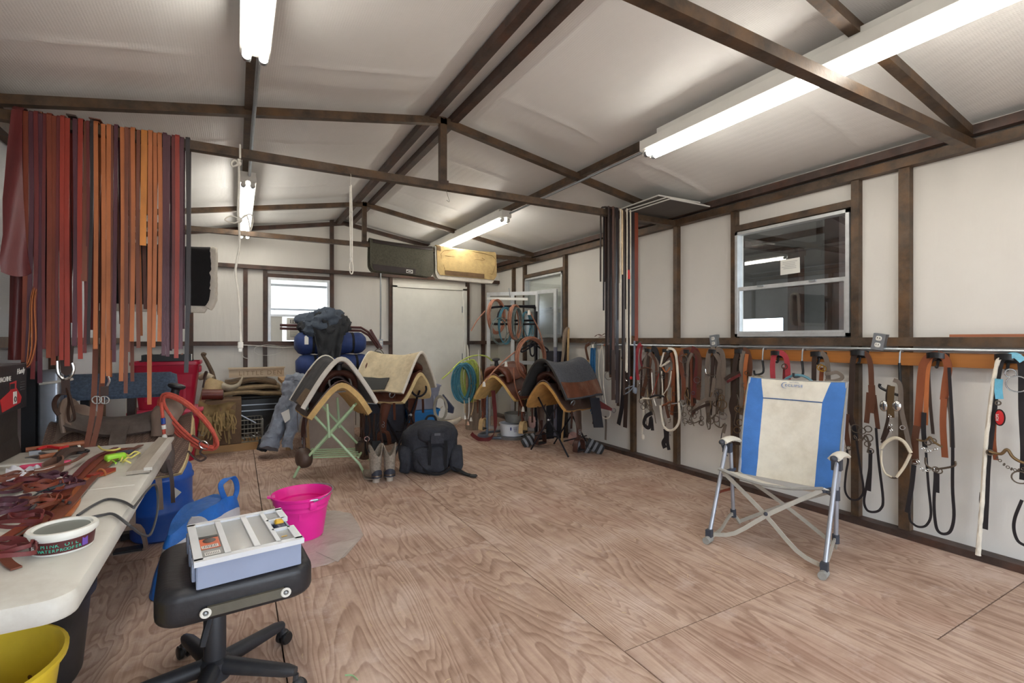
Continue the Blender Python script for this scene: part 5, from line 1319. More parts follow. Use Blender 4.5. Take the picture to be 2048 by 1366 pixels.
# ================================================================ ROPE CORNER
M_log = mat('weathered_log', rgb(158, 140, 122), .9, var=.25, scale=12, bump=.8, bscale=40, stretch=(3, 3, .4), bdist=.02)
MB().lathe([(.001, 0), (.105, 0), (.11, .02), (.105, .3), (.11, .55), (.10, .78), (.08, .80), (.001, .80)], (2.93, 6.36, 0), 18).noise(.010, 9).thing('log_post', M_log, 'weathered upright log post hung with rope coils', 'post')
M_teal_r = mat('teal_rope', rgb(64, 122, 140), .6, var=.2, scale=40); M_lime = mat('lime_rope', rgb(178, 192, 96), .6, var=.2, scale=40); M_tanr = mat('tan_rope', rgb(206, 176, 130), .6, var=.2, scale=40); M_orr = mat('copper_rope', rgb(172, 118, 94), .6, var=.2, scale=40); M_greyr = mat('slate_rope', rgb(108, 122, 120), .55, var=.2, scale=40)
c_ = WY(926, 766, 6.10)
coil('rope_coil', plane_coil(c_, (.8, -.6, 0), (0, 0, 1), .120, .250, V((.05, -.09, 0))), 20, .009, .045, M_teal_r, 'fat teal lariat coil hanging on the log post', seed=2)
coil('rope_coil', plane_coil(c_ + V((.10, .02, .02)), (.8, -.6, 0), (0, 0, 1), .10, .27, V((.06, -.06, 0))), 8, .008, .035, M_lime, 'lime green lariat coil beside the teal one on the log', seed=3)
coil('rope_coil', plane_coil(c_ + V((.16, .03, .0)), (.8, -.6, 0), (0, 0, 1), .08, .25, V((.06, -.06, 0))), 7, .008, .035, M_tanr, 'tan lariat coil behind the lime one on the log', seed=5)
MB().tube([WY(a, b, 6.02) for a, b in ((884, 758), (900, 744), (920, 724), (945, 712), (970, 712), (985, 722))], .010, 7, k=5).thing('rope_tail', M_lime, 'lime rope tail reaching from the log towards the door', 'rope')
for i, (a, b, c2_, d2) in enumerate(((938, 795, 936, 850), (948, 790, 942, 842), (957, 700, 960, 800), (928, 800, 930, 838))):
    tt_ = thing('rope_tassel', ['frayed white rope end with orange tip below the teal coil', 'frayed white rope end below the lime coil', 'thin tan rope end hanging beside the log', 'short white popper hanging under the teal coil'][i], 'rope end', WY(c2_, d2, 5.98))
    MB().tube([WY(a, b, 6.0), WY((a + c2_) / 2 + 1, (b + d2) / 2, 5.99), WY(c2_, d2 - 12, 5.98)], .006, 6, k=3).build('cord', M_tanr if i % 2 else M_cord, tt_)
    MB().lathe([(.004, .05), (.012, .035), (.02, 0), (.001, 0)], WY(c2_, d2, 5.98), 8).build('frayed_tip', M_cord if i else fabric('peach_fray', 226, 178, 150), tt_)
# black tubular rope rack
rr2 = thing('rope_rack', 'black tubular rack with looped arms holding lariats', 'rack', (3.42, 5.42, 0))
rp = WY(1072, 700, 5.42)
MB().box((rp.x, 5.42, .82), (.032, .032, 1.64)).build('post', M_blkt, rr2)
MB().box((rp.x, 5.42, .012), (.34, .34, .024)).build('foot', M_blkt, rr2)
for q, dy in (((1070, 612), (990, 614), (980, 622), (976, 632), (980, 643), (990, 648), (1070, 648)), 0), (((1070, 616), (1058, 614), (1010, 614), (1000, 622), (996, 632), (1002, 640), (1070, 641)), .10):
    MB().tube([WY(a, b, 5.40 + dy) for a, b in q], .014, 8, k=4).build('loop_arm', M_blkt, rr2)
MB().tube([WY(1070, 648, 5.42), WY(1070, 614, 5.52)], .014, 8).build('arm_join', M_blkt, rr2)
for q in (((1068, 688), (1050, 694), (1042, 700), (1044, 704), (1052, 700), (1068, 690)), ((1072, 690), (1080, 696), (1092, 704), (1096, 700), (1086, 692), (1072, 686)), ((1066, 682), (1060, 690), (1061, 708), (1066, 712), (1069, 704), (1068, 684))):
    MB().tube([WY(a, b, 5.38) for a, b in q], .011, 7, k=4).build('lower_loop', M_blkt, rr2)
def pxcoil(cx, cy, rx, ry, Y, m, turns, r, label, seed, jit=.02, tails=(), tilt=0.0):
    C_ = WY(cx, cy, Y); ra = (WY(cx + rx, cy, Y) - C_).length; rb = (WY(cx, cy + ry, Y) - C_).length
    def ex(mb):
        for q in tails: mb.tube([WY(a, b, Y - .03) for a, b in q], r, 6, k=4)
    return coil('rope_coil', plane_coil(C_, (math.cos(tilt), .45, math.sin(tilt)), (-math.sin(tilt), 0, math.cos(tilt)), ra, rb, V((0, -.05, 0))), turns, r, jit, m, label, seed=seed, extra=ex)
pxcoil(993, 633, 23, 33, 5.36, M_orr, 6, .0075, 'copper lariat hung over the curved end of the rope rack', 6, .02, (((970, 622), (955, 640), (946, 655), (942, 662)),))
pxcoil(1012, 650, 20, 36, 5.35, M_teal_r, 4, .006, 'thin teal lariat hung in wide loops on the rope rack', 7, .03)
pxcoil(1030, 644, 15, 33, 5.33, M_orr, 6, .0075, 'copper lariat hung mid-arm on the rope rack', 8, .02)
pxcoil(1034, 648, 13, 33, 5.31, M_greyr, 4, .0065, 'slate grey lariat hung against the mid-arm copper one', 9, .02)
pxcoil(1052, 652, 14, 28, 5.50, M_teal_r, 4, .006, 'teal lariat hung at the post end of the rope rack', 10, .03)
pxcoil(1000, 662, 24, 26, 5.30, M_greyr, 3, .005, 'loose slate lariat drooping below the rope rack arm', 12, .03)
pxcoil(1063, 716, 40, 40, 5.22, M_orr, 8, .0085, 'big copper red lariat hung on the lower loops of the rack', 13, .016, (((1035, 700), (1010, 720), (985, 745), (970, 765)), ((1027, 735), (1030, 770), (1040, 800), (1046, 815)), ((1085, 685), (1078, 660), (1062, 628), (1057, 620))))
for a, b in ((1046, 818), (968, 768), (1058, 625), (1012, 728)):
    mbk = MB().lathe([(.004, .03), (.014, .02), (.022, -.03), (.001, -.03)], WY(a, b, 5.18), 8)
    mbk.thing('rope_tassel', M_cord, {1046: 'white frayed rope end in front of the reddish saddle', 968: 'white frayed rope end over the yellow sheepskin', 1058: 'white rope knot on the rope rack post', 1012: 'white rope popper below the rope rack'}[a], 'rope end')
# aluminium glazed panels standing in the corner
gp_ = thing('glazed_panel', 'aluminium framed glass panels standing by the far window', 'panel', (3.3, 5.85, 0))
M_dusty = glass('dusty_glass', (.80, .81, .80, 1), .12, .10)
def gpanel(a, b, z0, z1, mids, par, pn):
    a, b = V(a), V(b); d = (b - a).normalized(); n = V((d.y, -d.x, 0))
    for p in [a, b] + [a + (b - a) * q for q in mids]: MB().box((p.x, p.y, (z0 + z1) / 2), (.05, .03, z1 - z0), rotz(math.atan2(d.y, d.x))).build('stile', M_alu, par)
    for z in (z0 + .025, .95, z1 - .025): MB().bar((a.x, a.y, z), (b.x, b.y, z), .028, .05).build('rail', M_alu, par)
    m_ = (a + b) / 2
    MB().box((m_.x, m_.y, (z0 + z1) / 2), ((b - a).length - .02, .005, z1 - z0 - .04), rotz(math.atan2(d.y, d.x))).build(pn, M_dusty, par)
gpanel((3.12, 6.25, 0), (3.63, 5.76, 0), 0.0, 1.94, (.5,), gp_, 'pane')
gpanel((3.63, 5.76, 0), (3.715, 5.44, 0), 0.0, 1.95, (), gp_, 'pane')
MB().bar((3.08, 6.20, 1.85), (3.50, 5.80, 1.83), .02, .035).build('towel_rail', M_white, gp_)
MB().tube([(3.32, 6.02, 1.99), (3.32, 6.0, 1.92), (3.32, 5.99, 1.82), (3.33, 5.97, 1.78)], .006, 6).build('hook', M_zinc, gp_)
# white pole in the corner, sticks by the wall
MB().box((3.16, 7.19, .95), (.035, .03, 1.9)).thing('white_pole', M_white, 'white painted pole standing beside the steel door', 'pole')
MB().tube([WY(938, 760, 7.10), WY(936, 700, 7.14), WY(934, 690, 7.16)], .014, 7).thing('short_pole', M_cord, 'short pale stick leaning by the white pole', 'stick')
b1 = FL(1143, 880); MB().tube([(3.52, 5.02, .0), (3.70, 5.14, .95), (3.725, 5.16, 1.42)], .014, 8).thing('broom_handle', mat('pale_wood', rgb(0, 0, 0)), 'straight pale wooden handle leaning on the tack wall', 'handle')
MB().tube([WX(1118, 770, 3.62), WX(1126, 710, 3.66), WX(1130, 670, 3.70), WX(1136, 655, 3.72)], [.016, .018, .022, .028, .030, .02], 8, k=3).noise(.006, 20).thing('driftwood_stick', M_log, 'crooked grey driftwood stick leaning beside the handle', 'stick')
bg_ = thing('folded_camp_chair', 'dark folded canvas chair standing behind the sticks', 'chair', (3.64, 5.28, 0))
MB().box((3.66, 5.36, .56), (.10, .30, 1.12)).build('canvas', fabric('navy_black_canvas', 34, 36, 46), bg_)
MB().box((3.60, 5.28, .60), (.02, .05, 1.15)).build('frame', metal('lilac_alu', 150, 152, 172, .4, .5), bg_)
# tubs and pans on the floor there
M_tubw = plastic('white_tub', 218, 220, 224, .45)
tw = thing('feed_tub', 'white plastic feed tub with printed crest by the post stand', 'tub', (3.10, 5.55, 0))
MB().lathe([(.001, .0), (.15, .0), (.165, .14), (.175, .145), (.175, .155), (.16, .155), (.14, .02), (.001, .015)], (3.12, 5.56, .04), 28).build('body', M_tubw, tw)
dv = V((-3.12, -5.56, 0)).normalized()
MB().prism([V((3.12, 5.56, .14)) + dv * .163 + V((.84 * a, -.5 * a, b)) for a, b in ((-.03, .02), (-.01, .02), (-.01, -.01), (-.02, -.025), (-.03, -.01))], dv * .002).build('crest', plastic('crest_navy', 60, 70, 120), tw)
for i in range(4): MB().box(V((3.15, 5.54, .155 - i * .016)) + dv * .161, (.05 - .006 * i, .003, .005), rotz(-.5)).build('print_line', plastic('crest_navy', 0, 0, 0), tw)
MB().lathe([(.001, 0), (.19, 0), (.20, .03), (.205, .035), (.205, .04), (.19, .04), (.17, .012), (.001, .012)], (3.12, 5.56, .0), 28).thing('feed_pan', M_zinc, 'shallow grey pan under the white feed tub', 'pan')
MB().lathe([(.001, .0), (.14, .0), (.16, .10), (.165, .11), (.15, .11), (.13, .02), (.001, .015)], (3.20, 5.60, .20), 24).thing('grey_basin', plastic('grey_basin', 132, 132, 128, .5, dirt=rgb(190, 186, 178)), 'dusty grey basin stacked in the white feed tub', 'basin')
an = thing('antler', 'pale curved horn lying on the floor by the door', 'horn', (2.66, 6.75, .0))
MB().tube([(2.45, 6.9, .10), (2.55, 6.83, .05), (2.68, 6.75, .04), (2.80, 6.72, .06), (2.88, 6.66, .12)], [.012, .03, .045, .045, .02], 10, k=4).build('horn', mat('horn_bone', rgb(196, 184, 166), .5), an)
MB().tube([(2.46, 6.88, .08), (2.52, 6.80, .20), (2.62, 6.74, .30)], [.02, .016, .006], 8, k=3).build('tine', mat('horn_bone', rgb(0, 0, 0)), an)
# ================================================================ BACK CLUTTER: bench with bedrolls
M_bench = mat('bench_wood', rgb(176, 138, 92), .7, var=.2, scale=6, stretch=(.3, 3, 1)); M_ply2 = mat('plain_board', rgb(166, 150, 138), .75, var=.08)
bn = thing('workbench', 'wooden bench carrying the navy bedrolls', 'bench', (1.10, 6.45, 0))
MB().box((1.12, 6.47, .79), (1.35, .62, .04)).build('top', M_bench, bn)
MB().box((1.12, 6.17, .755), (1.35, .03, .05)).build('apron', mat('dark_bench', rgb(84, 54, 38), .6), bn)
for x in (.52, 1.74):
    for y in (6.22, 6.72): MB().box((x, y, .385), (.06, .06, .77)).build('leg', M_bench, bn)
M_navy = fabric('navy_bedroll', 36, 58, 112, .18, rough=.7, bscale=60); M_web = fabric('black_webbing', 22, 22, 26)
def bedroll(x0, x1, y, z, r, label, seed):
    t = thing('bedroll', label, 'bedroll', ((x0 + x1) / 2, y, z - r))
    rings = []; n = 20
    for i in range(n + 1):
        u = i / n; x = x0 + (x1 - x0) * u
        e = min(1, (1 - abs(2 * u - 1)) * 6) ** .5
        pinch = 1 - .10 * sum(math.exp(-((u - c) / .025) ** 2) for c in (.24, .52, .80))
        rr = r * (.55 + .45 * e) * pinch
        rings.append([V((x, y + rr * 1.05 * math.cos(a), z + rr * .92 * math.sin(a))) for a in [2 * PI * j / 18 for j in range(18)]])
    MB().loft(rings, True, True, True).noise(.010, 9, seed).build('roll', M_navy, t)
    for c in (.24, .80): MB().strap([V((x0 + (x1 - x0) * c, y + r * .98 * math.cos(a), z + r * .87 * math.sin(a))) for a in [2 * PI * j / 18 for j in range(18)]], (1, 0, 0), .03, .006, 0, closed=True).build('compression_strap', M_web, t)
    return t
bx0, bx1 = WY(590, 700, 6.38).x, WY(730, 700, 6.38).x
br1 = bedroll(bx0 + .01, bx1 + .05, 6.38, .955, .150, 'lower navy bedroll on the wooden bench', 2)
br2 = bedroll(bx0, bx1, 6.40, 1.232, .150, 'upper navy bedroll under the black jacket', 7)
for o_, a, b in ((br2, 613, 681), (br1, 636, 730)):
    MB().prism([WY(a - 4, b - 8, 6.24), WY(a - 1, b - 10, 6.24), WY(a + 4, b - 6, 6.24), WY(a + 4, b + 8, 6.24), WY(a - 4, b + 8, 6.24)], (0, .004, 0)).build('paper_tag', M_face, o_)
M_jack = mat('black_jacket', rgb(44, 46, 50), .75, var=.3, scale=6, bump=.5, bscale=18, bdist=.02); M_jackb = mat('slate_jacket', rgb(72, 82, 96), .75, var=.25, scale=6, bump=.5, bscale=18, bdist=.02)
def lump(c, size, seed, amp, n=48, m=32, p=.9):
    mb = MB().ell(c, size, n, m, p=p)
    for i, q in enumerate(mb.v):
        d = (q - V(c)).normalized()
        f = noise.noise(q * 6 + V((seed, 0, 0))) * amp + (.35 - abs(noise.noise(q * 11 + V((0, seed, 0))))) * amp * 1.3 + (.3 - abs(noise.noise(q * 24 + V((0, seed, 0))))) * amp * .5
        mb.v[i] = q + d * f
    return mb
jk = thing('jacket_heap', 'black jacket and slate coat heaped on the bedrolls', 'jacket', WY(650, 715, 6.24))
lump(WY(652, 652, 6.38), (.30, .14, .15), 3, .07).build('jacket', M_jack, jk)
lump(WY(642, 640, 6.36), (.24, .14, .12), 9, .06).build('coat', M_jackb, jk)
lump(WY(622, 655, 6.34), (.11, .10, .11), 5, .04).build('sleeve_bundle', M_jackb, jk)
def drap(u, v):
    p = WY(626 + 64 * u + (12 - 24 * u) * v, 655 + 66 * v + 6 * math.sin(u * 6), 6.235)
    p.y += .045 * noise.noise(V((u * 5, v * 3, 4))) + .02 * math.sin(u * 17) * v - .015
    return p
MB().sheet(drap, 26, 18, .010).build('hanging_front', M_jack, jk)
fr_ = thing('folded_stand', 'dark red metal folding stand lying across the bedrolls', 'stand', (1.0, 6.48, 1.36))
M_dred = metal('dark_red_metal', 84, 46, 44, .5, .2)
za = WY(560, 656, 6.50)
for dz in (.035, -.005): MB().tube([(za.x, 6.50, za.z + dz), (1.40, 6.50, za.z - .02 + dz), (1.50, 6.50, za.z - .08 + dz), (1.62, 6.48, za.z - .25 + dz)], .016, 8).build('rail', M_dred, fr_)
MB().bar((1.50, 6.42, za.z - .01), (1.64, 6.40, za.z - .26), .06, .025).build('end_plate', M_dred, fr_)
# hoses and bundles at the bench's end
coil('cable_bundle', lambda a, s, k: V((1.60 + .13 * s * math.cos(a) * (1 - .3 * k), 6.42 + .05 * math.sin(a * 2), .95 + .12 * s * math.sin(a) + .06 * k)), 8, .006, .035, mat('grey_hose', rgb(122, 120, 104), .6), 'bundle of grey cables at the end of the bench', 'cable', seed=21)
coil('cable_bundle', lambda a, s, k: V((1.50 + .07 * s * math.cos(a), 6.36, 1.03 + .06 * s * math.sin(a))), 3, .009, .02, plastic('yellow_hose', 226, 196, 50), 'yellow cord hanks lying on the grey cables', 'cable', seed=22)
for i in range(4): MB().tube([(1.42, 6.30 + .05 * i, .835 + .03 * i), (1.55, 6.28 + .05 * i, .845 + .035 * i), (1.72, 6.30 + .04 * i, .84 + .03 * i)], .022, 8, k=3).thing('rolled_mat', fabric(['tan_mat', 'peach_mat', 'cream_mat', 'brown_mat'][i], *[(190, 160, 120), (206, 160, 120), (214, 200, 176), (140, 112, 90)][i]), ['tan', 'peach', 'cream', 'brown'][i] + ' rolled mat on the bench beside the bedrolls', 'mat', 'rolled mats on the bench')
# board with a timber edge leaning on the bench, navy bag, totes
bo = thing('leaning_board', 'grey board with a timber edge leaning on the bench', 'board', (.95, 6.0, 0))
pL, pR = FL(612, 903), FL(712, 897)
yy = 6.02
MB().prism([(pL.x, yy, 0.0), (1.22, yy - .03, 0.0), (1.22, yy + .10, .72), (pL.x - .02, yy + .12, .72)], (0, .015, 0)).build('board', M_ply2, bo)
MB().bar((pL.x + .02, yy - .012, 0.0), (pL.x, yy + .108, .72), .045, .04, (1, 0, 0)).build('timber_edge', M_bench, bo)
nb = thing('soft_cooler_bag', 'large dark navy zipped bag standing beside the board', 'bag', (1.56, 6.02, 0))
MB().rbox((1.56, 6.02, .33), (.52, .20, .66), .05, rotz(-.15), zr=.06).noise(.008, 7).build('body', fabric('navy_nylon', 46, 50, 64, .2, rough=.6), nb)
MB().tube([(1.32, 5.945, .52), (1.56, 5.908, .50), (1.80, 5.87, .54)], .008, 6, k=3).build('grey_piping', M_zinc, nb)
MB().tube([(1.40, 6.0, .66), (1.42, 5.99, .74), (1.66, 5.96, .74), (1.68, 5.97, .66)], .010, 7, k=3).build('handle', M_web, nb)
M_btote = plastic('blue_tote', 24, 120, 190, .4); M_gtote = plastic('grey_lilac_tote', 142, 146, 162, .45)
tote(2.03, 6.02, 0, .42, .36, .40, 'blue storage tote behind the black saddle stand', m=M_btote)
tote(2.03, 6.02, .402, .44, .38, .30, 'lilac grey tote stacked on the blue one', m=M_gtote)
# grey rain suit leaning
rs_ = thing('rain_suit', 'grey crumpled rain suit leaning against the bench', 'rain suit', FL(545, 905))
M_rain = mat('grey_rain_cloth', rgb(136, 144, 158), .6, var=.22, scale=9, bump=.6, bscale=22, bdist=.02)
def ltube(pts, rad, m, nm, seed, amp=.02):
    mb = MB().tube([WY(a, b, Y) for a, b, Y in pts], rad, 30, k=14)
    for i, q in enumerate(mb.v): mb.v[i] = q + noise.noise_vector(q * 8 + V((seed, 0, 0))) * amp * 1.5 + noise.noise_vector(q * 19 + V((seed, 0, 0))) * amp * 1.0 + noise.noise_vector(q * 40) * amp * .35
    return mb.build(nm, m, rs_)
ltube([(592, 752, 6.02), (586, 775, 6.0), (572, 815, 5.96), (552, 860, 5.92), (538, 898, 5.86)], [.075, .095, .09, .09, .085], M_rain, 'trouser_leg', 1)
ltube([(596, 770, 5.98), (592, 815, 5.90), (582, 860, 5.84), (574, 896, 5.80)], [.08, .08, .065, .055], M_rain, 'trouser_leg', 5)
ltube([(580, 790, 6.08), (560, 830, 6.06), (540, 870, 6.02), (522, 903, 5.98)], [.05, .06, .06, .05], fabric('black_gear', 34, 36, 42), 'dark_lining', 8)
lump(WY(598, 762, 6.02), (.10, .08, .10), 2, .05).build('jacket_top', M_rain, rs_)
MB().prism([WY(562, 826, 5.80), WY(578, 818, 5.80), WY(581, 838, 5.80), WY(570, 846, 5.80)], (0, .003, 0)).build('paper_tag', M_face, rs_)
# ================================================================ BACK LEFT CLUTTER
base = MB().box((-.05, 6.80, .04), (.75, .75, .08)); base.thing('low_platform', M_bench, 'low plywood platform under the wire crate', 'platform')
ch = thing('black_chest', 'black plastic chest under the folded blankets', 'chest', (.22, 7.02, .08))
MB().rbox((.22, 7.03, .33), (.50, .38, .50), .03).build('body', M_tub, ch)
MB().rbox((.22, 7.03, .56), (.54, .42, .05), .03).build('lid', M_tub, ch)
for z in (.40, .47): MB().box((.22, 6.836, z), (.44, .012, .012)).build('rib', M_zinc, ch)
M_burl = fabric('burlap', 160, 138, 106, .22, dirt=rgb(100, 84, 62)); M_burld = fabric('dark_burlap', 108, 88, 66, .25)
for i, (z, m_, w_, lab) in enumerate(((.615, M_burl, .70, 'lowest folded tan saddle blanket on the black chest'), (.685, M_burl, .64, 'middle folded tan saddle blanket on the chest'), (.752, M_burld, .56, 'uppermost folded brown saddle blanket under the sign board'))):
    def bl(u, v, z=z, w_=w_):
        return V((.15 + (u - .5) * w_, 6.99 + (v - .5) * .40, z + .012 * math.sin(u * 7 + z * 30) - .05 * (abs(u - .45) ** 2) * 2 + .01 * noise.noise(V((u * 4, v * 4, z)))))
    t = thing('folded_blanket', lab, 'blanket', (.15, 6.99, z - .03), group='folded blankets on the chest')
    MB().sheet(bl, 20, 8, .026).build('lower_fold', m_, t)
    MB().sheet(lambda u, v: bl(u, v) + V((0, .0, .029)), 20, 8, .026).build('upper_fold', m_, t)
    MB().tube([bl(j / 16, 0) + V((0, 0, .0145)) for j in range(17)], .024, 8).build('fold_edge', m_, t)
sg = thing('sign_board', 'pale wooden sign board with carved words on the blankets', 'sign', WY(512, 768, 6.80))
s0, s1 = WY(458, 762, 6.80), WY(568, 760, 6.80)
MB().box(((s0.x + s1.x) / 2, 6.81, .865), (s1.x - s0.x, .02, .105)).build('plank', mat('pale_sign_wood', rgb(206, 186, 158), .7, var=.1, scale=6, stretch=(.3, 1, 3)), sg)
MB().box(((s0.x + s1.x) / 2, 6.80, .925), (s1.x - s0.x + .02, .05, .018)).build('cap_strip', mat('pale_sign_wood', rgb(0, 0, 0)), sg)
lettering('LITTLE DEN', .075, mat('carved_letters', rgb(160, 138, 110), .8), sg, (s0.x + .10, 6.799, .838), axes((1, 0, 0), (0, 0, 1)), extr=.001, spacing=1.25)
# skull with horns on a carton
M_bone = mat('old_bone', rgb(196, 172, 130), .7, var=.2, scale=10, bump=.4, bscale=40, dirt=rgb(130, 100, 66))
M_hornd = mat('horn_grey', rgb(170, 158, 136), .45, var=.3, scale=12)
sk = thing('cattle_skull', 'weathered cattle skull with long curved horns', 'skull', (-.22, 6.62, .50))
a_ = WY(420, 785, 6.6)
MB().tube([WY(432, 760, 6.62), WY(425, 775, 6.60), WY(416, 792, 6.56), WY(408, 806, 6.54)], [.085, .10, .075, .05], 14, k=4, flat=.8).build('cranium', M_bone, sk)
MB().tube([WY(436, 766, 6.62), WY(450, 774, 6.60), WY(465, 775, 6.58), WY(478, 768, 6.58), WY(486, 752, 6.60)], [.045, .042, .034, .022, .006], 12, k=4).build('horn', M_hornd, sk)
MB().tube([WY(424, 758, 6.62), WY(412, 752, 6.64), WY(398, 756, 6.66)], [.045, .04, .03], 12, k=4).build('horn', M_hornd, sk)
lb = MB().rbox((-.135, 6.62, .335), (.36, .38, .51), .01); lb.thing('cardboard_box', mat('dull_cardboard', rgb(112, 88, 66), .8), 'dull brown cardboard box under the skull and chaps', 'box')
hk = thing('wooden_hook', 'curved wooden hook leaning behind the cattle skull', 'hook', (-.2, 6.95, .6))
MB().tube([WY(430, 766, 6.95), WY(424, 745, 6.97), WY(414, 724, 6.99), WY(408, 714, 6.99), (WY(406, 708, 6.99)), WY(412, 709, 6.98)], [.022, .024, .022, .018, .024, .016], 8, k=4).build('shaft', mat('old_dark_wood', rgb(96, 78, 62), .8, var=.3), hk)
MB().tube([WY(430, 766, 6.95), (WY(430, 766, 6.95).x + .03, 6.95, .10)], .02, 8).build('lower_shaft', mat('old_dark_wood', rgb(0, 0, 0)), hk)
MB().tube([WY(406, 775, 6.5), WY(410, 755, 6.5), WY(414, 745, 6.5), WY(411, 744, 6.5), WY(407, 757, 6.5)], .010, 7, k=3).thing('dark_strap_end', M_dark, 'dark leather strap end standing by the skull', 'strap')
M_rolll = leather('brown_roll_leather', 104, 46, 36, .4)
lr = thing('leather_roll', 'rolled brown leather lying in front of the skull', 'leather roll', (-.20, 6.47, .60))
rz_ = .65
MB().tube([(WY(404, 795, 6.47).x, 6.47, rz_ + .01), (WY(446, 797, 6.47).x, 6.47, rz_)], .058, 18).build('roll', M_rolll, lr)
MB().ring((WY(446, 797, 6.47).x, 6.47, rz_), .045, .006, (1, 0, 0), 16, 5).build('roll_edge', M_rust2, lr)
# fringed chaps
M_chap = leather('olive_brown_suede', 122, 100, 62, .8, dirt=rgb(84, 66, 42)); M_chap2 = leather('brown_suede_fringe', 142, 118, 76, .85)
cp = thing('fringed_chaps', 'olive brown fringed leather chaps heaped on the box', 'chaps', (-.2, 6.40, .1))
def chap(u, v):
    p = WY(398 + 74 * u - 6 * v, 800 + 10 * u + 56 * v + 6 * math.sin(u * 5), 6.36 - .10 * v)
    p.y += .05 * math.sin(u * 17 + v * 3) * v - .03 + .04 * noise.noise(V((u * 4, v * 4, 2)))
    return p
MB().sheet(chap, 30, 16, .008).build('legging', M_chap, cp)
def chap2(u, v):
    p = WY(440 + 30 * u, 815 + 34 * v - 10 * u + 10 * math.sin(u * 3), 6.30 - .03 * v); p.y += .02 * math.sin(u * 6); return p
MB().sheet(chap2, 10, 8, .008).build('legging_flap', leather('brown_suede_flap', 118, 92, 70, .8), cp)
rf = random.Random(8)
for i in range(40):
    u = (i + .5) / 40; p0 = chap(u, .25 + .5 * rf.random() * (1 if i % 2 else .4)); L_ = rf.uniform(.12, .24)
    MB().strap([p0 + V((0, -.012, 0)), p0 + V((rf.uniform(-.02, .03), -.06, -L_ * .5)), p0 + V((rf.uniform(-.03, .05), -.07 - .02 * rf.random(), -L_))], (1, 0, 0), .012, .003, 3).build('fringe', M_chap2, cp)
rt_ = thing('red_tool_case', 'small red plastic tool case beside the black chest', 'tool case', WY(462, 822, 6.62))
MB().rbox(WY(463, 812, 6.66), (.12, .10, .12), .012).build('body', plastic('red_case', 190, 40, 52), rt_)
MB().rbox(WY(463, 806, 6.66) + V((0, -.004, .02)), (.13, .11, .03), .01).build('lid', plastic('red_case', 0, 0, 0), rt_)
# wire crate
wc = thing('wire_crate', 'grey wire crate filled with steel bits', 'crate', (.06, 6.62, .08))
M_wiregrey = metal('crate_wire', 138, 136, 128, .45, .5)
cx0, cx1, cy0, cy1, cz0, cz1 = WY(474, 870, 6.48).x, WY(525, 870, 6.48).x, 6.48, 6.80, .085, .335
for x in (cx0, cx1):
    for y in (cy0, cy1): MB().box((x, y, (cz0 + cz1) / 2), (.02, .02, cz1 - cz0)).build('corner', M_wiregrey, wc)
mbw = MB()
for i in range(6):
    z = cz0 + (cz1 - cz0) * i / 5; r_ = .006 if i in (0, 3, 5) else .004
    for y in (cy0, cy1): mbw.tube([(cx0, y, z), (cx1, y, z)], r_, 5)
    for x in (cx0, cx1): mbw.tube([(x, cy0, z), (x, cy1, z)], r_, 5)
for i in range(1, 7):
    x = cx0 + (cx1 - cx0) * i / 7; y = cy0 + (cy1 - cy0) * i / 7
    for yy_ in (cy0, cy1): mbw.tube([(x, yy_, cz0), (x, yy_, cz1)], .0035, 5)
    for xx_ in (cx0, cx1): mbw.tube([(xx_, y, cz0), (xx_, y, cz1)], .0035, 5)
    mbw.tube([(x, cy0, cz0), (x, cy1, cz0)], .0035, 5)
mbw.build('wire_grid', M_wiregrey, wc)
for i in range(5):
    MB().ring((cx0 + .06 + .05 * i, 6.56 + .03 * (i % 3), .12 + .03 * (i % 2)), .035, .010, (rf.random(), rf.random() - .5, 1), 12, 6).thing('steel_bit', M_steel, 'loose steel ring lying inside the wire crate', 'ring', 'steel rings in the crate')
MB().tube([WY(466, 822, 6.44), WY(512, 846, 6.44)], .008, 7).thing('steel_rod', M_zinc, 'thin steel rod leaning across the wire crate', 'rod')
MB().tube([FL(400, 896), FL(430, 892) + V((0, 0, .008)), FL(480, 888) + V((0, 0, .008)), FL(525, 878) + V((0, 0, .008))], .008, 6, k=4).thing('floor_cable', M_black, 'black cable lying on the floor before the platform', 'cable')
# ================================================================ TACK ON THE RIGHT WALL
XW = 3.695
NRM = (-1, 0, 0)
M_hookp = plastic('black_hook', 26, 26, 28, .4)
BR = leather('bridle_brown', 92, 58, 42, .42); BRD = leather('bridle_dark', 58, 44, 38, .45); BRR = leather('bridle_red_brown', 134, 74, 46, .4); BRG = leather('bridle_grey_brown', 116, 104, 94, .6, dirt=rgb(150, 140, 130))
BLK = leather('rein_black', 36, 34, 38, .42); M_bit = metal('bit_steel', 112, 100, 88, .4, .85); M_bitb = metal('bit_bronze', 132, 108, 78, .4, .8)
M_whr = fabric('white_braid', 226, 218, 202, .12, bscale=160); M_wht = leather('pale_rawhide', 214, 202, 178, .55)
def P3(pts, X=XW): return [WX(a, b, X) for a, b in pts]
def ST_(t, pts, wpx, m, X=XW, nm='strap', th=.004, k=5):
    a = WX(pts[0][0], pts[0][1], X); b = WX(pts[0][0] + wpx, pts[0][1], X)
    # a strap's true width follows from its width across the line of sight
    w = wpx / FPX * (V((X, a.y, 0)).dot(V((_S, _C, 0)))) * 1.32
    return MB().flat(P3(pts, X), NRM, w, th, k).build(nm, m, t)
def RO_(t, pts, r, m, X=XW, nm='cord', k=5, closed=False): return MB().tube(P3(pts, X), r, 7, closed, k=k).build(nm, m, t)
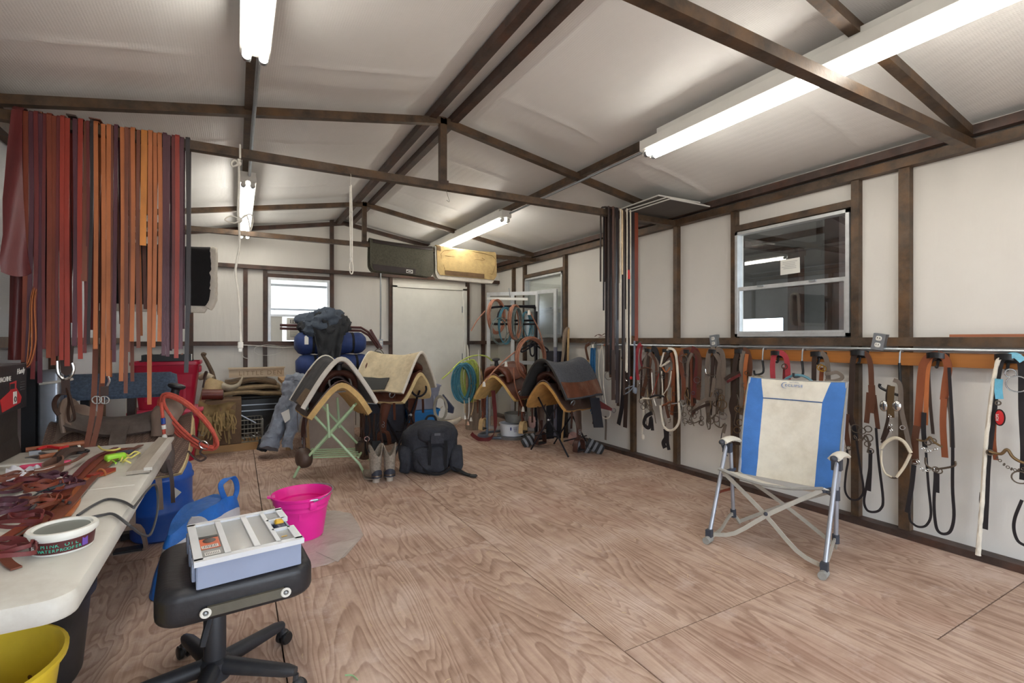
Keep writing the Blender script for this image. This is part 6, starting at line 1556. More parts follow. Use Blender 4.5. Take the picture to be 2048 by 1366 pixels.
def RG_(t, c, rpx, m, X=XW, nm='ring', th=.0035, sy=1.0):
    p = WX(c[0], c[1], X); r = rpx / FPX * V((X, p.y, 0)).dot(V((_S, _C, 0)))
    return MB().ring(p, r, th, (1, .35, 0), 18, 6, sy, up=(0, 0, 1)).build(nm, m, t)
def CH_(t, pts, rpx, m, X=XW, nm='chain'):
    P = catmull(P3(pts, X), 5); mb = MB(); L_ = sum((P[i + 1] - P[i]).length for i in range(len(P) - 1)); n = max(3, int(L_ / .014))
    for i in range(n):
        q = P[int(i * (len(P) - 1) / max(n - 1, 1))]; mb.ring(q, .007, .0022, (1, 0, 0) if i % 2 else (.2, 1, .2), 8, 4)
    return mb.build(nm, m, t)
def EX_(t, px, seed, mats, y0=706, n=6, spread=15, lo=775, hi=838):
    """more straps of the same bridle bunched behind the front ones, with buckles and dangling bits"""
    q = random.Random(seed)
    for i in range(n):
        a = px + q.uniform(-spread, spread); b = a + q.uniform(-5, 5); yb = q.uniform(lo, hi); m = mats[i % len(mats)]
        ST_(t, [(px + q.uniform(-4, 4), y0), (a, y0 + 18), (a + q.uniform(-3, 3), (y0 + yb) / 2), (b, yb)], q.uniform(3.5, 6.5), m, 3.702 - .004 * i, 'cheek_piece')
        if i % 2 == 0: RG_(t, (a, q.uniform(745, 790)), q.uniform(3, 4.5), M_nick if i % 4 == 0 else M_bit, 3.672, 'buckle', .0028)
    for i in range(n - 2):
        a = px + q.uniform(-spread, spread); y = q.uniform(lo + 15, hi + 8)
        MB().tube(P3([(a, y - 22), (a + q.uniform(-5, 5), y - 8), (a + q.uniform(-7, 7), y + 6), (a + q.uniform(-4, 8), y + 10)], 3.668), q.uniform(.0035, .0055), 7, k=4).build('bit_shank', M_bit if i % 2 else M_bitb, t)
def hook(px, py, label):
    c = WX(px, py, 3.735)
    t = thing('bridle_hook', label, 'hook', c, group='black hooks on the wooden rail')
    MB().box(c + V((.005, 0, .012)), (.008, .075, .05)).build('plate', M_hookp, t)
    pts = [c + V((-.012 - .055 * math.sin(PI * i / 10), .052 * math.cos(PI * i / 10), .022 - .004 * math.cos(PI * i / 5))) for i in range(11)]
    MB().strap(pts, (0, 0, 1), .034, .007, 0).build('crescent', M_hookp, t)
    MB().tube([c + V((-.012, 0, -.01)), c + V((-.02, 0, -.035)), c + V((-.03, 0, -.05)), c + V((-.04, 0, -.045))], .008, 7, k=3).build('lower_peg', M_hookp, t)
    MB().box(c + V((-.002, -.03, .03)), (.006, .012, .012)).build('screw', M_zinc, t)
    return t
HK = [(1302, 705, 'dark rope halter'), (1338, 706, 'white halter'), (1381, 708, 'reddish harness bridle'), (1432, 708, 'grey brown bridle'), (1485, 708, 'mixed brown bridle'), (1559, 712, 'red halter'), (1640, 714, 'grey strap'), (1722, 712, 'slim two-rein bridle'), (1878, 718, 'russet two-rein bridle'), (2018, 722, 'white braided rope')]
for a, b, w in HK: hook(a, b, 'black plastic hook holding the ' + w)
def long_hook(px, py, bot, label, end):
    pts = [WX(px + 3, py, 3.745), WX(px - 1, py - 3, 3.72), WX(px - 3, py + 3, 3.705), WX(px - 4, py + 22, 3.70)]
    t = thing('utility_hook', label, 'hook', WX(px, bot, 3.69), group='long wire hooks on the rail')
    MB().tube(pts, .0055, 7, k=3).build('wire', M_zinc, t)
    MB().tube([WX(px - 4, py + 22, 3.70), WX(px - 2, bot - 6, 3.69), WX(px - 8, bot, 3.685), WX(end[0], end[1], 3.66), WX(end[0] - 2, end[1] - 8, 3.655)], .0085, 8, k=4).build('rubber_sleeve', M_hookp, t)
    return t
long_hook(1529, 699, 748, 'long wire hook between the brown bridle and red halter', (1510, 749))
long_hook(1608, 700, 752, 'long wire hook holding the blue cable ring', (1589, 754))
long_hook(1803, 704, 790, 'long wire hook in front of the wide stud', (1762, 776))
# --- russet two-rein bridle
t = thing('bridle', 'russet leather bridle with black looped reins beside the wide stud', 'bridle', WX(1872, 1068))
ST_(t, [(1877, 708), (1860, 712), (1848, 725), (1843, 745), (1839, 800), (1835, 856)], 10, BRR, nm='headstall')
ST_(t, [(1877, 708), (1890, 716), (1896, 735), (1892, 765), (1888, 800)], 10, BRR, 3.69, 'headstall')
ST_(t, [(1861, 715), (1855, 745), (1853, 790), (1851, 850)], 6, LE['orange'], 3.70, 'second_strap'); ST_(t, [(1872, 716), (1858, 735), (1860, 800), (1866, 868)], 4, BRD, 3.705, 'throat_latch'); ST_(t, [(1848, 825), (1847, 860), (1850, 895)], 6, BLK, 3.685, 'cheek_strap')
ST_(t, [(1834, 852), (1830, 880), (1831, 926)], 9, BR, 3.685, 'cheek_piece'); ST_(t, [(1888, 797), (1886, 850), (1890, 915)], 8, BRR, 3.68, 'cheek_piece'); ST_(t, [(1895, 795), (1902, 830), (1905, 895)], 6, BRG, 3.69, 'cheek_piece')
ST_(t, [(1898, 735), (1905, 866), (1905, 973), (1908, 1030), (1902, 1060), (1890, 1068), (1877, 1063), (1871, 1046), (1868, 1005), (1871, 948)], 4, BLK, 3.675, 'rein', .003)
ST_(t, [(1852, 905), (1857, 973), (1862, 1027), (1854, 1049), (1841, 1054), (1828, 1049), (1819, 1033), (1822, 973), (1828, 930)], 3.2, BLK, 3.675, 'rein', .003)
ST_(t, [(1873, 945), (1873, 985)], 7, BLK, 3.67, 'rein_end'); ST_(t, [(1828, 930), (1823, 975), (1814, 1025)], 6, BLK, 3.672, 'rein_end')
MB().tube(P3([(1833, 879), (1850, 882), (1860, 874), (1868, 884), (1885, 894)], 3.665), .006, 7, k=4).build('bit_bar', M_bitb, t); MB().tube(P3([(1851, 915), (1853, 930), (1870, 938), (1908, 932), (1910, 922)], 3.67), .006, 7, k=4).build('bit_bar', M_bit, t)
CH_(t, [(1842, 893), (1855, 902), (1872, 898)], 2, M_nick, 3.66); CH_(t, [(1834, 920), (1846, 940), (1866, 938)], 2, M_nick, 3.66)
for c in ((1866, 882), (1856, 885), (1878, 942), (1871, 939), (1829, 924)): RG_(t, c, 5, M_bit, 3.665)
# --- slim two-rein bridle
t = thing('bridle', 'slim dark brown bridle with long looped reins beside the camp chair', 'bridle', WX(1725, 1024))
ST_(t, [(1721, 704), (1710, 708), (1705, 730), (1703, 780), (1701, 830), (1706, 850)], 8, BRD, nm='headstall'); ST_(t, [(1721, 704), (1734, 710), (1741, 730), (1743, 770), (1744, 800)], 7, BR, 3.69, 'headstall')
ST_(t, [(1738, 785), (1736, 815), (1733, 846)], 7, BR, 3.685, 'cheek_piece'); ST_(t, [(1748, 790), (1752, 825), (1756, 858)], 6, BR, 3.685, 'cheek_piece'); ST_(t, [(1743, 770), (1744, 800), (1742, 826)], 9, BR, 3.68, 'knot_strap')
ST_(t, [(1694, 828), (1692, 860), (1697, 892)], 7, BR, 3.685, 'cheek_piece'); ST_(t, [(1706, 850), (1712, 880)], 7, BLK, 3.68, 'rein_end')
ST_(t, [(1711, 866), (1719, 925), (1727, 977), (1722, 994), (1711, 1000), (1698, 996), (1690, 979), (1692, 946), (1696, 922), (1694, 900)], 3, BLK, 3.675, 'rein', .003)
ST_(t, [(1752, 856), (1757, 920), (1766, 997), (1761, 1018), (1748, 1024), (1734, 1020), (1728, 1002), (1733, 972), (1739, 936), (1741, 900)], 3.4, BLK, 3.672, 'rein', .003); ST_(t, [(1741, 905), (1740, 945), (1738, 982)], 5, BLK, 3.668, 'rein_end')
for c, r_ in (((1737, 876), 7), ((1736, 858), 6), ((1712, 857), 8), ((1724, 862), 6), ((1735, 888), 5), ((1741, 902), 5), ((1697, 896), 4)): RG_(t, c, r_, M_bit, 3.668)
CH_(t, [(1709, 872), (1716, 880), (1730, 872)], 2, M_bit, 3.665); MB().tube(P3([(1721, 885), (1732, 872), (1738, 890), (1735, 905)], 3.668), .006, 7, k=4).build('bit_shank', M_bit, t)
# --- bosal hung on the long hook
t = thing('bosal', 'pale rawhide noseband with shiny cups hung before the wide stud', 'noseband', WX(1790, 955, 3.66))
RO_(t, [(1762, 897), (1772, 884), (1790, 876), (1808, 884), (1822, 906)], .011, M_wht, 3.64, 'nose_arc'); RO_(t, [(1763, 900), (1763, 925), (1770, 946), (1784, 954)], .006, M_wht, 3.64, 'side_band'); RO_(t, [(1821, 908), (1808, 934), (1793, 954)], .009, M_wht, 3.64, 'side_band'); RO_(t, [(1770, 946), (1782, 955), (1794, 956)], .005, M_bit, 3.64, 'curb_link')
for c in ((1768, 812), (1793, 812)): MB().ell(WX(c[0], c[1], 3.65), (.012, .026, .036), 14, 8).build('steel_cup', M_nick, t)
ST_(t, [(1783, 772), (1781, 800), (1782, 835)], 9, M_bitb, 3.645, 'shank'); ST_(t, [(1787, 760), (1800, 770), (1803, 820), (1812, 860), (1820, 900)], 6, BRG, 3.66, 'cheek_piece'); ST_(t, [(1778, 770), (1774, 795), (1776, 835), (1764, 880)], 4, BRD, 3.66, 'cheek_piece'); ST_(t, [(1782, 850), (1772, 870), (1764, 886)], 4, BRD, 3.65, 'tie_strap')
CH_(t, [(1779, 830), (1781, 850), (1783, 865)], 2, M_nick, 3.64); RG_(t, (1805, 855), 4, M_nick, 3.655)
# --- braided white rope and black strap at the near end
t = thing('bridle', 'black bridle with a white braided rope and red tag', 'bridle', WX(1985, 1115))
MB().tube(P3([(2016, 711), (1999, 717), (1990, 745), (1979, 822), (1970, 910), (1964, 1005), (1959, 1068), (1956, 1110)], 3.68), [.009, .010, .010, .010, .010, .011, .011, .013], 8, k=8).noise(.0025, 90).build('braided_rope', M_whr, t)
ST_(t, [(2016, 714), (2002, 722), (1993, 765), (1984, 847), (1975, 926), (1972, 990), (1969, 1058)], 8, BLK, 3.69, 'headstall'); ST_(t, [(2018, 713), (2034, 717), (2043, 735), (2044, 816), (2048, 900), (2046, 960)], 8, BLK, 3.69, 'headstall'); ST_(t, [(1994, 740), (1990, 800), (1987, 880), (1992, 920)], 6, BRR, 3.695, 'cheek_piece')
ST_(t, [(2018, 712), (2032, 711), (2046, 722)], 9, fabric('sky_blue_nylon', 130, 196, 220), 3.675, 'blue_noseband'); ST_(t, [(1998, 758), (1997, 780), (1999, 798)], 9, fabric('sky_blue_ribbon', 110, 186, 216), 3.67, 'blue_ribbon')
tg_ = MB().ell(WX(1999, 835, 3.665), (.004, .022, .044), 18, 10).build('red_tag', plastic('tag_red', 196, 40, 44), t); MB().ring(WX(1999, 835, 3.662), .022, .003, (1, 0, 0), 20, 5, 2.0, up=(0, 1, 0)).build('tag_border', M_black, tg_)
lettering('ROPE', .016, M_whitep, tg_, WX(1999, 835, 3.658) + V((0, .004, -.02)), axes((0, 0, 1), (0, 1, 0)), sx=1.0)
MB().tube(P3([(1978, 903), (2001, 908), (2014, 899), (2024, 912), (2034, 920), (2048, 926)], 3.665), .008, 8, k=5).build('bit_mouthpiece', M_bitb, t); CH_(t, [(1994, 915), (2012, 932), (2030, 940), (2046, 938)], 2, M_bit, 3.66)
for c, r_ in (((2021, 746), 8), ((2034, 768), 16), ((2040, 955), 12), ((1980, 905), 5), ((1996, 806), 4)): RG_(t, c, r_, M_nick if c[1] < 800 else M_bit, 3.66)
ST_(t, [(2044, 1000), (2030, 1035), (2028, 1060), (2036, 1082), (2052, 1092)], 4, BLK, 3.675, 'rein', .003)
ST_(t, [(1963, 985), (1962, 1005), (1968, 1020)], 4, BLK, 3.685, 'rein_end')
# --- dark halter with rope (first hook)
t = thing('halter', 'dark halter with brown noseband and black strap loop', 'halter', WX(1300, 880))
ST_(t, [(1303, 697), (1312, 702), (1316, 730), (1315, 770)], 9, BLK, 3.69, 'crown'); ST_(t, [(1302, 700), (1299, 730), (1292, 760), (1284, 792)], 7, BR, nm='cheek_piece'); ST_(t, [(1296, 715), (1290, 755), (1300, 800), (1303, 830)], 7, BRG, 3.70, 'cheek_piece')
RO_(t, [(1278, 748), (1280, 740), (1290, 735), (1302, 738), (1304, 745)], .008, BR, 3.67, 'noseband'); RO_(t, [(1278, 800), (1288, 797), (1300, 797), (1318, 792), (1328, 792)], .009, M_whr, 3.67, 'rope_nose'); RO_(t, [(1300, 795), (1312, 791), (1327, 793)], .011, BLK, 3.66, 'black_wrap')
ST_(t, [(1304, 826), (1292, 833), (1288, 848), (1298, 855), (1302, 835), (1305, 861)], 6, BLK, 3.66, 'strap_loop'); RO_(t, [(1287, 800), (1286, 840), (1284, 868)], .007, M_whr, 3.68, 'lead_rope'); MB().ell(WX(1286, 874, 3.675), (.015, .018, .03), 10, 8).noise(.005, 60).build('frayed_end', M_whr, t)
RO_(t, [(1303, 740), (1306, 790), (1312, 812)], .006, M_cord, 3.675, 'white_cord'); RO_(t, [(1318, 747), (1305, 790)], .004, LE['red'], 3.67, 'red_cord')
for c in ((1287, 779), (1283, 802), (1290, 808), (1286, 814), (1300, 815)): RG_(t, c, 5, M_bit, 3.665)
EX_(t, 1300, 31, (BRD, BRG, BR))
# --- white rope halter
t = thing('halter', 'thick white rope halter with a black lead below', 'halter', WX(1340, 900))
MB().tube(P3([(1337, 697), (1350, 703), (1355, 740), (1357, 793), (1359, 837), (1351, 856), (1339, 861), (1328, 853), (1323, 828), (1321, 811)], 3.665), .012, 8, k=6).noise(.002, 80).build('white_rope', M_whr, t)
RO_(t, [(1337, 699), (1328, 705), (1322, 728), (1320, 733)], .009, M_whr, 3.68, 'white_rope'); RO_(t, [(1322, 733), (1330, 728), (1339, 722)], .010, M_whr, 3.665, 'white_knot'); RO_(t, [(1323, 742), (1325, 780), (1324, 811)], .007, M_whr, 3.675, 'white_cord'); RO_(t, [(1343, 742), (1338, 770), (1326, 790)], .005, M_whr, 3.67, 'white_cord')
RO_(t, [(1325, 735), (1332, 744), (1340, 735)], .007, LE['orange'], 3.665, 'tan_knot'); ST_(t, [(1346, 740), (1346, 790), (1343, 830)], 6, BRR, 3.69, 'leather_strap'); ST_(t, [(1334, 745), (1331, 800), (1338, 836)], 6, BR, 3.69, 'leather_strap')
RO_(t, [(1326, 811), (1336, 806), (1344, 803)], .009, BRR, 3.665, 'bit_guard'); MB().tube(P3([(1344, 808), (1356, 806), (1360, 802), (1366, 812), (1374, 808)], 3.66), .006, 7, k=4).build('bit_shank', M_nick, t); RG_(t, (1348, 815), 10, M_bit, 3.668, sy=1.5)
ST_(t, [(1331, 858), (1332, 876), (1327, 886), (1330, 896)], 8, BLK, 3.67, 'black_lead'); ST_(t, [(1335, 862), (1335, 884), (1338, 900)], 6, BLK, 3.665, 'black_lead'); CH_(t, [(1340, 840), (1340, 870)], 2, M_bit, 3.685)
EX_(t, 1340, 32, (BR, BRD, BRR))
# --- reddish harness bridle
t = thing('bridle', 'reddish buckled harness bridle hung with curb bits', 'bridle', WX(1385, 852))
ST_(t, [(1382, 699), (1366, 704), (1360, 722), (1367, 760), (1367, 800)], 8, LE['brown'], 3.68, 'headstall'); ST_(t, [(1383, 698), (1394, 706), (1396, 730), (1392, 760), (1390, 796)], 10, LE['burgundy'], 3.68, 'headstall'); ST_(t, [(1388, 702), (1399, 716), (1398, 760), (1396, 800)], 7, BR, 3.675, 'cheek_piece'); ST_(t, [(1376, 712), (1378, 760), (1376, 810)], 6, BRD, 3.69, 'cheek_piece')
RG_(t, (1367, 718), 8, M_nick, 3.665, 'buckle'); RG_(t, (1394, 760), 6, M_nick, 3.66, 'buckle'); ST_(t, [(1384, 822), (1398, 808), (1414, 798), (1432, 800)], 5, BRG, 3.66, 'noseband'); ST_(t, [(1385, 824), (1402, 814), (1420, 808)], 4, BRD, 3.655, 'noseband')
ra_ = random.Random(2)
for i in range(12):
    c = (1367 + ra_.uniform(0, 36), 812 + ra_.uniform(0, 36)); RG_(t, c, ra_.uniform(3.5, 6), M_bit, 3.66 + .01 * (i % 3), th=.003)
for q in (((1368, 805), (1366, 830), (1370, 852)), ((1384, 812), (1383, 836), (1388, 852)), ((1400, 812), (1402, 835), (1398, 848)), ((1372, 843), (1388, 846), (1402, 840))): MB().tube(P3(q, 3.665), .005, 7, k=4).build('bit_shank', M_bit, t)
EX_(t, 1384, 33, (LE['brown'], BRD, BRG))
# --- grey brown bridle
t = thing('bridle', 'dusty grey brown bridle with large rings beneath the outlet box', 'bridle', WX(1430, 856))
ST_(t, [(1430, 698), (1419, 704), (1415, 730), (1414, 790), (1418, 845)], 8, BRG, 3.685, 'headstall'); ST_(t, [(1432, 698), (1443, 704), (1447, 730), (1446, 780), (1443, 830)], 8, BRG, 3.685, 'headstall'); ST_(t, [(1426, 712), (1424, 760), (1422, 800), (1420, 830)], 6, BRD, 3.69, 'cheek_piece'); ST_(t, [(1429, 756), (1424, 790), (1416, 824)], 6, BRG, 3.67, 'browband'); ST_(t, [(1440, 720), (1434, 760), (1432, 800)], 5, BRG, 3.68, 'cheek_piece')
RO_(t, [(1411, 738), (1413, 748), (1424, 752), (1432, 750)], .004, M_nick, 3.67, 'wire_loop'); RG_(t, (1443, 795), 5, M_bitb, 3.66); RG_(t, (1444, 809), 9, M_bitb, 3.66); RG_(t, (1446, 832), 7, M_nick, 3.665); RG_(t, (1432, 838), 6, M_bit, 3.66); RG_(t, (1421, 842), 6, M_bit, 3.665)
for q in (((1416, 826), (1413, 842), (1416, 856)), ((1428, 830), (1430, 848), (1442, 855), (1447, 848)), ((1440, 815), (1432, 828), (1424, 836)), ((1421, 835), (1420, 856), (1416, 858))): MB().tube(P3(q, 3.66), .0055, 7, k=4).build('bit_shank', M_bit, t)
RO_(t, [(1450, 846), (1444, 865), (1442, 885), (1448, 902), (1455, 912)], .004, BLK, 3.68, 'thin_rein'); ST_(t, [(1451, 848), (1447, 866)], 5, BRG, 3.675, 'rein_end')
EX_(t, 1432, 34, (BRG, BRD, BRG))
# --- mixed brown bridle behind the chair's shoulder
t = thing('bridle', 'mixed brown bridle with a beaded browband behind the camp chair', 'bridle', WX(1482, 900))
ST_(t, [(1486, 699), (1476, 704), (1470, 728), (1468, 764), (1470, 830), (1476, 890)], 8, BRD, 3.685, 'headstall'); ST_(t, [(1486, 699), (1496, 706), (1500, 735), (1494, 780), (1490, 830), (1486, 900)], 8, BR, 3.685, 'headstall'); ST_(t, [(1488, 702), (1482, 730), (1484, 780), (1482, 830)], 6, BRG, 3.68, 'cheek_piece'); ST_(t, [(1494, 708), (1490, 745), (1492, 790), (1490, 815)], 6, LE['orange'], 3.675, 'cheek_piece')
ST_(t, [(1449, 759), (1462, 751), (1480, 745)], 5, BRD, 3.66, 'browband'); ST_(t, [(1454, 764), (1466, 757), (1481, 749)], 4, LE['burgundy'], 3.655, 'browband'); ST_(t, [(1466, 792), (1462, 815), (1470, 850), (1465, 890)], 7, BRD, 3.69, 'cheek_piece')
for c in ((1476, 818), (1484, 822), (1480, 845), (1474, 860)): RG_(t, c, 6, M_bitb, 3.665)
EX_(t, 1486, 35, (BRD, BR, BRG))
# --- red halter, grey strap, blue cable ring
t = thing('halter', 'red nylon halter hung on the rail above the camp chair', 'halter', WX(1560, 800))
M_redn = fabric('red_nylon', 178, 62, 72, .15)
ST_(t, [(1558, 704), (1549, 710), (1545, 730), (1546, 760), (1548, 800)], 8, M_redn, 3.685, 'crown'); ST_(t, [(1558, 704), (1570, 712), (1575, 732), (1576, 770), (1574, 800)], 8, M_redn, 3.68, 'crown'); ST_(t, [(1570, 735), (1569, 765), (1570, 800)], 6, fabric('dark_red_nylon', 120, 44, 48), 3.69, 'cheek_piece'); RG_(t, (1569, 733), 5, M_bit, 3.67, 'buckle')
t = thing('leather_strap', 'grey brown looped strap with brass ring above the camp chair', 'strap', WX(1640, 800))
ST_(t, [(1640, 706), (1630, 712), (1628, 740), (1628, 800)], 7, BRD, 3.685, 'strap'); ST_(t, [(1641, 705), (1651, 714), (1656, 740), (1656, 790)], 7, BRG, 3.68, 'strap'); ST_(t, [(1644, 735), (1642, 765), (1642, 800)], 6, BRR, 3.69, 'strap'); RG_(t, (1641, 735), 6, metal('brass', 196, 150, 60, .3), 3.665); RG_(t, (1645, 737), 6, metal('brass', 0, 0, 0), 3.66)
ST_(t, [(1650, 762), (1668, 762), (1682, 758), (1684, 752), (1674, 745), (1660, 747), (1650, 748)], 5, BRG, 3.66, 'loop', .006)
MB().tube(P3([(1595 + 42 * math.cos(a), 796 + 46 * math.sin(a)) for a in [2 * PI * i / 24 for i in range(24)]], 3.665), .010, 8, closed=True).thing('cable_ring', plastic('blue_grey_cable', 104, 150, 166, .4), 'blue grey cable ring on the long hook behind the chair', 'cable')
RO2 = MB().tube(P3([(1507, 752), (1500, 756), (1496, 770), (1497, 800), (1520, 806), (1540, 790), (1537, 770), (1528, 756), (1512, 751)], 3.665), .006, 7, closed=True, k=4); RO2.thing('cord_loop', fabric('khaki_cord', 150, 140, 118), 'khaki cord loop on the long hook behind the chair', 'cord')
# ================================================================ REINS OVER THE TRUSS END
RN = [(1218, 1221, 676, 'black', 'thin black rein hung near the truss end beside braided reins', .003), (1223, 1230, 800, 'dark', 'broad dark brown rein at the truss end', .004), (1231, 1237, 806, 'black', 'glossy black rein at the truss end', .004), (1246, 1250, 790, 'dark', 'dark brown rein behind the cream rope', .004), (1256, 1259, 770, 'black', 'narrow black rein between the cream and white ropes', .003), (1262, 1269, 672, 'black', 'wide black strap ending above the girt at the truss end', .004), (1269, 1276, 682, 'rust', 'reddish brown strap at the outermost place by the truss post', .004)]
LE['dark'] = BRD
for i, (a, b, yb, cc, lab, th) in enumerate(RN):
    Yf = 3.402 - .004 * (i % 2); pt_ = WY((a + b) / 2, 500, Yf); pb_ = WY((a + b) / 2, yb, Yf); w = (WY(b, 500, Yf) - WY(a, 500, Yf)).length
    x = pt_.x; pts = [pb_, V((x, Yf, (pb_.z + 2.4) / 2)), V((x, Yf, 2.39)), V((x, Yf + .003, 2.438)), V((x, 3.414, 2.447)), V((x, 3.466, 2.447)), V((x, 3.479, 2.43)), V((x, 3.482, 2.2)), V((x, 3.486, pb_.z + .25))]
    MB().strap(pts, (1, 0, 0), w, th, 4).thing('rein', LE[cc], lab, 'rein')
for i, (px, yb, r, m_, lab) in enumerate(((1244, 549, .010, fabric('cream_rope', 224, 200, 164), 'cream cotton rope ending halfway at the truss end'), (1254, 745, .007, M_whr, 'white cotton rope reaching below the girt'), (1261, 690, .006, M_whr, 'thin white rope beside the wide black strap'), (1241, 640, .006, M_whr, 'white rope next to the cream cotton rope'), (1217, 690, .008, BRD, 'braided dark leather rein hanging nearest the room'), (1226, 700, .010, leather('braided_brown', 84, 54, 44, .5), 'thick braided brown rein beside the burgundy one'))):
    Yf = 3.392 - .003 * i; p0 = WY(px, 500, Yf); p1 = WY(px - (1 if i == 4 else 0), yb, Yf)
    MB().tube([p1, V((p0.x, Yf, (p1.z + 2.4) / 2)), V((p0.x, Yf, 2.40)), V((p0.x, Yf + .008, 2.444)), V((p0.x, 3.44, 2.462)), V((p0.x, 3.482, 2.44)), V((p0.x, 3.488, 2.2)), V((p0.x, 3.49, 1.8))], r, 7, k=5).noise(.0012, 120).thing('rope_rein', m_, lab, 'rein')
MB().tube([WY(1257, 540, 3.385), WY(1258, 558, 3.385)], .011, 8).thing('red_tape', M_redp, 'band of red tape round the narrow black rein', 'tape')
# ================================================================ TACK HUNG FROM THE CONDUIT
def hang(name, label, cat, base): return thing(name, label, cat, WX(base[0], base[1], 3.70))
XC = 3.70
def peg(t, px):
    c = WX(px, 687, 3.725); MB().tube([c + V((.018, 0, .010)), c + V((-.002, 0, .018)), c + V((-.022, 0, .008)), c + V((-.026, 0, -.012))], .003, 6, k=3).build('wire_hook', M_zinc, t)
t = hang('tie_strap', 'brown strap with a wooden toggle on the conduit', 'strap', (1174, 725)); peg(t, 1178)
ST_(t, [(1180, 687), (1172, 693), (1173, 705), (1177, 722)], 5, BR, XC); MB().tube(P3([(1168, 722), (1178, 722)], XC), .014, 8).build('toggle', mat('pale_wood', rgb(0, 0, 0)), t); RO_(t, [(1181, 690), (1180, 715), (1178, 745)], .005, M_whr, XC)
t = hang('rope_hank', 'bright blue rope hank hung on the conduit', 'rope', (1184, 834)); peg(t, 1186)
for i in range(6): RO_(t, [(1182 + i * 1.7, 696), (1181 + i * 1.8, 725), (1182 + i * 1.6, 760 + 6 * (i % 3)), (1180 + i * 1.9, 800 + 8 * (i % 2)), (1179 + i * 2.2, 818 + 5 * (i % 3))], .0055, mat('blue_rope', rgb(36, 112, 170), .6, var=.2, scale=40), XC - .008 * (i % 3), 'strand')
ST_(t, [(1186, 688), (1186, 700)], 5, M_face, XC, 'white_band')
t = hang('string_hank', 'grey twine hank hung beside the blue rope', 'twine', (1192, 760)); peg(t, 1192)
for i in range(3): RO_(t, [(1189 + i * 2, 688), (1191 + i * 2, 720), (1190 + i * 2.5, 758)], .0035, M_greyr, XC)
t = hang('hobble', 'white looped strap with steel rings hung on the conduit', 'tack', (1205, 880)); peg(t, 1206)
RO_(t, [(1204, 690), (1199, 710), (1197, 740), (1201, 770), (1206, 800)], .005, M_whr, XC); RO_(t, [(1204, 692), (1207, 720), (1207, 770), (1212, 810)], .005, M_whr, XC); RG_(t, (1217, 752), 8, M_nick, XC - .01); RG_(t, (1193, 820), 8, M_whr, XC - .02, th=.009); RG_(t, (1211, 826), 11, M_whr, XC - .02, th=.007); ST_(t, [(1211, 832), (1212, 848), (1211, 880)], 4, BRG, XC - .01, 'tail'); MB().box(WX(1212, 690, XC), (.012, .07, .022)).build('wooden_bar', M_redwood, t)
t = hang('gag_bridle', 'braided brown gag bridle with a curved bit on the conduit', 'bridle', (1222, 765)); peg(t, 1222)
ST_(t, [(1221, 688), (1216, 700), (1219, 730), (1221, 755)], 5, BR, XC); ST_(t, [(1227, 688), (1226, 720), (1224, 745)], 5, BRR, XC); RO_(t, [(1216, 725), (1222, 735), (1223, 748), (1219, 754)], .006, M_bit, XC - .01, 'curved_bit'); RO_(t, [(1229, 690), (1231, 703), (1227, 712), (1222, 705)], .006, BRD, XC, 'loop'); ST_(t, [(1232, 740), (1228, 770), (1230, 800)], 3, BRD, XC, 'string')
t = hang('girth_straps', 'pair of broad black pointed straps hung on the conduit', 'strap', (1246, 855)); peg(t, 1248)
ST_(t, [(1247, 690), (1247, 750), (1244, 810), (1237, 849)], 8, BLK, XC + .01, 'strap', .006); ST_(t, [(1252, 690), (1253, 750), (1252, 800), (1250, 855)], 8, BRD, XC, 'strap', .006); ST_(t, [(1238, 700), (1237, 760), (1236, 812)], 6, BRD, XC, 'strap'); RG_(t, (1246, 716), 4, M_bitb, XC - .01)
t = hang('snap_lead', 'white lead with a steel snap hung on the conduit', 'lead', (1255, 765)); peg(t, 1254)
RO_(t, [(1252, 690), (1252, 720), (1251, 742)], .007, M_whr, XC - .015, 'lead'); RO_(t, [(1251, 742), (1247, 750), (1254, 762), (1259, 758)], .006, M_nick, XC - .015, 'snap'); MB().ell(WX(1262, 756, XC - .02), (.015, .02, .02), 10, 6).build('red_knob', M_redp, t)
t = hang('rope_halter', 'blue grey rope halter hung at the truss stud', 'halter', (1268, 790)); peg(t, 1270)
RO_(t, [(1269, 682), (1269, 720), (1268, 760), (1267, 785)], .011, fabric('blue_grey_rope', 138, 148, 162), XC - .03, 'lead'); RO_(t, [(1266, 772), (1254, 776), (1247, 782), (1250, 788), (1262, 780), (1268, 770)], .006, fabric('blue_grey_rope', 0, 0, 0), XC - .03, 'loop'); lump(WX(1270, 782, XC - .03), (.02, .025, .035), 3, .012, 12, 8).build('knot', fabric('blue_grey_rope', 0, 0, 0), t)
t = hang('snap_lead', 'dark red nylon lead with a snap by the first hook', 'lead', (1276, 775)); peg(t, 1281)
ST_(t, [(1282, 688), (1275, 698), (1273, 730), (1276, 760)], 6, M_redn, XC - .01, 'lead'); RO_(t, [(1276, 760), (1279, 768), (1275, 775)], .005, M_nick, XC - .01, 'snap'); ST_(t, [(1284, 690), (1281, 715), (1284, 733)], 4, fabric('dark_red_nylon', 0, 0, 0), XC, 'lead')
MB().strap([WX(a, b, 3.735) + V((0, 0, 0)) for a, b in ((1190, 673), (1196, 669), (1204, 671), (1209, 667), (1214, 669), (1212, 673), (1198, 674))], (1, 0, .3), .02, .004, 4).thing('strap_scrap', BR, 'scrap of brown strap lying on the girt', 'strap')
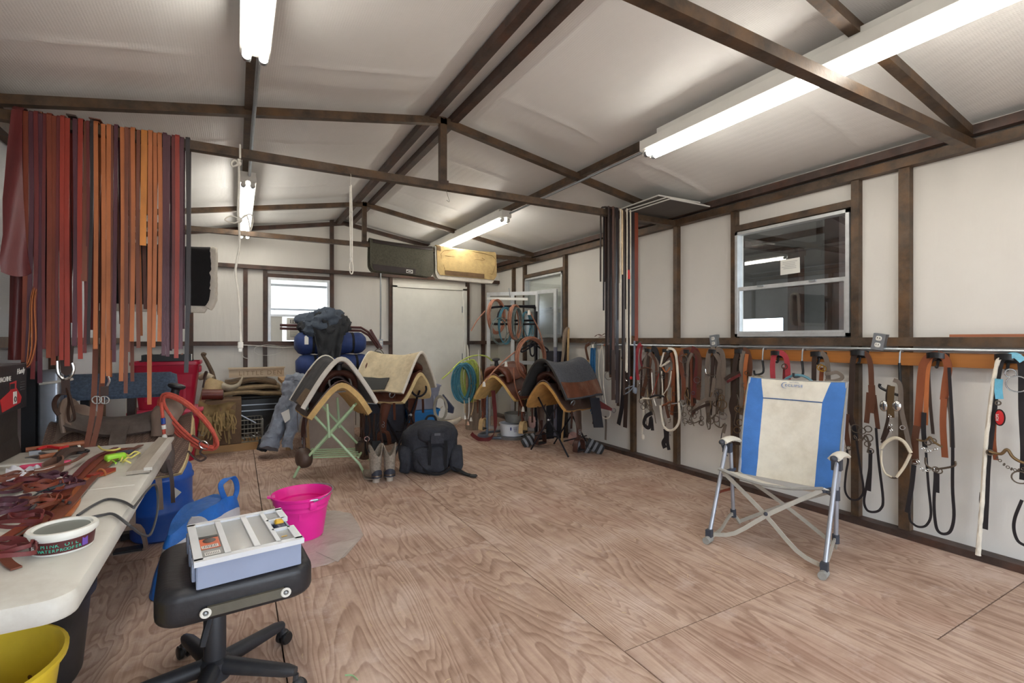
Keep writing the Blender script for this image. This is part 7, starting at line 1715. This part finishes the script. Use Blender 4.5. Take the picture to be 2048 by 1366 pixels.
# ================================================================ FOREGROUND
# --- camp chair
M_cf = fabric('cream_polyester', 222, 216, 202, .06, bscale=300, dirt=rgb(196, 186, 166)); M_cb = fabric('blue_polyester', 62, 116, 188, .10, bscale=300, rough=.75); M_cg = fabric('grey_piping', 150, 148, 142); M_ct = metal('chair_tube', 168, 172, 182, .38, .55); M_cx = metal('chair_flat_bar', 190, 188, 178, .45, .35); M_cj = plastic('charcoal_joint', 58, 62, 72, .5)
cc = thing('camp_chair', 'folding camp chair with cream and blue fabric by the tack wall', 'chair', (2.67, 1.785, 0))
U_, B_ = V((.254, -.967, 0)), V((.967, .254, 0)); O_ = V((2.67, 1.785, 0))
def CP(a, d, z): return O_ + U_ * a + B_ * d + V((0, 0, z))
for s, nm in ((-1, 'l'), (1, 'r')):
    MB().tube([CP(s * .315, 0, .035), CP(s * .315, .27, .585)], .0125, 10).build('leg', M_ct, cc)
    MB().tube([CP(s * .295, .33, .10), CP(s * .305, .305, .585)], .0125, 10).build('leg', M_ct, cc)
    j = MB().box(CP(s * .315, .005, .05), (.035, .035, .06), rotz(-1.31)).build('foot_joint', M_cj, cc)
    MB().tube([CP(s * .315, -.045, .022), CP(s * .315, .02, .022)], .022, 12).build('foot', M_cg, j)
    MB().flat([CP(s * .305, .01, .035), CP(s * .30, .15, .05), CP(s * .295, .30, .11), CP(s * .28, .40, .03)], U_, .022, .010, 4).build('side_strut', M_cx, cc)
    MB().tube([CP(s * .295, .33, .085), CP(s * .295, .325, .135)], .019, 10).build('joint_collar', M_cj, cc)
    MB().tube([CP(s * .30, .318, .34), CP(s * .30, .312, .40)], .019, 10).build('joint_collar', M_cj, cc)
    MB().box(CP(s * .312, .275, .555), (.05, .045, .06), rotz(-1.31)).build('arm_bracket', M_cj, cc)
    ar = MB().sheet(lambda u, v: CP(s * .315 + (v - .5) * .055, .20 + .24 * u, .605 + .022 * math.sin(PI * (u * .8 + .15)) - .015 * u - .02 * (2 * v - 1) ** 2), 12, 6, .016).build('armrest', M_cf, cc)
    MB().ell(CP(s * .315, .195, .603), (.020, .024, .018), 10, 8, rotz(-1.31)).build('arm_cap', M_cj, ar)
    MB().flat([CP(s * .29, .015, .055), CP(s * .17, .035, .09), CP(-s * .02, .07, .25), CP(-s * .275, .11, .435)], -B_, .024, .008, 3).build('front_cross_bar', M_cx, cc)
    MB().flat([CP(s * .28, .40, .04), CP(0, .395, .22), CP(-s * .28, .37, .38)], -B_, .022, .008, 3).build('rear_cross_bar', M_cx, cc)
    MB().bar(CP(s * .27, .13, .425), CP(s * .30, .36, .40), .02, .018).build('seat_rail', M_cj, cc)
    MB().bar(CP(s * .285, .16, .42), CP(s * .295, .30, .36), .014, .012).build('seat_strut', M_cj, cc)
    MB().tube([CP(s * .285, .40, .36), CP(s * .292, .48, .60), CP(s * .290, .61, 1.005)], .010, 8).build('back_pole', M_ct, cc)
MB().ell(CP(0, .06, .245), (.012, .012, .012), 8, 6).build('rivet', M_cj, cc)
def seat_s(u, v):
    a = (u - .5) * .58; d = .08 + .34 * v
    return CP(a, d, .455 - .095 * v - .045 * math.sin(PI * u) * (1 - .3 * v) + .004 * noise.noise(V((u * 6, v * 6, 0))))
MB().sheet(seat_s, 20, 12, .007).build('seat', M_cf, cc)
MB().tube([seat_s(i / 20, 0) for i in range(21)], .009, 7).build('seat_piping', M_cg, cc)
def back_s(u, v):
    w = .285 + .012 * v; a = (2 * u - 1) * w
    d = .415 + .195 * v - .03 * math.sin(PI * v) + .045 * math.sin(PI * u) * math.sin(PI * min(1, v * 1.1)) ** .7
    z = .365 + .645 * v - .01 * math.sin(PI * u) * (1 if v > .98 else 0)
    return CP(a, d + .004 * noise.noise(V((u * 7, v * 9, 1))), z)
def band(u0, u1, v0, v1, m, nm, off=0.0, nu=8, nv=14):
    f0 = u0 if callable(u0) else (lambda v: u0); f1 = u1 if callable(u1) else (lambda v: u1)
    def fn(u, v):
        vv = v0 + (v1 - v0) * v; return back_s(f0(vv) + (f1(vv) - f0(vv)) * u, vv) - B_ * off
    return MB().sheet(fn, nu, nv, .006).build(nm, m, cc)
VS = .79
lo = lambda v: .185 if v < VS else .185 - .045 * (v - VS) / (1 - VS); ro = lambda v: .785 if v < VS else .785 + .065 * (v - VS) / (1 - VS)
band(lo, ro, 0, VS, M_cf, 'back_panel', nu=14); hr = band(lo, ro, VS, 1, M_cf, 'headrest_panel', nu=14, nv=6)
band(0, lo, 0, VS, M_cb, 'side_panel'); band(0, lo, VS, 1, M_cb, 'side_panel', nv=6); band(ro, 1, 0, VS, M_cb, 'side_panel'); band(ro, 1, VS, 1, M_cb, 'side_panel', nv=6)
M_seamb = fabric('blue_seam', 60, 92, 140)
MB().tube([back_s(.185 + .60 * i / 14, VS) - B_ * .005 for i in range(15)], .0035, 6).build('seam', M_seamb, cc)
MB().tube([back_s(0, i / 14) for i in range(15)] + [back_s(i / 14, 1) for i in range(1, 15)] + [back_s(1, 1 - i / 14) for i in range(1, 15)], .006, 7).build('back_piping', M_cg, cc)
rt = U_; upv = (back_s(.5, 1) - back_s(.5, .8)).normalized(); ax_ = axes(rt, upv); outv = ax_ @ V((0, 0, 1))
if outv.dot(B_) > 0: ax_ = axes(rt, upv)
M_logo = plastic('logo_blue', 96, 128, 178, .6); M_logog = plastic('logo_grey', 130, 140, 160, .6)
pl0 = back_s(.47, .925) - B_ * .0085
lettering('ECLIPSE', .023, M_logo, hr, pl0 - U_ * .038, ax_, spacing=1.12, sx=1.25)
lettering('NATURAL', .011, M_logog, hr, pl0 - U_ * .010 + upv * .026, ax_, spacing=1.2)
MB().tube([pl0 - U_ * .035 + upv * .008 + U_ * (.022 * math.cos(a)) + upv * (.020 * math.sin(a)) for a in [1.2 + 3.9 * i / 14 for i in range(15)]], [.0004, .0018, .0024, .0018, .0004], 6).build('logo_crescent', M_logo, hr)
# --- office chair base and seat
M_of = mat('black_vinyl', rgb(38, 38, 42), .42, var=.25, scale=14, bump=.35, bscale=30, stretch=(1, 4, 1)); M_op = plastic('black_nylon', 40, 41, 46, .5, dirt=rgb(90, 88, 86), amt=.3)
oc = thing('office_stool', 'black office chair without its back, on five castor legs', 'chair', (-.07, 2.08, 0))
HC_ = V((-.07, 2.08, 0))
MB().lathe([(.001, .055), (.05, .055), (.055, .075), (.052, .12), (.036, .13), (.036, .28), (.034, .285), (.024, .285), (.024, .42), (.001, .42)], HC_, 20).build('gas_column', M_op, oc)
for i, a in enumerate((R(38), R(-32), R(-104), R(112), R(184))):
    d = V((math.cos(a), math.sin(a), 0)); q = HC_ + d * .04 + V((0, 0, .10)); e = HC_ + d * .30 + V((0, 0, .085))
    rings = []
    for k_ in range(9):
        u = k_ / 8; c = q.lerp(e, u); n_ = V((-d.y, d.x, 0)); w_ = .032 - .008 * u; h_ = .030 - .010 * u
        if k_ == 8: w_ *= .7; h_ *= .7
        rings.append([c + n_ * w_ * math.cos(b) * (1 if abs(math.cos(b)) < .9 else .95) + V((0, 0, h_ * math.sin(b))) for b in [2 * PI * j / 10 for j in range(10)]])
    lg = MB().loft(rings, True, True, True).build('leg', M_op, oc)
    MB().tube([e + V((0, 0, -.01)), e + V((0, 0, -.035))], .010, 8).build('castor_stem', M_op, lg)
    n_ = V((-d.y, d.x, 0)); cw = e + V((0, 0, -.058)) + d * .008
    for s in (-1, 1): MB().lathe([(.001, -.010), (.022, -.010), (.026, -.004), (.026, .006), (.02, .010), (.001, .010)], cw + n_ * s * .014, 16, axes(V((0, 0, 1)), d) if s > 0 else axes(V((0, 0, 1)), d)).build('castor_wheel', M_black, lg)
    MB().ell(cw + V((0, 0, .012)), (.022, .022, .022), 10, 6).build('castor_hood', M_op, lg)
SC = V((-.008, 2.055, .443)); SR = rotz(R(4))
MB().rbox(SC, (.46, .47, .12), .065, SR, 6, zr=.035).build('seat', M_of, oc)
MB().rbox(SC + V((-.03, .0, -.068)), (.30, .30, .03), .04, SR).build('seat_plate', M_op, oc)
MB().box(HC_ + V((.02, 0, .40)), (.14, .18, .04)).build('mechanism', M_op, oc)
br_ = MB().box(SC + SR @ V((.02, -.240, -.018)), (.22, .012, .030), SR).build('back_bracket', mat('dull_edge', rgb(92, 88, 76), .6), oc)
for dx in (-.095, .135): MB().ring(SC + SR @ V((dx, -.248, -.018)), .012, .0045, (0, 1, 0), 16, 6).build('washer', M_face, br_); MB().ell(SC + SR @ V((dx, -.249, -.018)), (.006, .004, .006), 8, 6).build('bolt', M_zinc, br_)
MB().tube([HC_ + V((.03, -.08, .40)), HC_ + V((-.01, -.13, .33)), HC_ + V((-.03, -.16, .26))], [.004, .005, .010, .012, .010], 8, k=3).build('lever', M_op, oc)
MB().tube([HC_ + V((.13, -.08, .405)), HC_ + V((.13, -.08, .345))], .024, 14).build('tilt_knob', M_black, oc)
# --- parts organiser on the seat
M_org = plastic('organiser_blue_grey', 148, 160, 186, .4); M_orl = mat('clear_lid', rgb(232, 232, 230), .2, var=.03, bump=0, alpha=.38); M_orf = plastic('lid_frame', 218, 221, 225, .35)
og = thing('parts_organiser', 'blue grey parts organiser with clear lid on the black seat', 'organiser', (.02, 2.0, .503), R(7))
W_, D_, H_ = .30, .36, .075
mb = MB(); rr0 = MB()
for x, y, sx, sy in ((0, -D_ / 2, W_, .006), (0, D_ / 2, W_, .006), (-W_ / 2, 0, .006, D_), (W_ / 2, 0, .006, D_)): mb.box((x, y, H_ / 2), (sx, sy, H_))
mb.box((0, 0, .004), (W_, D_, .008)).build('tray', M_org, og, local=True)
for x in (-.065, .02, .09): MB().box((x, 0, .036), (.004, D_ - .01, .064)).build('divider', M_org, og, local=True)
lf_ = MB()
for x, y, sx, sy in ((0, -D_ / 2, W_ + .02, .028), (0, D_ / 2 - .003, W_ + .02, .024), (-W_ / 2 + .003, 0, .024, D_), (W_ / 2 - .003, -.11, .024, .14), (W_ / 2 - .003, .12, .024, .12), (-.065, 0, .018, D_ - .02), (.02, 0, .018, D_ - .02), (.085, 0, .014, D_ - .02), (.115, -.045, .06, .014), (.115, .062, .06, .014)): lf_.box((x, y, H_ + .007), (sx, sy, .016))
lfo = lf_.build('lid_frame', M_orf, og, local=True)
for x0, x1, y0, y1 in ((-.138, -.074, -.165, .165), (-.056, .011, -.165, .165), (.029, .078, -.165, .165), (.092, .136, -.165, -.052), (.092, .136, .069, .165)): MB().box(((x0 + x1) / 2, (y0 + y1) / 2, H_ + .006), (x1 - x0, y1 - y0, .003)).build('lid_pane', M_orl, lfo, local=True)
for y in (-.13, 0.0, .12): MB().rbox((-W_ / 2 - .008, y, .045), (.012, .055, .06), .004).build('latch', M_org, og, local=True)
MB().rbox((.125, .012, H_ - .008), (.035, .09, .03), .008).build('handle_well', plastic('navy_well', 44, 56, 92), og, local=True)
MB().rbox((.125, .045, H_ + .002), (.030, .04, .028), .008).build('yellow_catch', plastic('catch_yellow', 232, 184, 50), og, local=True)
lbz = H_ + .0085
lbk = MB().box((-.105, -.02, lbz), (.056, .12, .0012)).build('picture_label', plastic('label_orange', 214, 98, 50), og, local=True)
MB().box((-.105, .030, lbz + .001), (.056, .022, .001)).build('label_band', M_carton, lbk, local=True)
MB().ell((-.105, -.005, lbz + .001), (.02, .024, .001), 12, 6).build('label_photo', plastic('label_dark', 70, 50, 42), lbk, local=True)
for i in range(9): MB().box((-.127 + i * .0048, -.062, lbz + .001), (.0022 if i % 2 else .0012, .022, .001)).build('barcode_bar', M_carton, lbk, local=True)
MB().box((-.107, -.062, lbz + .0006), (.048, .028, .0008)).build('barcode_ground', M_whitep, lbk, local=True)
wl_ = MB().box((-.105, -.125, lbz), (.044, .030, .0012)).build('white_label', M_whitep, og, local=True)
for i in range(8): MB().box((-.122 + i * .0048, -.125, lbz + .0008), (.0018, .018, .0006)).build('barcode_bar', M_greyp, wl_, local=True)
MB().box((.112, -.115, lbz), (.018, .010, .001)).build('yellow_mark', plastic('mark_gold', 190, 150, 50), og, local=True)
ro_ = random.Random(6)
MB().box((0, 0, .0095), (W_ - .014, D_ - .014, .003)).build('tray_liner', plastic('pale_liner', 214, 208, 198), og, local=True)
for i in range(64):
    x = ro_.choice([ro_.uniform(-.05, .005), ro_.uniform(.03, .075), ro_.uniform(-.13, -.075)]); y = ro_.uniform(-.15, .15)
    MB().rbox((x, y, .022 + .02 * ro_.random()), (.014, .03, .012), .003, rotz(ro_.uniform(0, 3))).thing if False else MB().rbox((x, y, .020 + .022 * ro_.random()), (.014, .032, .014), .003, rotz(ro_.uniform(0, 3))).build('small_part', plastic(['part_peach', 'part_grey', 'part_white', 'part_tan'][i % 4], *[(232, 196, 168), (200, 200, 200), (240, 238, 232), (222, 204, 176)][i % 4]), og, local=True)
# --- pink bucket
M_pk = plastic('hot_pink', 250, 44, 164, .35); bk = thing('pink_bucket', 'hot pink plastic bucket with wire handle on the plastic sheet', 'bucket', (.37, 3.46, 0))
bc_ = V((.37, 3.46, 0))
MB().lathe([(.001, .004), (.125, .004), (.13, .012), (.150, .15), (.155, .19), (.160, .195), (.160, .225), (.172, .228), (.176, .262), (.185, .266), (.187, .280), (.180, .284), (.172, .276), (.124, .02), (.001, .015)], bc_, 40).build('body', M_pk, bk)
MB().prism([bc_ + V((-.16, -.04, .272)), bc_ + V((-.205, -.015, .276)), bc_ + V((-.205, .015, .276)), bc_ + V((-.16, .04, .272))], (0, 0, .008)).build('pouring_lip', M_pk, bk)
for a in (R(-75), R(105)):
    MB().rbox(bc_ + V((.178 * math.cos(a), .178 * math.sin(a), .235)), (.02, .045, .05), .008, rotz(a)).build('handle_lug', M_pk, bk)
hp_ = []
for i in range(17):
    u = PI * i / 16; e0 = V((math.cos(R(-75)), math.sin(R(-75)), 0)); e1 = V((e0.y, -e0.x, 0)) * -1
    hp_.append(bc_ + e0 * .185 * math.cos(u) + e1 * .19 * math.sin(u) + V((0, 0, .262 + .028 * math.sin(u))))
MB().tube(hp_, .004, 7).build('wire_handle', M_zinc, bk)
for p in (hp_[0], hp_[-1]): MB().tube([p + V((-.025, 0, .012)), p + V((.025, 0, .012))], .006, 7).build('handle_hook', M_zinc, bk)
MB().box(bc_ + rotz(R(-100)) @ V((.150, 0, .17)), (.01, .012, .05), rotz(R(-100))).build('rib', M_pk, bk)
# --- plastic sheet
M_sheet = mat('clear_sheet', rgb(224, 214, 206), .18, var=.05, bump=.5, bscale=14, bdist=.02, alpha=.58)
ps = thing('plastic_sheet', 'crumpled clear plastic sheet under the pink bucket', 'plastic sheet', (.46, 3.25, 0))
PG = [FL(*q) for q in ((560, 1120), (575, 1144), (604, 1142), (656, 1130), (690, 1115), (727, 1072), (716, 1048), (702, 1028), (668, 1022), (632, 1025), (600, 1020), (560, 1060))]
cen = sum(PG, V((0, 0, 0))) / len(PG)
def sheetf(u, v):
    a = u * len(PG); i = int(a) % len(PG); p = PG[i].lerp(PG[(i + 1) % len(PG)], a - int(a)); q = cen.lerp(p, .02 + .98 * v)
    q.z = .0035 + .0016 * abs(noise.noise(V((q.x * 16, q.y * 16, 0)))) + .010 * max(0, v - .75) * abs(noise.noise(V((q.x * 5, q.y * 5, 3))))
    return q
MB().sheet(sheetf, 72, 14, .0015).build('film', M_sheet, ps)
q1, q2, q3, q4 = FL(632, 1106), FL(700, 1082), FL(724, 1072), FL(676, 1126)
MB().sheet(lambda u, v: (q1.lerp(q2, u)).lerp(q4.lerp(q3, u), v) + V((0, 0, .007 + .010 * math.sin(PI * u) * (1 - v))), 8, 6, .0015).build('folded_flap', M_sheet, ps)
# --- blue duffel
M_dfl = mat('blue_nylon', rgb(36, 110, 200), .5, var=.2, scale=8, bump=.5, bscale=14, bdist=.02); M_dwh = mat('grey_white_nylon', rgb(196, 200, 208), .6, var=.12, scale=8, bump=.4, bscale=14, bdist=.02)
df = thing('tote_bag', 'slumped blue and pale grey nylon bag beside the table', 'bag', (-.17, 3.2, 0))
def bagp(u, v):
    a = 2 * PI * u; z = v
    p0, p1 = V((-.33, 2.93, 0)), V((-.02, 3.42, 0)); ax = (p1 - p0); L_ = ax.length; ax.normalize(); n_ = V((ax.y, -ax.x, 0))
    k_ = (1 - .55 * z ** 1.6)
    s_ = math.cos(a) * L_ * .52 * (1 - .10 * z); t_ = math.sin(a) * .155 * k_
    p = (p0 + p1) / 2 + ax * s_ + n_ * t_ + V((0, 0, .005 + .37 * z * (1 - .25 * abs(math.cos(a)) ** 3)))
    return p + noise.noise_vector(p * 8) * .022 * (1 if z > .03 else 0) + ax * .05 * z
def bag_band(v0, v1, m, nm, off=0):
    mb = MB(); n = 40; rings = []
    for j in range(9):
        v = v0 + (v1 - v0) * j / 8; rings.append([bagp(i / n, v) for i in range(n)])
    mb.loft(rings, True, True, True); o = mb.build(nm, m, df)
    for p in o.data.vertices: p.co.z = max(p.co.z, .002)
    return o
bag_band(0, .52, M_dfl, 'lower_panel'); bag_band(.52, .80, M_dwh, 'pale_panel'); bag_band(.80, 1.0, M_dfl, 'top_panel')
for q in (((-.06, 3.26, .36), (-.08, 3.22, .46), (-.02, 3.30, .47), (.0, 3.36, .38), (-.03, 3.32, .30)),):
    MB().strap([V(p) for p in q], (.85, .5, 0), .028, .006, 5).build('handle', M_dfl if q[0][0] > -.1 else M_dwh, df)
MB().strap([V((-.21, 2.97, .36)), V((-.16, 3.02, .33)), V((-.12, 3.06, .24)), V((-.10, 3.06, .12))], (.8, .6, 0), .04, .006, 5).build('web_strap', M_dwh, df)
# --- black backpack
M_bp = mat('black_canvas', rgb(42, 44, 52), .85, var=.3, scale=12, bump=.6, bscale=40, bdist=.012, dirt=rgb(72, 72, 78), dirt_amt=.35)
bp = thing('backpack', 'big dusty black backpack slumped on the floor', 'backpack', (1.66, 4.52, 0))
def bpk(c, size, amp, seed, nm, p=.62, m=M_bp, rot=None):
    mb = MB().ell(c, size, 30, 18, p=p, rot=rot)
    for i, q in enumerate(mb.v):
        f = noise.noise_vector(q * 6 + V((seed, 0, 0))) * amp + noise.noise_vector(q * 15 + V((seed, 0, 0))) * amp * .45
        q2_ = q + f; q2_.z = max(q2_.z, .003); mb.v[i] = q2_
    return mb.build(nm, m, bp)
RB = rotz(R(-22))
bpk((1.64, 4.56, .24), (.27, .16, .245), .035, 1, 'body', .66, rot=RB)
bpk((1.60, 4.43, .145), (.17, .07, .13), .02, 4, 'front_pocket', .55, rot=RB)
bpk((1.64, 4.44, .385), (.16, .10, .085), .02, 7, 'lid', .6, rot=RB)
bpk((1.85, 4.40, .13), (.06, .10, .125), .025, 9, 'side_pocket', .6, rot=RB); bpk((1.40, 4.58, .14), (.06, .10, .13), .025, 11, 'side_pocket', .6, rot=RB)
pk = MB().box((1.625, 4.318, .36), (.12, .012, .10), RB).build('lid_pocket', M_bp, bp)
MB().box((1.622, 4.311, .395), (.055, .006, .022), RB).build('name_panel', fabric('faded_patch', 96, 98, 104), pk)
for x, y in ((1.56, 4.345), (1.70, 4.30)): MB().strap([V((x, y, .33)), V((x, y - .012, .24)), V((x, y + .012, .13)), V((x + .01, y + .02, .05))], RB @ V((1, 0, 0)), .028, .005, 5).build('webbing', M_web, bp)
MB().strap([V((1.44, 4.47, .22)), V((1.49, 4.40, .10)), V((1.56, 4.34, .035)), V((1.66, 4.30, .03)), V((1.74, 4.27, .08))], (0, 0, 1), .024, .005, 5).build('webbing', M_web, bp)
MB().strap([V((1.80, 4.34, .07)), V((1.86, 4.26, .02)), V((1.90, 4.17, .012)), V((1.925, 4.12, .012))], (.8, .6, 0), .05, .008, 4).build('waist_strap', M_web, bp)
MB().rbox((1.905, 4.13, .018), (.06, .06, .016), .006, rotz(-.5)).build('buckle', M_black, bp)
MB().tube([V((1.60, 4.60, .46)), V((1.63, 4.60, .52)), V((1.69, 4.58, .52)), V((1.71, 4.57, .46))], .012, 7, k=3).build('grab_handle', M_web, bp)
# --- cowboy boots, heels to the room
M_bs = mat('pale_ostrich', rgb(148, 138, 126), .6, var=.35, scale=60, bump=.5, bscale=120); M_bl = leather('boot_counter', 48, 52, 64, .4); M_sole = mat('pale_sole', rgb(168, 158, 146), .8)
def boot(x, y, rz, label):
    t = thing('cowboy_boot', label, 'boot', (x, y, 0), rz, group='pair of cowboy boots')
    MB().lathe([(.001, 0), (.036, 0), (.033, .015), (.037, .036), (.001, .037)], (0, 0, 0), 14, None, .9, 1.0).build('heel', M_sole, t, local=True)
    MB().sheet(lambda u, v: V(((v - .5) * (.062 + .03 * math.sin(PI * min(1, u * 1.2)) - .05 * max(0, u - .75) / .25), -.03 + .29 * u, .037 - .030 * min(1, u / .45))), 14, 6, .009).build('sole', M_sole, t, local=True)
    rings = []
    for i in range(12):
        u = i / 11; yy = -.035 + .285 * u; w = .036 + .012 * math.sin(PI * min(1, u * 1.15)) - .028 * max(0, u - .7) / .3; h = .10 - .055 * u ** .8; zc = .040 - .028 * min(1, u / .45)
        rings.append([V((w * math.cos(b), yy, zc + .006 + h * .5 + h * .5 * math.sin(b))) for b in [2 * PI * j / 14 for j in range(14)]])
    MB().loft(rings, True, True, True).build('foot', M_bs, t, local=True)
    rings = []; n = 28
    for i in range(13):
        u = i / 12; ring = []
        for j in range(n):
            b = 2 * PI * j / n; r1, r2 = .043 + .018 * u, .050 + .022 * u
            dip = .05 * abs(math.cos(b)) ** 1.5 - .055 * abs(math.sin(b)) ** 3
            z = .06 + .23 * u + dip * max(0, u - .4) / .6
            ring.append(V((r1 * math.cos(b), .012 + r2 * math.sin(b) - .004 * u, z)))
        rings.append(ring)
    inner = [[p * 1 - V((p.x * .10, (p.y - .012) * .10, 0)) for p in g] for g in reversed(rings[4:])]
    MB().loft(rings + inner, True, True, False).build('shaft', M_bs, t, local=True)
    MB().sheet(lambda u, v: V((.052 * math.sin((u - .5) * 2.4), .004 - .054 * math.cos((u - .5) * 2.4), .042 + .075 * v * (1 - .5 * (2 * u - 1) ** 2))), 10, 6, .004).build('heel_counter', M_bl, t, local=True)
    for s in (-1, 1): MB().strap([(s * .060, .0, .27), (s * .066, .01, .30), (s * .062, .02, .275)], (0, 1, 0), .02, .003, 3).build('pull_strap', M_bl, t, local=True)
    MB().flat([V((.05 * math.sin(a), .0 - .058 * math.cos(a), .062)) for a in [-1.3 + 2.6 * i / 10 for i in range(11)]], (0, -1, .1), .012, .004, 0).build('spur_band', M_bit, t, local=True)
    return t
boot(1.085, 4.43, R(12), 'cowboy boot with a pale shaft, next to the mint stand leg'); boot(1.205, 4.42, R(-10), 'cowboy boot with a pale shaft, next to the backpack')
# --- straw and scraps on the floor
rs3 = random.Random(9); mb = MB()
for i in range(90):
    x, y = rs3.uniform(.2, 2.6), rs3.uniform(1.7, 4.2); a = rs3.uniform(0, PI); L_ = rs3.uniform(.01, .045)
    d = V((math.cos(a), math.sin(a), 0)); p = V((x, y, .0022))
    mb.tube([p - d * L_ / 2, p + V((0, 0, .0015)) + V((-d.y, d.x, 0)) * .003, p + d * L_ / 2], .0007, 4)
tag(mb.build('straw', mat('straw', rgb(226, 206, 160), .8)), 'loose straw and splinters scattered on the plywood', 'straw', kind='stuff')
MB().strap([FL(690, 1352) + V((0, 0, .003)), FL(705, 1354) + V((0, 0, .006)), FL(716, 1362) + V((0, 0, .003))], (0, 0, 1), .006, .002, 4).thing('green_scrap', plastic('green_scrap', 160, 200, 150), 'small green plastic scrap on the plywood floor', 'scrap')
lt_ = FL(1430, 988); MB().strap([FL(1432, 990) + V((0, 0, .006)), FL(1445, 984) + V((0, 0, .008)), FL(1460, 980) + V((0, 0, .008)), FL(1470, 974) + V((0, 0, .006))], (0, .3, 1), .022, .004, 4).thing('strap_scrap', LE['rust'], 'scrap of brown strap on the floor behind the chair', 'strap')
